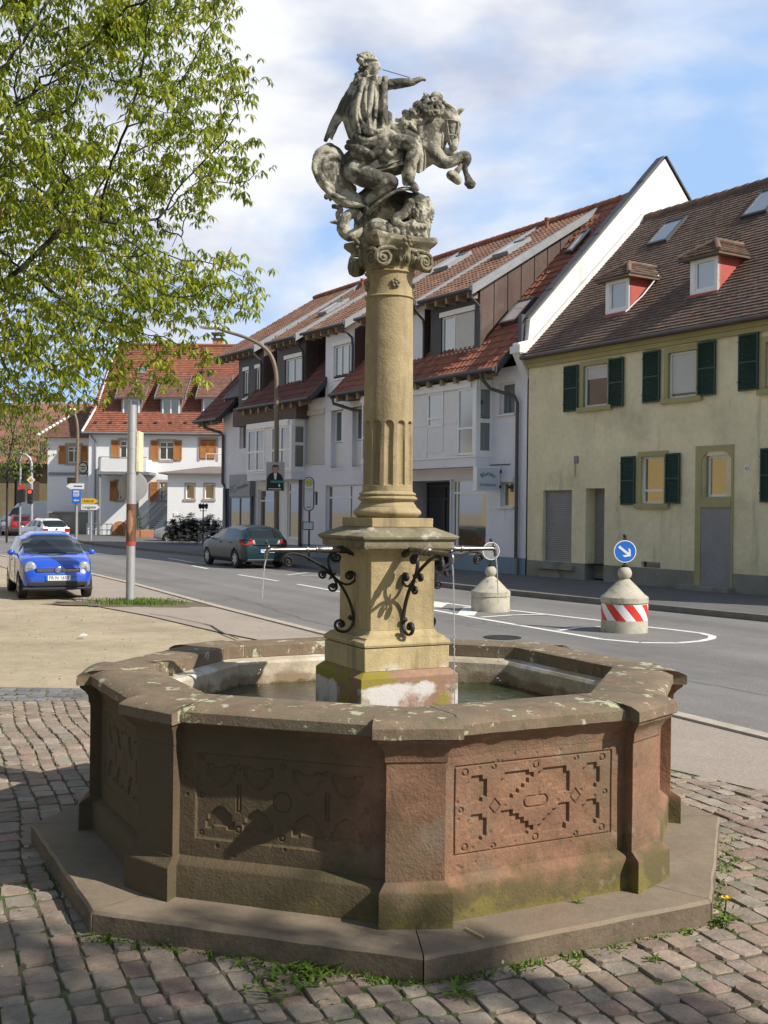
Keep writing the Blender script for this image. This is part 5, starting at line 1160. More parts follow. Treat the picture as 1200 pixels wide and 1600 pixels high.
def car(name,label,loc,ang,paint,L,W,H,top,belt,wheels,wr,glass,plan,roofw,plate='',group='cars on the street',front=True,rimn=5,zb0=.20,step=.035,details=None):
    """x runs from tail (0) to nose (L); top = centre-line profile, belt = shoulder height"""
    t=thing(name,label,'van' if 'van' in name else 'car',loc,ang,group)
    xs=[]; x=0
    ns=int(L/step); xs=[L*i/ns for i in range(ns+1)]
    nl=11; nu=13; ring=[]
    def sec(x):
        zt=interp(top,x)*1.0; zb=min(interp(belt,x),zt-.02); hw=W/2*interp(plan,x); zlow=zb0+.10*max(0,1-min(x,L-x)/.35)
        r=[]
        for i in range(nl+1):
            f=i/nl; z=zlow+(zb-zlow)*f; y=hw*(1-.05*(1-f)**2*1.2-.035*max(0,f-.55)**1.5*3) * (1-.10*max(0,.12-f)/.12)
            r.append((y,z))
        yb=r[-1][0]; cab=max(0,min(1,(zt-zb-.06)/.22)); rw=yb*(1-cab)*.93+cab*W/2*roofw
        for i in range(1,nu+1):
            a=math.pi/2*i/nu; ex1=.42 if cab>.5 else .75
            y=rw*math.cos(a)**ex1 if i<nu else 0
            z=zb+(zt-zb)*math.sin(a)**.95
            if cab>0:   # straight sloping glass sides then a round cant rail
                y2=min(yb, yb+(rw-yb)*min(1,(z-zb)/(zt-zb)/.86)); y=min(y2,rw*1.0*math.cos(a)**.30 if i<nu else 0) if (z-zb)/(zt-zb)>.80 else y2
                y=y*cab+(1-cab)*(yb*math.cos(a)**.6 if i<nu else 0)
            r.append((y,z))
        return r
    secs=[sec(x) for x in xs]; m=len(secs[0])
    V=[];F=[];G=[];B=[]
    full=lambda s:[(y,z) for y,z in s]+[(-y,z) for y,z in s[-2::-1]]
    rows=[full(s) for s in secs]; M=len(rows[0])
    # round the nose and tail in plan
    for xi,(x,r) in enumerate(zip(xs,rows)):
        for y,z in r: V.append(Vector((x,y,z)))
    # push nose/tail vertices to bulge
    for xi in range(len(xs)-1):
        for j in range(M-1):
            q=(xi*M+j,(xi+1)*M+j,(xi+1)*M+j+1,xi*M+j+1); c=sum((V[i] for i in q),Vector())/4
            if any(math.hypot(c.x-wx,c.z-wr*.98)<wr*1.13 and abs(c.y)>W*.3 for wx in wheels): continue
            n=(V[q[1]]-V[q[0]]).cross(V[q[3]]-V[q[0]]); n.normalize()
            (G if glass(c,abs(n.y),n.x if n.z>0 else -n.x) else F).append(q)
    M2=M; F.append(tuple(range(M-1,-1,-1))); F.append(tuple((len(xs)-1)*M+j for j in range(M)))
    def mk_(nm,fs,mat,push=0,par=t):
        used=sorted({i for f in fs for i in f}); mp_={u:i for i,u in enumerate(used)}
        mb=MB(); mb.add([V[u] for u in used],[tuple(mp_[i] for i in f) for f in fs],.5); return mb.build(nm,MAT[mat],par,smooth=32)
    body=mk_('body',F,paint)
    # glass split in islands: windscreen, rear window, side windows
    adj={}
    for fi,f in enumerate(G):
        for v in f: adj.setdefault(v,[]).append(fi)
    seen=set()
    for s in range(len(G)):
        if s in seen: continue
        st=[s];isl=[];seen.add(s)
        while st:
            f=st.pop(); isl.append(G[f])
            for v in G[f]:
                for g in adj[v]:
                    if g not in seen: seen.add(g); st.append(g)
        if len(isl)>6: mk_('window_glass',isl,'car_glass')
    # cabin floor, wheel wells
    mb=MB(); mb.box(.25,L-.25,-W*.40,W*.40,zb0+.02,zb0+.35); mb.box(wheels[0]+.3,wheels[1]-.4,-W*.38,W*.38,.3,.62); mb.build('underbody',MAT['black_plastic'],t)
    for wx in wheels:
        for s in (-1,1):
            yo=s*(W/2-.03); m4=Matrix.Translation((wx,yo,wr))@Matrix.Rotation(R_(-90*s),4,'X')
            mb=MB(); mb.lathe([(wr*.62,-.18),(wr*.93,-.18),(wr,-.15),(wr,-.03),(wr*.94,.0),(wr*.66,.004),(wr*.62,-.01)],28,m4,cap0=False,cap1=False); w_=mb.build('wheel',MAT['tyre'],t,smooth=40)
            mb=MB(); mb.lathe([(wr*.64,-.01),(wr*.60,-.03),(wr*.55,-.035),(wr*.2,-.01),(.03,0.0)],28,m4,cap0=False)
            for k in range(rimn): 
                a=2*math.pi*k/rimn; mb.box(-.03,.03,wr*.15,wr*.6,-.02,.002,m4@Matrix.Rotation(a,4,'Z'))
            mb.build('rim',MAT['rim'],w_,smooth=35)
    def plate_(x,z,sgn,txt,w_=.52,h=.11):
        mb=MB(); mb.box(x-.012,x+.012,-w_/2,w_/2,z-h/2,z+h/2); pl=mb.build('number_plate',MAT['white_sign'],t); mb=MB(); mb.box(x+sgn*.013-.001,x+sgn*.013+.001,-w_/2*sgn,(-w_/2+.04)*sgn,z-h/2,z+h/2); mb.build('plate_band',MAT['blue_sign'],pl)
        if txt:
            M_=Matrix.Translation((x+sgn*.014,.015*sgn,z))@(Matrix(((0,0,1,0),(1,0,0,0),(0,1,0,0),(0,0,0,1))) if sgn>0 else Matrix(((0,0,-1,0),(-1,0,0,0),(0,1,0,0),(0,0,0,1))))
            text_mb(txt,.105,.002,M_@Matrix.Scale(.92,4,(1,0,0))).build('plate_lettering',MAT['black_paint'],pl)
    if details: details(t,plate_,L,W,H)
    return t
# ---- small blue hatchback, nose towards the camera
def gl_blue(c,ny,nx):
    z,x,y=c.z,c.x,abs(c.y)
    side=ny>.62
    if side and z>.95 and z<1.36:
        if .55<x<1.32 and z<1.33-(max(0,.75-x))*.2 : return x>.42+(z-.95)*.25
        if 1.42<x<2.55-(z-.95)*.95: return True
        return False
    if not side:
        if x>2.06 and x<2.86 and .985<z<1.405 and y<.69-(z-.95)*.28 and y<.64: return nx>.2
        if x<.42 and .98<z<1.34 and y<.56: return nx<-.3
    return False
def det_blue(t,plate,L,W,H):
    for s in (-1,1):
        mb=MB(); m4=Matrix.Translation((L-.105,s*.575,.685))@Matrix.Rotation(R_(90),4,'Y')@Matrix.Rotation(R_(-8*s),4,'X')
        mb.lathe([(.128,-.06),(.128,.0),(.118,.014),(.09,.026),(.045,.032),(.002,.034)],24,m4@Matrix.Scale(1.12,4,(1,0,0))); h=mb.build('headlight',MAT['headlamp'],t,smooth=50)
        mb=MB(); mb.lathe([(.055,.02),(.05,.036),(.002,.04)],16,m4); mb.build('lamp_lens',MAT['chrome'],h,smooth=50)
        mb=MB(); mb.lathe([(.035,-.02),(.034,.01),(.002,.014)],14,Matrix.Translation((L-.075,s*.40,.615))@Matrix.Rotation(R_(90),4,'Y')); mb.build('fog_lamp',MAT['white_sign'],t,smooth=50)
        mb=MB(); c=Vector((2.42,s*(W/2+.075),1.0)); mb.sphere(c,.085,12,8,(.55,1.0,.75)); mb.tube([c,(2.44,s*(W/2-.06),.95)],.028,8); mb.build('wing_mirror',MAT['paint_blue'],t,smooth=60)
        mb=MB(); mb.box(1.52,1.68,s*(W/2-.01)-.012,s*(W/2-.01)+.012,.80,.83); mb.build('door_handle',MAT['paint_blue'],t)
        mb=MB(); mb.box(1.34,1.352,s*(W/2-.002)-.004,s*(W/2-.002)+.004,.35,.93); mb.box(2.42,2.432,s*(W/2-.006)-.004,s*(W/2-.006)+.004,.35,.9); mb.build('door_gap',MAT['black_plastic'],t)
    mb=MB(); mb.box(L-.075,L-.01,-.47,.47,.60,.685); g=mb.build('grille',MAT['black_plastic'],t,bevel=.01)
    mb=MB(); 
    for z in (.617,.637,.657): mb.box(L-.012,L-.004,-.44,-.09,z,z+.007); mb.box(L-.012,L-.004,.09,.44,z,z+.007)
    mb.build('grille_bar',MAT['chrome'],g)
    mb=MB(); m4=Matrix.Translation((L-.005,0,.655))@Matrix.Rotation(R_(90),4,'Y'); mb.lathe([(.066,-.02),(.068,.008),(.060,.012)],24,m4,cap1=False); mb.lathe([(.060,.004),(.002,.006)],24,m4,cap0=False)
    m5=Matrix.Translation((L+.004,0,.655))@Matrix(((0,0,1,0),(1,0,0,0),(0,1,0,0),(0,0,0,1)))
    e=mb.build('badge',MAT['chrome'],t,smooth=40)
    lm=MB()
    for pts in ([(-.026,.05),(0,.008),(.026,.05)],[(-.05,.03),(-.026,-.045),(0,.0),(.026,-.045),(.05,.03)]):
        lm.tube([m5@Vector((a,b,.004)) for a,b in pts],.0055,6)
    lm.build('badge_letters',MAT['paint_blue'],e)
    mb=MB(); mb.box(L-.06,L+.012,-.62,.62,.305,.40); mb.box(L-.1,L+.005,-.74,.74,.215,.27); mb.build('bumper_intake',MAT['black_plastic'],t,bevel=.015)
    plate(L+.018,.475,1,'FR·N 1659')
    mb=MB(); mb.tube([(2.86,-.55,.995),(2.88,.0,1.0),(2.84,.5,.99)],.012,6); mb.build('wiper',MAT['black_plastic'],t)
    for s in (-1,1):
        mb=MB(); mb.box(1.45,1.62,s*.36-.22,s*.36+.22,.6,1.02); mb.box(1.47,1.58,s*.36-.12,s*.36+.12,1.04,1.22); mb.build('seat',MAT['seat_cloth'],t,bevel=.05)
A('sticker_green',(.03,.28,.14),.5,0)
c_b=Vector((-7.80,26.05,-.02))
top=[(0,.62),(.04,.98),(.12,1.12),(.38,1.37),(.75,1.44),(1.35,1.46),(1.95,1.42),(2.25,1.30),(2.62,1.10),(2.90,.965),(3.1,.92),(3.28,.85),(3.42,.76),(3.50,.64),(3.53,.52)]
belt=[(0,.6),(.1,.86),(.8,.93),(2.6,.90),(2.95,.86),(3.3,.72),(3.53,.50)]
plan=[(0,.80),(.06,.90),(.3,.97),(.8,1),(2.6,1),(3.1,.965),(3.35,.90),(3.47,.82),(3.53,.70)]
hb=math.atan2(-.915,.403)
car('blue_car','small bright blue hatchback parked on the sandy verge facing the camera',(c_b.x-math.cos(hb)*1.78,c_b.y-math.sin(hb)*1.78,-.02),hb,'paint_blue',3.53,1.62,1.46,top,belt,(.62,2.94),.285,gl_blue,plan,.74,details=det_blue,group='parked and passing cars')
# ---- dark green hatchback seen from behind
def gl_g(c,ny,nx):
    z,x,y=c.z,c.x,abs(c.y); side=ny>.6
    if side and .98<z<1.36:
        if 1.0<x<1.62 or 1.7<x<2.66-(z-.98)*1.1: return True
        return .55+(z-.98)*.3<x<.92 and z<1.30
    if not side:
        if x<.55 and 1.02<z<1.36 and y<.60: return True
        if x>2.2 and x<3.15 and 1.0<z<1.40 and y<.66: return nx>.2
    return False
def det_g(t,plate,L,W,H):
    for s in (-1,1):
        mb=MB(); v=[(.02,s*.50,.84),(.03,s*.50,.97),(.10,s*.80,1.0),(.42,s*.855,.985),(.30,s*.875,.86),(.06,s*.76,.80)]
        v=[Vector(p) for p in v]; mb.rings([[p+Vector((.08,-s*.06,0)) for p in v],[p+Vector((-.025,s*.012,0)) for p in v]]); mb.build('tail_light',MAT['tail_red'],t,bevel=.01)
        mb=MB(); c=Vector((2.95,s*(W/2+.08),1.02)); mb.sphere(c,.09,10,8,(.6,1,.75)); mb.tube([c,(2.95,s*(W/2-.08),.98)],.03,6); mb.build('wing_mirror',MAT['paint_green'],t,smooth=60)
        for x in (1.1,2.0): mb=MB(); mb.box(x,x+.2,s*(W/2)-.02,s*(W/2)+.015,.85,.885); mb.build('door_handle',MAT['paint_green'],t)
    mb=MB(); mb.box(-.02,.03,-.5,.5,.80,.83); mb.build('tailgate_trim',MAT['chrome'],t)
    mb=MB(); m4=Matrix.Translation((-.005,0,.92))@Matrix.Rotation(R_(-90),4,'Y'); mb.lathe([(.05,-.02),(.05,.01),(.042,.012),(.042,-.01)],18,m4); mb.build('badge',MAT['chrome'],t)
    plate(-.03,.60,-1,'FR·AE 243')
    mb=MB(); mb.box(-.03,.1,-.72,.72,.24,.33); mb.build('bumper_skirt',MAT['black_plastic'],t,bevel=.02)
topg=[(0,.62),(.03,.95),(.10,1.03),(.35,1.30),(.55,1.40),(1.2,1.455),(1.8,1.46),(2.4,1.38),(2.9,1.16),(3.25,1.0),(3.7,.92),(4.05,.80),(4.2,.66),(4.25,.5)]
beltg=[(0,.60),(.1,.93),(.8,.97),(3.0,.93),(3.6,.86),(4.1,.68),(4.25,.48)]
plang=[(0,.82),(.06,.90),(.3,.965),(.9,1),(3.2,1),(3.8,.95),(4.15,.82),(4.25,.68)]
hg=math.atan2(.868,-.497); cgm=Vector((-4.30,38.35))
off=Vector((math.cos(hg),math.sin(hg)))*-.75
car('green_car','dark green hatchback parked by the far kerb with its tail to the camera',(cgm.x+off.x,cgm.y+off.y,0),hg,'paint_green',4.25,1.75,1.46,topg,beltg,(.78,3.38),.315,gl_g,plang,.74,details=det_g,rimn=6,group='parked and passing cars')
# ---- small white hatchback driving away
def gl_w(c,ny,nx):
    z,x,y=c.z,c.x,abs(c.y); side=ny>.6
    if side and .93<z<1.28: return 1.15<x<1.75 or 1.85<x<2.6-(z-.93)*.9 or (.4+(z-.93)*.3<x<1.0)
    return (not side) and ((x<.55 and .93<z<1.27 and y<.60) or (2.2<x<3.0 and .96<z<1.3 and y<.6))
def det_w(t,plate,L,W,H):
    for s in (-1,1):
        mb=MB(); mb.box(-.03,.08,s*.60-.13,s*.60+.13,.68,.88); mb.build('tail_light',MAT['tail_red'],t,bevel=.01)
        mb=MB(); c=Vector((2.5,s*(W/2+.07),1.0)); mb.sphere(c,.08,8,6,(.6,1,.75)); mb.build('wing_mirror',MAT['black_plastic'],t,smooth=60)
    mb=MB(); mb.box(-.06,.1,-.78,.78,.30,.55); mb.build('rear_bumper',MAT['black_plastic'],t,bevel=.03)
    plate(-.035,.66,-1,'')
    mb=MB(); mb.sphere((-.03,0,.82),.05,8,6,(.3,1,1)); mb.build('badge',MAT['black_plastic'],t)
topw=[(0,.6),(.03,.88),(.12,.98),(.45,1.30),(.8,1.38),(1.9,1.40),(2.3,1.32),(2.85,1.0),(3.2,.93),(3.6,.83),(3.75,.6)]
beltw=[(0,.6),(.1,.86),(2.8,.90),(3.4,.82),(3.75,.58)]; planw=[(0,.85),(.08,.93),(.4,1),(3.0,1),(3.5,.92),(3.75,.75)]
ps=gr(112,851); hw_=math.atan2(.80,-.60)
car('white_car','small white hatchback driving away on the road behind the blue car',(ps.x-.9,ps.y+.3,0),hw_,'paint_white',3.75,1.6,1.40,topw,beltw,(.62,3.0),.28,gl_w,planw,.76,details=det_w,group='parked and passing cars')
ps=at(47,839,76); car('red_car','dark red hatchback with a bicycle on its tail, left of the white car',(ps.x-.5,ps.y,0),math.atan2(.88,-.47),'paint_red',4.2,1.75,1.45,topg,beltg,(.78,3.38),.31,gl_g,plang,.74,details=lambda t,p,L,W,H:[det_w(t,p,L,W,H)],group='parked and passing cars')
ps=at(20,836,84); car('dark_car','dark blue saloon waiting at the far left edge of the road',(ps.x+1.0,ps.y,0),math.atan2(.8,-.6),'paint_dark',4.2,1.75,1.45,topg,beltg,(.78,3.38),.31,gl_g,plang,.74,details=lambda t,p,L,W,H:[det_w(t,p,L,W,H)],group='parked and passing cars')
# white delivery van, mostly hidden behind the red car
def gl_v(c,ny,nx):
    z,x,y=c.z,c.x,abs(c.y); side=ny>.6
    if side: return 3.55<x<4.35-(z-1.3)*.5 and 1.3<z<1.95
    return x>3.9 and 1.35<z<2.1 and y<.75 and nx>.1
topv=[(0,2.2),(.05,2.4),(.3,2.45),(3.2,2.45),(3.7,2.3),(4.3,1.75),(4.65,1.35),(5.1,1.12),(5.3,.9),(5.35,.5)]; beltv=[(0,1.3),(4.2,1.3),(4.7,1.15),(5.35,.48)]; planv=[(0,.97),(.2,1),(4.4,1),(5.0,.93),(5.35,.78)]
ps=at(92,836,86); car('white_van','white delivery van facing left in front of the corner house',(ps.x+.8,ps.y,0),math.atan2(-.10,-.99),'paint_white',5.35,1.95,2.45,topv,beltv,(.9,4.4),.34,gl_v,planv,.86,zb0=.3,step=.05,group='parked and passing cars')
ps=at(292,846,66.0); car('silver_car','silver car nose showing behind the dark hedge by the annex',(ps.x+2.3,ps.y,0),math.atan2(-.25,-.97),'paint_silver',4.2,1.75,1.40,topg,beltg,(.78,3.38),.31,gl_g,plang,.74,group='parked and passing cars',details=lambda t,p,L,W,H:None)
# bicycle on the back of the red car
bp=at(57,829,73.2); bk=thing('bicycle','bicycle carried on the tail of the dark red car','bicycle',(bp.x-.2,bp.y-.0,.55))
for x in (-.5,.5):
    mb=MB(); m4=Matrix.Translation((x,-.1,.32))@Matrix.Rotation(R_(90),4,'X')
    mb.tube([m4@Vector((.31*math.cos(2*math.pi*k/24),.31*math.sin(2*math.pi*k/24),0)) for k in range(25)],.022,6); w_=mb.build('wheel',MAT['tyre'],bk)
mb=MB(); 
for a,b in (((-.5,.32),(-.15,.35)),((-.5,.32),(-.2,.75)),((-.2,.8),(-.12,.3)),((-.2,.72),(.35,.72)),((-.12,.33),(.38,.68)),((.33,.85),(.5,.32)),((.2,.88),(.45,.88)),((-.3,.84),(-.1,.84))): mb.tube([(a[0],-.1,a[1]),(b[0],-.1,b[1])],.02,6)
mb.build('bicycle_frame',MAT['red_sign'],bk)
# ================================================================ STREET FURNITURE
def bollard(loc,label,front):
    dz=0 if front else -.19
    t=thing('traffic_bollard',label,'bollard',loc,0,'concrete bollards of the traffic island')
    A('concrete_%d'%front,(.42,.39,.31),.93,.15,5,.004,70,patches=[((.20,.18,.13),7,.55,.12,None,.7),((.12,.11,.08),16,.62,.08,None,.6)])
    cm=MAT['concrete_%d'%front]
    MB().lathe([(.392,-.02),(.390,.02),(.388,.47+dz),(.380,.485+dz)],64).build('bollard_drum',cm,t,smooth=40)
    MB().lathe([(r_,z_+dz) for r_,z_ in ((.380,.487),(.398,.50),(.398,.585),(.385,.60),(.34,.63),(.20,.775),(.085,.885),(.06,.90))],64).build('bollard_cone',cm,t,smooth=30)
    mb=MB(); mb.sphere((0,0,.985+dz),.118,28,18); mb.build('bollard_ball',cm,t,smooth=60)
    mb=MB(); mb.lathe([(.055,1.09+dz),(.06,1.10+dz),(.06,1.125+dz),(.03,1.13+dz)],16); mb.tube([(0,.03,1.1+dz),(0,.03,1.60+dz)],.024,10); mb.sphere((0,.03,1.62+dz),.035,10,6); mb.box(-.03,.03,-.0,.05,1.53+dz,1.58+dz); mb.build('sign_post',MAT['iron'],t,smooth=40)
    M_=Matrix.Translation((0,0,1.355))@Matrix.Rotation(R_(90),4,'X')
    if front:
        mb=MB(); mb.lathe([(.19,-.012),(.19,.004),(.176,.005)],48,M_,cap1=False); sg=mb.build('round_sign',MAT['white_sign'],t)
        MB().lathe([(.177,-.006),(.177,.0035),(.001,.0035)],48,M_,cap1=False).build('sign_face',MAT['blue_sign'],sg)
        A_=Matrix.Rotation(R_(-38),4,'Z'); mb=MB()
        ar_=[(-.125,-.018),(.03,-.018),(-.02,-.068),(.022,-.068),(.112,0),(.022,.068),(-.02,.068),(.03,.018),(-.125,.018)]
        ar_=[(-.135,-.021),(.062,-.021),(.005,-.082),(.052,-.082),(.125,0),(.052,.082),(.005,.082),(.062,.021),(-.135,.021)]
        mb.prism(ar_,.004,.006,M_@A_); mb.build('white_arrow',MAT['white_sign'],sg)
        # red and white barrier sheeting round the drum
        n=96; mw=MB();mr=MB(); r=.3915
        for k in range(n):
            for j in range(12):
                a0=-math.pi+ (k)*2*math.pi/n; a1=a0+2*math.pi/n
                da=math.degrees((a0+a1)/2)+90+8
                if not(-98<da<94): continue
                if -47<da<-40 : continue
                z0=.205+j*.0225; s=((a0+a1)/2*r - (-z0)*.9)/.20
                tgt=mr if (s-math.floor(s))<.5 else mw
                P=lambda a,z:(r*math.cos(a),r*math.sin(a),z)
                tgt.add([P(a0,z0),P(a1,z0),P(a1,z0+.0225),P(a0,z0+.0225)],[(0,1,2,3)],.5)
        mw2=MB(); n=96
        # finer diagonal bands
        mr=MB(); mw=MB(); ns_=8; W_=.20; z0,z1=.205,.475
        m1,m2=-R_(98),R_(94)
        tot=(m2-m1)*r; s=-.5
        def pt(u,z): a=-math.pi/2-R_(8)*0+m1+u/r; return (r*math.cos(a),r*math.sin(a),z)
        u=-.35
        k=0
        while u<tot+.35:
            tgt=mr if k%2==0 else mw
            for i in range(10):
                for j in range(6):
                    a,b=i/10,(i+1)/10; c,d=z0+(z1-z0)*j/6,z0+(z1-z0)*(j+1)/6
                    f=lambda q,z: min(max(u+q*.17-(z-z0)*.85+.12,0),tot)
                    q=[(f(a,c),c),(f(b,c),c),(f(b,d),d),(f(a,d),d)]
                    if abs(q[0][0]-q[1][0])<1e-5 and abs(q[2][0]-q[3][0])<1e-5: continue
                    tgt.add([pt(*p) for p in q],[(0,1,2,3)],.5)
            u+=.17; k+=1
        mr.build('red_stripes',MAT['red_sign'],t); mw.build('white_stripes',MAT['white_sign'],t)
    else:
        Rz=Matrix.Rotation(R_(14),4,'Z')
        mb=MB(); mb.lathe([(.18,-.006),(.18,.012),(.168,.013),(.168,.0),(.001,.0)],48,Matrix.Translation((0,0,1.21))@Rz@Matrix.Rotation(R_(90),4,'X')); sg=mb.build('round_sign',MAT['white_sign'],t)
        MB().lathe([(.168,.002),(.001,.003)],40,Matrix.Translation((0,-.004,1.21))@Rz@Matrix.Rotation(R_(90),4,'X'),cap0=False,cap1=False).build('sign_back',MAT['zinc'],sg)
    return t
bollard((4.09,18.97,0),'concrete bollard with blue arrow sign and red and white stripes',1)
bollard((2.17,22.62,0),'plain concrete bollard carrying a round sign seen from behind',0)
# manhole
p=gr(785,996.5); mb=MB(); mb.lathe([(.30,.004),(.30,.012),(.26,.014),(.25,.008),(.001,.009)],28,Matrix.Translation(p)); tag(mb.build('manhole_cover',MAT['iron']),'round iron manhole cover in the road beyond the basin','manhole cover')
# steel pole on the verge
pb=gr(203.5,941); PD=pb.y
pz=lambda py: at(204,py,PD).z
A('galvanised',(.40,.40,.42),.5,.15,3,.001,60,metal=.35,stretch=(1,1,.3))
pl_=thing('steel_pole','tall galvanised steel pole standing in a grass tuft on the verge','pole',(pb.x,pb.y,0))
mb=MB(); mb.tube([(0,0,-.05),(0,0,pz(786))],.093,24); mb.tube([(0,0,pz(786)),(0,0,pz(672))],.098,24); mb.tube([(0,0,pz(672)),(0,0,pz(633))],.093,24)
for q in (738,700,672,786): mb.tube([(0,0,pz(q)-.02),(0,0,pz(q)+.02)],.104,24)
mb.build('pole_tube',MAT['galvanised'],pl_,smooth=40)
mb=MB(); mb.lathe([(.32,-.01),(.32,.008),(.30,.012),(.001,.012)],40,Matrix.Translation((.0,.12,pz(760)))@Matrix.Rotation(R_(90),4,'X')); mb.build('round_sign_back',MAT['galvanised'],pl_,smooth=30)
mb=MB(); mb.box(.10,.17,-.05,.35,pz(737),pz(674)); mb.build('side_signboard',MAT['yellow_plaster'],pl_,bevel=.01)
# poster wrapped round the pole
A('poster_brown',(.13,.055,.03),.6,.35,9); A('poster_skin',(.36,.19,.12),.6,.15,6); A('poster_red',(.45,.06,.05),.6,.2,9)
def wrapped(a0,a1,zl,zh,r,name,mat,par,ell=None):
    mb=MB(); n=18
    for i in range(n):
        for j in range(18):
            A0,A1=a0+(a1-a0)*i/n,a0+(a1-a0)*(i+1)/n; Z0,Z1=zl+(zh-zl)*j/18,zl+(zh-zl)*(j+1)/18
            if ell and (((A0+A1)/2-ell[0])/ell[1])**2+(((Z0+Z1)/2-ell[2])/ell[3])**2>1: continue
            mb.add([(r*math.cos(a),r*math.sin(a),z) for a,z in ((A0,Z0),(A1,Z0),(A1,Z1),(A0,Z1))],[(0,1,2,3)])
    return mb.build(name,mat,par,smooth=60)
po=wrapped(R_(-190),R_(10),pz(851),pz(787),.102,'poster',MAT['poster_brown'],pl_)
wrapped(R_(-190),R_(10),pz(851),pz(787),.104,'poster_face',MAT['poster_skin'],po,(R_(-95),R_(36),pz(816),.26))
wrapped(R_(-190),R_(10),pz(852),pz(846),.105,'poster_footer',MAT['poster_red'],po)
# street lamps
def lamp(name,label,base,pts,rads,head,hr,mat):
    t=thing(name,label,'street lamp',base,0,'street lamps'); B=Vector(base)
    mb=MB(); 
    P=[Vector(p)-B for p in pts]
    q=[];
    for i in range(len(P)-1):
        for k in range(4):
            f=k/4; p0=P[max(i-1,0)];p1=P[i];p2=P[i+1];p3=P[min(i+2,len(P)-1)]
            q.append((.5*((2*p1)+(-p0+p2)*f+(2*p0-5*p1+4*p2-p3)*f*f+(-p0+3*p1-3*p2+p3)*f**3)) if i>0 else p1.lerp(p2,f))
    q.append(P[-1]); mb.tube(q,[rads[0]+(rads[1]-rads[0])*i/(len(q)-1) for i in range(len(q))],12); mb.build('lamp_post',mat,t,smooth=60)
    h=Vector(head)-B; mb=MB(); mb.sphere(h,hr,14,8,(1.0,.42,.28)); mb.build('lamp_head',MAT['white_sign'],t,smooth=60)
    return t
A('lamp_brown',(.20,.15,.10),.6,.15,5,metal=.2)
Y1=43.5; b=at(432,868,Y1); b.z=0
lp=lamp('street_lamp','tall brown street lamp with curved arm and election poster by the lilac house',b,[b,at(432,700,Y1),at(432.5,610,Y1),at(430,575,Y1),at(421,552,Y1),at(404,537,Y1),at(380,526,Y1),at(350,517,Y1),at(338,512,Y1)],(.10,.05),at(328,510.5,Y1),.42,MAT['lamp_brown'])
# election poster boards
def board(par,B,px0,px1,py0,py1,Y):
    x0=at(px0,(py0+py1)/2,Y).x-B.x; x1=at(px1,(py0+py1)/2,Y).x-B.x; z0=at(px0,py1,Y).z; z1=at(px0,py0,Y).z; w_=x1-x0; h_=z1-z0; cx=(x0+x1)/2
    A('poster_grey',(.42,.38,.38),.6,.05,3); A('suit',(.015,.017,.02),.7,0); A('skin_print',(.40,.24,.17),.6,0); A('hair_print',(.06,.05,.045),.6,0); A('band_green',(.03,.26,.20),.5,0)
    mb=MB(); mb.box(x0,x1,-.14,-.125,z0,z1); o=mb.build('poster_board',MAT['poster_grey'],par)
    M_=Matrix.Translation((cx,-.141,z0))@Matrix(((1,0,0,0),(0,0,-1,0),(0,1,0,0),(0,0,0,1)))
    el=lambda cx_,cy_,a,b_:[(cx_+a*math.cos(2*math.pi*k/20),cy_+b_*math.sin(2*math.pi*k/20)) for k in range(20)]
    mb=MB(); mb.prism([(-.47*w_,.02*h_),(.47*w_,.02*h_),(.43*w_,.42*h_),(.33*w_,.56*h_),(.10*w_,.66*h_),(-.12*w_,.66*h_),(-.36*w_,.56*h_),(-.46*w_,.42*h_)],0,.002,M_); mb.build('poster_suit',MAT['suit'],o)
    mb=MB(); mb.prism([(-.05*w_,.40*h_),(.05*w_,.40*h_),(.09*w_,.66*h_),(-.09*w_,.66*h_)],.0025,.0035,M_); mb.build('poster_collar',MAT['white_sign'],o)
    mb=MB(); mb.prism(el(0,.75*h_,.17*w_,.145*h_),.004,.005,M_); mb.build('poster_face',MAT['skin_print'],o)
    mb=MB(); mb.prism([(-.19*w_,.78*h_),(-.17*w_,.70*h_),(-.15*w_,.82*h_),(.15*w_,.82*h_),(.18*w_,.71*h_),(.2*w_,.80*h_),(.13*w_,.90*h_),(-.05*w_,.915*h_),(-.16*w_,.88*h_)],.0055,.0065,M_); mb.build('poster_hair',MAT['hair_print'],o)
    mb=MB(); mb.box(x0+w_*.25,x1+.02,-.150,-.1485,z0+h_*.285,z0+h_*.355); mb.build('poster_banner',MAT['band_green'],o)
    mb=MB(); mb.box(x0+w_*.12,x1-w_*.18,-.150,-.1485,z0+h_*.06,z0+h_*.085); mb.box(x0+w_*.68,x0+w_*.76,-.150,-.1485,z0+h_*.14,z0+h_*.24); mb.build('poster_caption',MAT['white_sign'],o)
board(lp,b,416.5,445,722,767,Y1)
Y2=69; b2=at(119.5,838,Y2); b2.z=0
lamp('street_lamp','slender street lamp in front of the corner house at the far left',b2,[b2,at(119.5,760,Y2),at(121.5,690,Y2),at(120.5,662,Y2),at(117,648,Y2),at(112,641,Y2)],(.11,.07),at(110,640,Y2),.35,MAT['lamp_brown'])
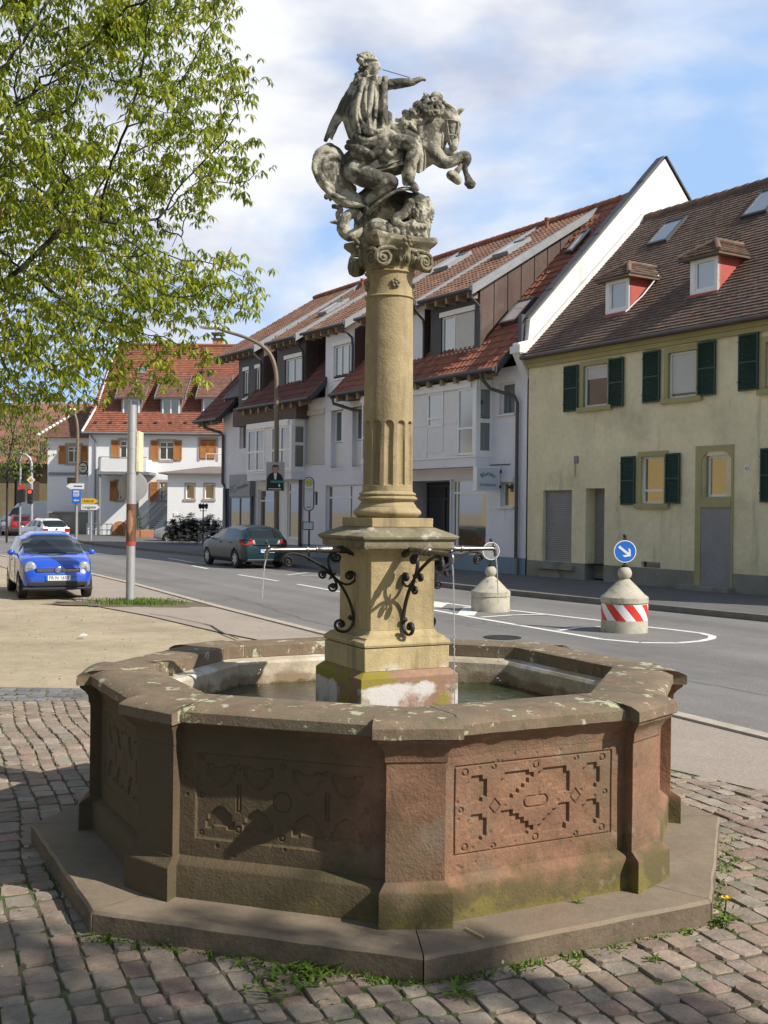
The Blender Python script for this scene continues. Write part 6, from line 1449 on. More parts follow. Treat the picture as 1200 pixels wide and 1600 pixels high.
# bus stop
Y3=41.0; b3=at(482,880,Y3); b3.z=0
bs=thing('bus_stop_sign','white oval bus stop sign with yellow and green H badge on a red post','bus stop sign',b3)
zz=lambda py: at(482,py,Y3).z
x0=at(474.5,770,Y3).x-b3.x; x1=at(491,770,Y3).x-b3.x; cx=(x0+x1)/2; r=(x1-x0)/2; zt=zz(745)-r; zb=zz(799)+r
def stadium(r_,y0,y1,zt_=zt,zb_=zb): 
    a=[(cx+r_*math.cos(math.pi*k/16),zt_+r_*math.sin(math.pi*k/16)) for k in range(17)]+[(cx-r_*math.cos(math.pi*k/16),zb_-r_*math.sin(math.pi*k/16)) for k in range(17)]
    mb=MB(); mb.rings([[Vector((x,y0,z)) for x,z in a],[Vector((x,y1,z)) for x,z in a]]); return mb
A('stop_red',(.11,.02,.02),.5,0); A('haltestelle_yellow',(.60,.55,.04),.4,0); A('haltestelle_green',(.02,.16,.05),.4,0); A('stop_face',(.62,.66,.68),.5,0)
stadium(r,-.05,.03).build('sign_rim',MAT['stop_red'],bs)
sf=stadium(r-.035,-.058,-.045).build('sign_face',MAT['stop_face'],bs)
M_=Matrix.Translation((cx,-.06,zt-.02))@Matrix.Rotation(R_(90),4,'X')
MB().lathe([(.135,0),(.135,.003),(.001,.003)],28,M_).build('badge_ring',MAT['haltestelle_green'],sf); MB().lathe([(.118,.003),(.118,.005),(.001,.005)],28,M_).build('badge',MAT['haltestelle_yellow'],sf)
text_mb('H',.20,.002,M_@Matrix.Translation((0,0,.007))).build('badge_letter',MAT['haltestelle_green'],sf)
mb=MB()
for i,(a,c_) in enumerate(((-.10,.12),(-.12,.02),(-.02,.12))): pass
t_=text_mb('Kirchstrasse',.055,.001,Matrix.Translation((cx,-.06,zt-.25))@Matrix.Rotation(R_(90),4,'X')); bmerge(t_,text_mb('Linie 24',.055,.001,Matrix.Translation((cx,-.06,zt-.33))@Matrix.Rotation(R_(90),4,'X')))
bmerge(t_,text_mb('RVF',.10,.001,Matrix.Translation((cx,-.06,zb-.05))@Matrix.Rotation(R_(90),4,'X')))
t_.build('sign_lettering',MAT['black_paint'],sf)
mb=MB(); mb.tube([(cx+.02,0,0),(cx+.02,0,zb)],.035,10); mb.build('sign_post',MAT['stop_red'],bs)
x0=at(473,822,Y3).x-b3.x; x1=at(490,822,Y3).x-b3.x
mb=MB(); mb.box(x0,x1,-.06,-.02,zz(828),zz(815)); tt_=mb.build('timetable_case',MAT['stop_red'],bs); mb=MB(); mb.box(x0+.03,x1-.03,-.066,-.06,zz(828)+.03,zz(815)-.03); mb.build('timetable',MAT['stop_face'],tt_)
# flower shop sign hanging from the bay
fs_=thing('shop_sign','square white hanging sign reading Blumen Ambiente beside the bay window','shop sign',F0,ROTH)
sx,sz=fac(752,747,.75); 
# plate stands at right angles to the facade, facing down the street towards the camera
mb=MB(); mb.box(sx-.09,sx+.09,-1.0,-.12,sz-.40,sz+.36); sb=mb.build('sign_box',MAT['white_frame'],fs_,bevel=.01)
mb=MB(); mb.box(sx-.04,sx+.04,-.14,.0,sz-.3,sz-.2); mb.box(sx-.04,sx+.04,-.14,.0,sz+.16,sz+.26); mb.build('sign_bracket',MAT['dark_metal'],fs_)
M_=Matrix.Translation((sx+.092,-.56,sz))@Matrix(((0,0,1,0),(1,0,0,0),(0,1,0,0),(0,0,0,1)))
A('sign_face_pale',(.55,.62,.66),.5,0); mb=MB(); mb.box(sx+.088,sx+.094,-.96,-.16,sz-.36,sz+.32); mb.build('sign_face',MAT['sign_face_pale'],sb)
t_=text_mb('Blumen',.20,.002,M_@Matrix.Translation((0,.14,.004)),arc=.40); t_.build('sign_lettering',MAT['suit'],sb); text_mb('Ambiente',.155,.002,M_@Matrix.Translation((0,-.20,.004))).build('sign_lettering',MAT['petrol_letters'],sb)
# traffic signals and signs at the left end of the road
Y4=72; b4=at(49.5,836,Y4); b4.z=0
tl=thing('traffic_light','grey signal mast with long curved arm, red light lit and diamond priority sign','traffic light',b4)
P=lambda px,py,Y=Y4: at(px,py,Y)-b4
mb=MB(); mb.tube([(0,0,0),P(49.5,760),P(49.5,725),P(47,716),P(41,710.5),P(30,708),P(0,706.5),P(-40,706)],[.10,.09,.09,.085,.08,.075,.07,.06],10); mb.build('mast',MAT['galvanised'],tl,smooth=60)
c=P(49.5,750); mb=MB(); s=.27; mb.prism([(0,-s),(s,0),(0,s),(-s,0)],.0,.03,Matrix.Translation(c+Vector((0,-.12,0)))@Matrix.Rotation(R_(90),4,'X')); dp_=mb.build('priority_sign',MAT['white_sign'],tl); s=.17; mb=MB(); mb.prism([(0,-s),(s,0),(0,s),(-s,0)],.03,.035,Matrix.Translation(c+Vector((0,-.12,0)))@Matrix.Rotation(R_(90),4,'X')); mb.build('priority_sign_centre',MAT['yellow_sign'],dp_)
mb=MB(); c=P(49,775); mb.box(c.x-.16,c.x+.16,c.y-.35,c.y-.12,c.z-.5,c.z+.42); hs=mb.build('signal_housing',MAT['black_plastic'],tl,bevel=.03)
A('red_glow',(.8,.02,.01),.3,0); m=MAT['red_glow']; pn=[n for n in m.node_tree.nodes if n.type=='BSDF_PRINCIPLED'][0]; pn.inputs['Emission Color'].default_value=(1,.04,.02,1); pn.inputs['Emission Strength'].default_value=2.2
for i,mt in enumerate(('red_glow','black_paint','black_paint')): mb=MB(); mb.lathe([(.11,0),(.10,.03),(.001,.04)],14,Matrix.Translation((c.x,c.y-.35,c.z+.26-i*.29))@Matrix.Rotation(R_(90),4,'X')); mb.build('signal_lamp',MAT[mt],hs)
Y5=74; b5=at(31,836,Y5); b5.z=0
tp=thing('signal_post','thin grey post with signal heads and a no stopping sign behind the dark saloon','signal post',b5)
mb=MB(); mb.tube([(0,0,0),(0,0,at(31,703,Y5).z)],.07,8); mb.build('post',MAT['galvanised'],tp)
for px,py in ((31,775),(37,774)): c=at(px,py,Y5)-b5; mb=MB(); mb.box(c.x-.15,c.x+.15,-.32,-.08,c.z-.45,c.z+.4); h=mb.build('signal_housing',MAT['black_plastic'],tp,bevel=.03)
c=at(35,763,Y5)-b5; mb=MB(); mb.lathe([(.26,0),(.26,.02),(.001,.02)],20,Matrix.Translation((c.x,-.2,c.z))@Matrix.Rotation(R_(90),4,'X')); mb.build('round_sign',MAT['poster_red'],tp)
# guide signs
Y6=66; b6=at(119,850,Y6); b6.z=0
gs=thing('direction_sign','white left arrow over a blue parking guide sign on a grey post','direction sign',b6)
P=lambda px,py,Y=Y6: at(px,py,Y)-b6
mb=MB(); mb.tube([(0,0,0),(0,0,P(119,757).z)],.06,8); mb.build('post',MAT['galvanised'],gs)
a,b_=P(104,764),P(132,755.5); mb=MB(); h=b_.z-a.z; mb.prism([(a.x,a.z+h/2),(a.x+.25,a.z),(b_.x,a.z),(b_.x,b_.z),(a.x+.25,b_.z)],.08,.12,Matrix(((1,0,0,0),(0,0,-1,0),(0,1,0,0),(0,0,0,1)))); wa=mb.build('arrow_board',MAT['white_sign'],gs)
mb=MB(); mb.box(a.x+.45,b_.x-.1,-.124,-.12,a.z+h*.4,a.z+h*.6); mb.build('arrow_caption',MAT['black_paint'],wa)
a,b_=P(113,786.5),P(127,764.5); mb=MB(); mb.box(a.x,b_.x,-.12,-.08,a.z,b_.z); bl=mb.build('blue_board',MAT['blue_sign'],gs); w_=b_.x-a.x; h=b_.z-a.z
mb=MB(); mb.box(a.x+w_*.18,b_.x-w_*.18,-.124,-.12,a.z+h*.5,b_.z-h*.1); s1=mb.build('pictogram_field',MAT['white_sign'],bl)
cx,cz=(a.x+b_.x)/2,a.z+h*.22; mb=MB(); mb.box(cx-.1,cx+.17,-.124,-.12,cz-.025,cz+.025); mb.prism([(cx-.17,cz),(cx-.03,cz-.09),(cx-.03,cz+.09)],.12,.124,Matrix(((1,0,0,0),(0,0,-1,0),(0,1,0,0),(0,0,0,1)))); mb.build('white_arrow',MAT['white_sign'],bl)
for i in range(3): mb=MB(); mb.box(a.x+w_*.24,b_.x-w_*.24,-.128,-.124,a.z+h*(.56+.1*i),a.z+h*(.61+.1*i)); mb.build('pictogram',MAT['blue_sign'],s1)
Y7=64; b7=at(142,852,Y7); b7.z=0
ds=thing('direction_sign','yellow guide board over a white Langgasse arrow board on a thin post','direction sign',b7)
P=lambda px,py,Y=Y7: at(px,py,Y)-b7
mb=MB(); mb.tube([(0,0,0),(0,0,P(142,778).z)],.05,8); mb.build('post',MAT['galvanised'],ds)
for (p0,q0,p1,q1,mt,tx) in ((127.5,787,154,779,'yellow_sign','Umkirch'),(127.5,796.5,157,788.2,'white_sign','Langgasse')):
    a,b_=P(p0,q0),P(p1,q1); h=b_.z-a.z; mb=MB(); mb.prism([(b_.x,a.z+h/2),(b_.x-.2,b_.z),(a.x,b_.z),(a.x,a.z),(b_.x-.2,a.z)],.06,.09,Matrix(((1,0,0,0),(0,0,-1,0),(0,1,0,0),(0,0,0,1)))); o=mb.build('arrow_board',MAT[mt],ds)
    text_mb(tx,h*.72,.003,Matrix.Translation(((a.x+b_.x)/2-.08,-.094,a.z+h*.5))@Matrix.Rotation(R_(90),4,'X')@Matrix.Scale(.85,4,(1,0,0))).build('board_lettering',MAT['black_paint'],o)
# round inn sign on the corner house
ins=thing('inn_sign','round cream inn sign with a small crest below, on the corner house','inn sign',at(130,731,79)); 
mb=MB(); m4=Matrix.Rotation(R_(90),4,'X'); mb.lathe([(.34,-.05),(.36,0),(.34,.05)],28,m4@Matrix.Scale(1.15,4,(0,1,0))); d_=mb.build('sign_disc',MAT['black_plastic'],ins,smooth=40); A('cream_sign',(.62,.58,.40),.4,0); mb=MB(); mb.lathe([(.29,.05),(.29,.056),(.001,.056)],28,m4@Matrix.Scale(1.15,4,(0,1,0))); mb.build('sign_face',MAT['cream_sign'],ins)
mb=MB(); mb.box(-.20,.20,-.062,-.058,.06,.12); mb.box(-.16,.16,-.062,-.058,-.12,-.05); mb.build('sign_band',MAT['black_paint'],ins)
mb=MB(); mb.prism([(-.32,-.45),(-.2,-.62),(.2,-.62),(.32,-.45),(.2,-.50),(-.2,-.50)],-.03,.03,Matrix(((1,0,0,0),(0,0,-1,0),(0,1,0,0),(0,0,0,1)))); mb.box(-.03,.9,0,.05,.42,.46); mb.build('sign_crest',MAT['white_sign'],ins)
# three-armed garden lantern
Y8=61; b8=at(317,852,Y8); b8.z=0; gl=thing('garden_lantern','black garden lantern post with three lanterns in front of the annex','lantern',b8)
zt=at(317,795,Y8).z; mb=MB(); mb.tube([(0,0,0),(0,0,zt)],[.05,.03],8)
for dx in (-.16,.0,.16): mb.tube([(0,0,zt-.1),(dx,0,zt-.12),(dx,0,zt)],.018,6)
mb.build('lantern_post',MAT['iron'],gl)
for dx in (-.17,.0,.17): mb=MB(); mb.lathe([(.03,0),(.075,.02),(.10,.2),(.11,.21),(.02,.30)],6,Matrix.Translation((dx,-.05 if dx==0 else 0,zt))); mb.build('lantern',MAT['black_plastic'],gl)
# garden railing beside the hedge
gr_=thing('garden_railing','low grey metal railing between the hedge and the lilac house','railing',at(338,850,57)); gr_.location.z=0
mb=MB()
for z in (.9,.5): mb.tube([(-.9,0,z*.75),(.8,.8,z*1.2)],.03,5)
for i in range(5): mb.tube([(-.9+i*.42,i*.2,0),(-.9+i*.42,i*.2,.72+i*.09)],.03,5)
mb.build('rails',MAT['zinc'],gr_)
pw=thing('planter_wall','low orange stone planter wall beside the stair','wall',(at(225,845,72).x,72,0)); mb=MB()
for i in range(4): mb.box(-1.2+i*.95,-.28+i*.95,0,.5,0,.55+.05*(i%2))
mb.build('planter_blocks',MAT['arch_stone'],pw,bevel=.03)
# cracks and a repair patch in the asphalt
A('crack',(.05,.048,.045),.95,0)
rgc=random.Random(5); mb=MB()
for (a,b) in (((5.2,10.5),(1.9,16.5)),((.2,17.0),(-3.6,26.0)),((-5,33),(-9.5,42))):
    n=60; pts=[]; x=0
    for i in range(n+1): x+=rgc.gauss(0,.02); d=Vector((b[0]-a[0],b[1]-a[1])); nn=Vector((-d.y,d.x)).normalized(); p=Vector(a)+d*i/n+nn*x; pts.append(p)
    ribbon(mb,pts,.012,.003)
for k in range(7):
    a=Vector((rgc.uniform(-3,4),rgc.uniform(12,24))); 
    n=14; an=rgc.uniform(0,6.3); pts=[a]
    for i in range(n): an+=rgc.gauss(0,.35); pts.append(pts[-1]+Vector((math.cos(an),math.sin(an)))*.09)
    ribbon(mb,pts,.008,.0035) if all((p.x+ (p.y-11.3)*.557)>3.4 for p in pts) else None
struct(mb.build('road_cracks',MAT['crack']))
mb=MB(); pts=[gr(*q) for q in ((318,974),(330,977),(342,985),(352,990),(372,998))]; rs=[]
ribbon(mb,pts,.035,.0); ribbon(mb,[gr(*q) for q in ((232,958),(262,962),(285,967),(318,974))],.02,-.002); struct(mb.build('footway_edge_crack',MAT['crack']))
p_=[(4.9,16.2),(5.9,16.9),(5.0,18.6),(4.0,17.9)]
# ================================================================ STATUE
st=thing('equestrian_statue','weathered stone rider in a cloak on a rearing horse on top of the column','statue',(FC.x,FC.y,3.646))
SO=Vector((FC.x,FC.y,3.646))
def S(cx,cy,dy=0.0): return at(480+cx/4,70+cy/4,FC.y+dy)-SO
K=.000977
def chain(mb,pts,n=12,ball=True):
    P=[S(*p[:3]) for p in pts]; R=[p[3]*K for p in pts]
    q=[];rr=[]
    for i in range(len(P)-1):
        p0=P[max(i-1,0)];p1=P[i];p2=P[i+1];p3=P[min(i+2,len(P)-1)]
        for k in range(5):
            f=k/5; q.append(.5*((2*p1)+(-p0+p2)*f+(2*p0-5*p1+4*p2-p3)*f*f+(-p0+3*p1-3*p2+p3)*f**3)); rr.append(R[i]+(R[i+1]-R[i])*f)
    q.append(P[-1]); rr.append(R[-1]); mb.tube(q,rr,n)
    if ball: mb.sphere(q[0],rr[0],12,8); mb.sphere(q[-1],rr[-1],12,8)
    return mb
def blob(mb,cx,cy,dy,r,sc=(1,1,1)): mb.sphere(S(cx,cy,dy),r*K,14,10,sc); return mb
sm_=MAT['statue_stone']
def sculpt(mb,name,parent=st,vox=.0055,it=4):
    o=mb.build(name,sm_,parent,smooth=180)
    r=o.modifiers.new('remesh','REMESH'); r.mode='VOXEL'; r.voxel_size=vox; r.use_smooth_shade=True
    s=o.modifiers.new('smooth','SMOOTH'); s.iterations=it; s.factor=.5
    t=bpy.data.textures.get('chisel') or bpy.data.textures.new('chisel','CLOUDS'); t.noise_scale=.03; t.noise_depth=3
    d=o.modifiers.new('displace','DISPLACE'); d.texture=t; d.strength=.008; d.mid_level=.5; d.texture_coords='LOCAL'
    return o
# horse: one continuous body
h=MB()
chain(h,[(285,760,.0,72),(360,750,.0,96),(470,742,.0,96),(580,715,0,92),(690,690,-.005,98),(770,640,-.01,88),(800,590,-.012,74)])
chain(h,[(745,650,-.01,92),(740,560,-.01,82),(775,480,-.015,72),(840,425,-.02,60),(885,425,-.03,52)])           # neck
chain(h,[(880,430,-.035,56),(905,480,-.045,50),(915,545,-.052,38),(918,600,-.058,31),(912,640,-.06,27)])         # head
chain(h,[(925,450,-.05,22),(935,500,-.06,26),(930,560,-.065,22)]); blob(h,948,500,-.062,15); blob(h,870,500,-.07,15)
chain(h,[(905,650,-.06,24),(920,640,-.062,22)]); chain(h,[(885,480,-.02,34),(890,560,-.04,24),(900,625,-.05,18)])
chain(h,[(940,425,-.03,20),(962,408,-.03,15),(988,395,-.03,4)]); chain(h,[(850,400,-.06,18),(862,385,-.065,13),(905,412,-.065,4)])
# forelegs
chain(h,[(745,650,-.055,66),(800,690,-.075,56),(860,735,-.085,40),(930,720,-.088,33),(985,690,-.088,31),(1000,720,-.085,27),(985,765,-.082,18),(995,810,-.08,17),(1008,845,-.08,24),(1020,872,-.08,31)])
blob(h,1018,868,-.08,32,(1.15,1,.75))
chain(h,[(790,650,.05,56),(850,680,.065,42),(915,690,.07,32),(955,715,.068,28),(958,760,.06,19),(935,795,.055,20),(918,825,.05,28)]); chain(h,[(900,815,.05,32),(940,845,.05,30)])
# hind legs
chain(h,[(300,790,-.06,74),(370,825,-.085,70),(450,845,-.095,58),(520,850,-.095,42),(535,872,-.09,34),(470,915,-.07,34),(400,955,-.05,30),(370,1000,-.04,27),(375,1060,-.03,23),(390,1120,-.02,26)])
chain(h,[(320,790,.06,72),(400,840,.08,60),(450,870,.08,42),(380,920,.07,32),(330,960,.06,27),(340,1020,.05,22),(380,1060,.05,22),(390,1130,.04,26)])
chain(h,[(800,520,-.02,60),(850,500,-.03,50),(880,520,-.035,38)]); chain(h,[(820,600,-.02,55),(850,560,-.03,36)])
sculpt(h,'horse_body')
# bridle
mb=MB(); 
for a in ([(868,470,-.085),(905,470,-.097),(945,480,-.09)],[(880,560,-.085),(915,565,-.10),(945,570,-.09)],[(872,470,-.087),(885,560,-.09),(900,630,-.08)],[(945,480,-.09),(940,560,-.095)]): mb.tube([S(*p) for p in a],.0045,6)
mb.build('bridle',sm_,st,smooth=60)
# mane of heavy curls
mb=MB(); rg=random.Random(4)
for k in range(78):
    f=rg.random(); cx=610+ (830-610)*f+rg.uniform(-12,25); top_=430-110*math.sin(min(1,f*1.25)*math.pi/2); cy=top_+rg.uniform(0,150 if f<.8 else 120)*(1-.35*(1-f)); dy=rg.uniform(-.075,-.03) if cy>top_+30 else rg.uniform(-.06,.05)
    c=S(cx,cy,dy-.015); a0=rg.uniform(0,6.3); r=rg.uniform(16,25)*K; tu=rg.choice((-1,1))
    pts=[c+Vector((r*(1-.7*i/12)*math.cos(a0+tu*i*.62),-.012+.014*i/12*-1,r*(1-.7*i/12)*math.sin(a0+tu*i*.62))) for i in range(13)]
    mb.tube(pts,[.0105-.0045*i/12 for i in range(13)],7); mb.sphere(pts[0],.010,8,6)
for k in range(40):
    f=rg.random(); blob(mb,640+190*f,455-95*math.sin(f*1.5)+rg.uniform(0,110),rg.uniform(-.05,.02),rg.uniform(24,34))
sculpt(mb,'horse_mane',vox=.005,it=1)
mb=MB()
for k in range(5): chain(mb,[(845+k*12,370+k*5,-.04,22),(880+k*10,385+k*10,-.07,17),(900+k*6,410+k*8,-.08,8)])
sculpt(mb,'forelock',vox=.005,it=1)
# tail: thick twisted strands
mb=MB()
base=[(235,740),(185,690),(130,665),(85,700),(70,760),(95,830),(130,880),(170,930),(230,960),(300,975),(350,1000)]
for k in range(16):
    o1=rg.uniform(-1,1); o2=rg.uniform(-1,1)
    pts=[]
    for i,(x,y) in enumerate(base):
        w_=[6,22,38,42,46,46,42,46,48,38,14][i]
        ph=i*.9+k; pts.append((x+w_*(o1*.8+.25*math.sin(ph)),y+w_*(.8*o2+.25*math.cos(ph*1.1)),-.02+.045*math.sin(k*2.4)+.01*math.sin(ph),[14,18,20,20,19,18,18,17,16,14,6][i]))
    chain(mb,pts[0 if k%3 else 1:],8)
for k in range(12):
    o1=rg.uniform(-1,1); chain(mb,[(175+40*o1,700,-.05,14),(150+45*o1,770,-.065,16),(165+42*o1,850,-.06,16),(215+30*o1,910,-.055,15),(290+14*o1,950,-.045,8)],8)
for x,y,r in ((225,780,48),(245,850,46),(270,905,40),(205,730,46)): blob(mb,x,y,.02,r)
for x,y,r in ((150,720,72),(160,790,62),(185,850,50),(130,720,55),(120,790,45),(150,860,38),(210,930,38),(270,960,34),(120,950,18)): blob(mb,x,y,0,r)
chain(mb,[(110,840,-.03,26),(130,900,-.03,22),(145,970,-.02,10)])
sculpt(mb,'horse_tail',vox=.005,it=1)
# saddle cloth with border
def drape(name,rows,amp,freq,th=.010,nu=36,nv=30,ph=0,parent=st,taper=False,skew=0):
    rr=[[S(*p) for p in r] for r in rows]
    def ev(L_,f):
        f*=len(L_)-1; i=min(int(f),len(L_)-2); f-=i
        p0=L_[max(i-1,0)];p1=L_[i];p2=L_[i+1];p3=L_[min(i+2,len(L_)-1)]
        return .5*((2*p1)+(-p0+p2)*f+(2*p0-5*p1+4*p2-p3)*f*f+(-p0+3*p1-3*p2+p3)*f**3)
    V=[]
    for j in range(nv+1):
        row=[ev([ev(r,i/nu) for r in rr],j/nv) for i in range(nu+1)]
        for i,p in enumerate(row):
            u=i/nu; v=j/nv; a=amp*(.35+.65*v if taper else 1); s=math.sin(freq*u*2*math.pi+ph+skew*v*3); s=math.copysign(abs(s)**.7,s)
            V.append(p+Vector((0,-a*s-.3*a*math.sin(freq*2.3*u*6.28+v*4),a*.2*math.cos(v*7+u*5))))
    F=[(j*(nu+1)+i,j*(nu+1)+i+1,(j+1)*(nu+1)+i+1,(j+1)*(nu+1)+i) for j in range(nv) for i in range(nu)]
    mb=MB(); mb.add(V,F,.5); o=mb.build(name,sm_,parent,smooth=180); m=o.modifiers.new('solidify','SOLIDIFY'); m.thickness=th; m.offset=0
    return o
drape('saddle_cloth',[[(235,690,-.02),(300,640,-.075),(400,625,-.09),(500,610,-.09),(600,590,-.085)],[(228,740,-.045),(300,720,-.095),(400,715,-.108),(500,700,-.108),(600,670,-.10)],[(245,790,-.05),(320,798,-.098),(410,806,-.112),(510,770,-.112),(600,740,-.105)]],.004,2.5,.012)
mb=MB(); mb.tube([S(*p) for p in ((245,792,-.058),(320,800,-.108),(410,808,-.122),(510,772,-.122),(600,742,-.115))],.007,6); mb.tube([S(*p) for p in ((240,765,-.058),(320,775,-.108),(405,780,-.124),(510,745,-.124),(600,715,-.117))],.004,6); mb.build('saddle_cloth_border',sm_,st,smooth=60)
# rider: continuous figure
r=MB()
chain(r,[(430,640,-.02,80),(415,560,-.015,72),(400,470,-.01,70),(390,380,-.01,74),(385,290,-.01,70),(385,235,-.01,48)])
chain(r,[(300,265,.02,38),(385,240,-.01,50),(470,250,-.03,42)])
chain(r,[(385,240,-.01,32),(385,190,-.01,28),(390,165,-.012,30)])
chain(r,[(385,165,-.01,46),(388,125,-.015,56),(385,100,-.012,52)]); chain(r,[(420,130,-.03,36),(425,160,-.035,26),(428,178,-.035,18)]); blob(r,452,140,-.04,13); blob(r,440,118,-.045,14); blob(r,438,166,-.04,13); blob(r,430,182,-.035,15)
# outstretched arm with hand
chain(r,[(465,255,-.03,40),(520,248,-.045,34),(580,240,-.055,32),(640,236,-.062,25),(680,228,-.065,20)])
chain(r,[(680,226,-.065,21),(705,215,-.067,17),(722,212,-.067,13)])
for d_,e_ in ((-.078,(742,216)),(-.071,(744,220)),(-.064,(741,225)),(-.058,(735,229))): chain(r,[(712,214,d_,7),(730,213,d_,6.5),(*e_,d_,5)],8)
chain(r,[(700,210,-.055,7.5),(715,203,-.05,7),(728,206,-.048,5.5)],8)
# lowered arm behind, hand at the hip of the cloak
chain(r,[(300,270,.02,36),(255,330,.03,32),(215,400,.035,29),(185,470,.035,25),(160,540,.03,20)]); chain(r,[(160,540,.03,20),(148,565,.03,18)])
for k_ in range(4): chain(r,[(150+k_*3,565,.02+k_*.007,7),(148+k_*4,585-k_*3,.018+k_*.007,6.5),(158,592-k_*3,.018+k_*.006,5)],8)
# near leg in a boot
chain(r,[(470,640,-.08,62),(560,610,-.105,56),(640,620,-.12,50),(672,660,-.125,44),(650,730,-.125,42),(635,800,-.12,34),(640,850,-.12,24),(670,880,-.125,20),(690,900,-.125,14)])
sculpt(r,'rider_body')
# rod held against the arm
mb=MB(); mb.tube([S(470,155,-.06),S(640,205,-.07)],.0022,6); mb.build('metal_rod',MAT['iron'],st)
# curled hair and laurel wreath
mb=MB()
for k in range(95):
    a=rg.uniform(0,6.3); y=rg.choice((rg.uniform(58,85),rg.uniform(65,155),rg.uniform(65,155),rg.uniform(170,245))); x=rg.uniform(330,430) if y<85 else rg.uniform(322,392)
    if y>150: x=rg.uniform(300,400)
    c=S(x,y,rg.uniform(-.065,.0) if y<150 else rg.uniform(-.07,.02)); rr_=rg.uniform(9,15)*K
    pts=[c+Vector((rr_*(1-.6*i/8)*math.cos(a+i*.8),-.004*i/4,rr_*(1-.6*i/8)*math.sin(a+i*.8))) for i in range(9)]; mb.tube(pts,.0065,6)
for p in ((345,75,-.02,26),(380,72,-.02,30),(330,200,-.01,36),(365,205,-.03,34),(325,95,-.01,20)): blob(mb,*p)
chain(mb,[(330,110,-.05,10),(360,90,-.068,10),(400,85,-.07,10),(435,95,-.055,9)]); chain(mb,[(318,62,-.01,10),(340,80,-.01,14)])
sculpt(mb,'rider_hair',vox=.004,it=1)
# cloak: big folds over the back and chest
drape('cloak',[[(300,250,.03),(340,215,-.07),(420,195,-.085),(500,200,-.07)],[(240,340,.02),(310,330,-.09),(410,320,-.115),(500,320,-.09)],[(215,450,.02),(300,450,-.10),(400,450,-.125),(500,430,-.10)],[(265,570,.02),(330,560,-.105),(420,560,-.135),(500,520,-.115)]],.022,3.4,.012,nu=60,nv=40,skew=.4,taper=True)
drape('cloak_back',[[(295,240,.05),(300,250,.0),(320,260,-.04)],[(205,380,.06),(225,390,.02),(260,400,-.02)],[(150,480,.06),(170,470,.03),(215,470,.0)],[(106,602,.05),(120,600,.04),(150,560,.03)]],.006,2,.012)
drape('tunic_back',[[(290,300,.03),(300,320,-.04),(330,330,-.06)],[(220,420,.02),(250,430,-.05),(300,440,-.075)],[(235,500,.02),(265,510,-.05),(310,520,-.08)],[(265,590,.02),(290,600,-.06),(330,600,-.09)]],.008,2.6,.012)
# gathered waist folds and skirts
mb=MB()
for a in ([(300,560,-.09,18),(360,600,-.125,24),(440,590,-.135,22),(520,550,-.125,20),(560,580,-.11,14)],[(250,640,-.06,20),(320,650,-.115,28),(400,690,-.13,30),(470,640,-.14,26),(550,600,-.12,20)],[(260,610,-.05,18),(330,620,-.11,22),(420,625,-.135,22),(500,600,-.13,20)],[(270,680,-.07,18),(340,700,-.115,22),(400,705,-.125,16)],[(330,520,-.11,16),(390,545,-.135,20),(460,540,-.14,18),(510,510,-.125,14)],[(480,650,-.12,18),(520,690,-.13,20),(550,660,-.13,16)],[(310,430,-.09,14),(340,500,-.115,18),(390,530,-.13,16)],[(335,330,-.09,12),(320,400,-.105,16),(340,480,-.12,18),(400,520,-.135,16)],[(420,260,-.11,10),(430,360,-.13,13),(425,450,-.14,14)],[(470,240,-.10,10),(480,350,-.12,12),(480,450,-.125,14),(500,500,-.12,12)],[(370,260,-.095,10),(365,360,-.12,13),(380,460,-.135,14)]): chain(mb,a,10)
blob(mb,400,690,-.15,26,(1,.4,1)); blob(mb,400,690,-.165,14)
sculpt(mb,'gathered_folds',vox=.005,it=2)
# saddle, pistol holster and fringed lappets in front of the rider
mb=MB(); chain(mb,[(540,560,-.06,40),(600,510,-.075,34),(640,490,-.07,26)]); chain(mb,[(560,470,-.05,14),(620,480,-.08,18),(670,530,-.09,16)]); chain(mb,[(560,590,-.10,28),(620,560,-.115,30),(680,590,-.115,26)]); chain(mb,[(505,440,-.06,26),(520,500,-.07,30),(560,540,-.07,34)])
for k in range(6): chain(mb,[(600+k*14,800-k*2,-.118,12),(600+k*12,850,-.118,9),(606+k*11,880,-.115,5)])
sculpt(mb,'saddle',vox=.005,it=1)
drape('saddle_flap',[[(690,610,-.10),(700,600,-.105),(725,600,-.10)],[(680,690,-.11),(705,690,-.118),(740,690,-.105)],[(672,790,-.10),(700,800,-.105),(735,780,-.095)]],.006,2.2,.010)
# fallen beast, shield and ground
mb=MB()
chain(mb,[(430,1140,-.03,60),(520,1170,-.05,60),(620,1180,-.05,58),(720,1180,-.04,50)]); chain(mb,[(380,1090,.0,60),(400,1160,.0,70),(430,1220,.0,60)]); chain(mb,[(470,1010,.02,60),(560,1060,.03,70),(660,1100,.03,70)])
chain(mb,[(450,1215,-.07,22),(600,1218,-.08,22),(740,1218,-.07,22)]); chain(mb,[(450,1215,.06,30),(600,1218,.07,30),(730,1218,.06,30)])
for k in range(7): chain(mb,[(470+k*42,1150+rg.uniform(-8,8),-.10,22),(480+k*42,1205,-.09,26)])
chain(mb,[(400,1040,.05,50),(480,990,.06,52),(580,960,.06,50),(660,980,.05,46)]); chain(mb,[(430,1080,.02,60),(520,1060,.04,60),(620,1050,.04,55)]); chain(mb,[(380,1000,.0,40),(410,1060,.0,50),(430,1130,.0,56)])
sculpt(mb,'rock_base',vox=.006,it=1)
mb=MB()
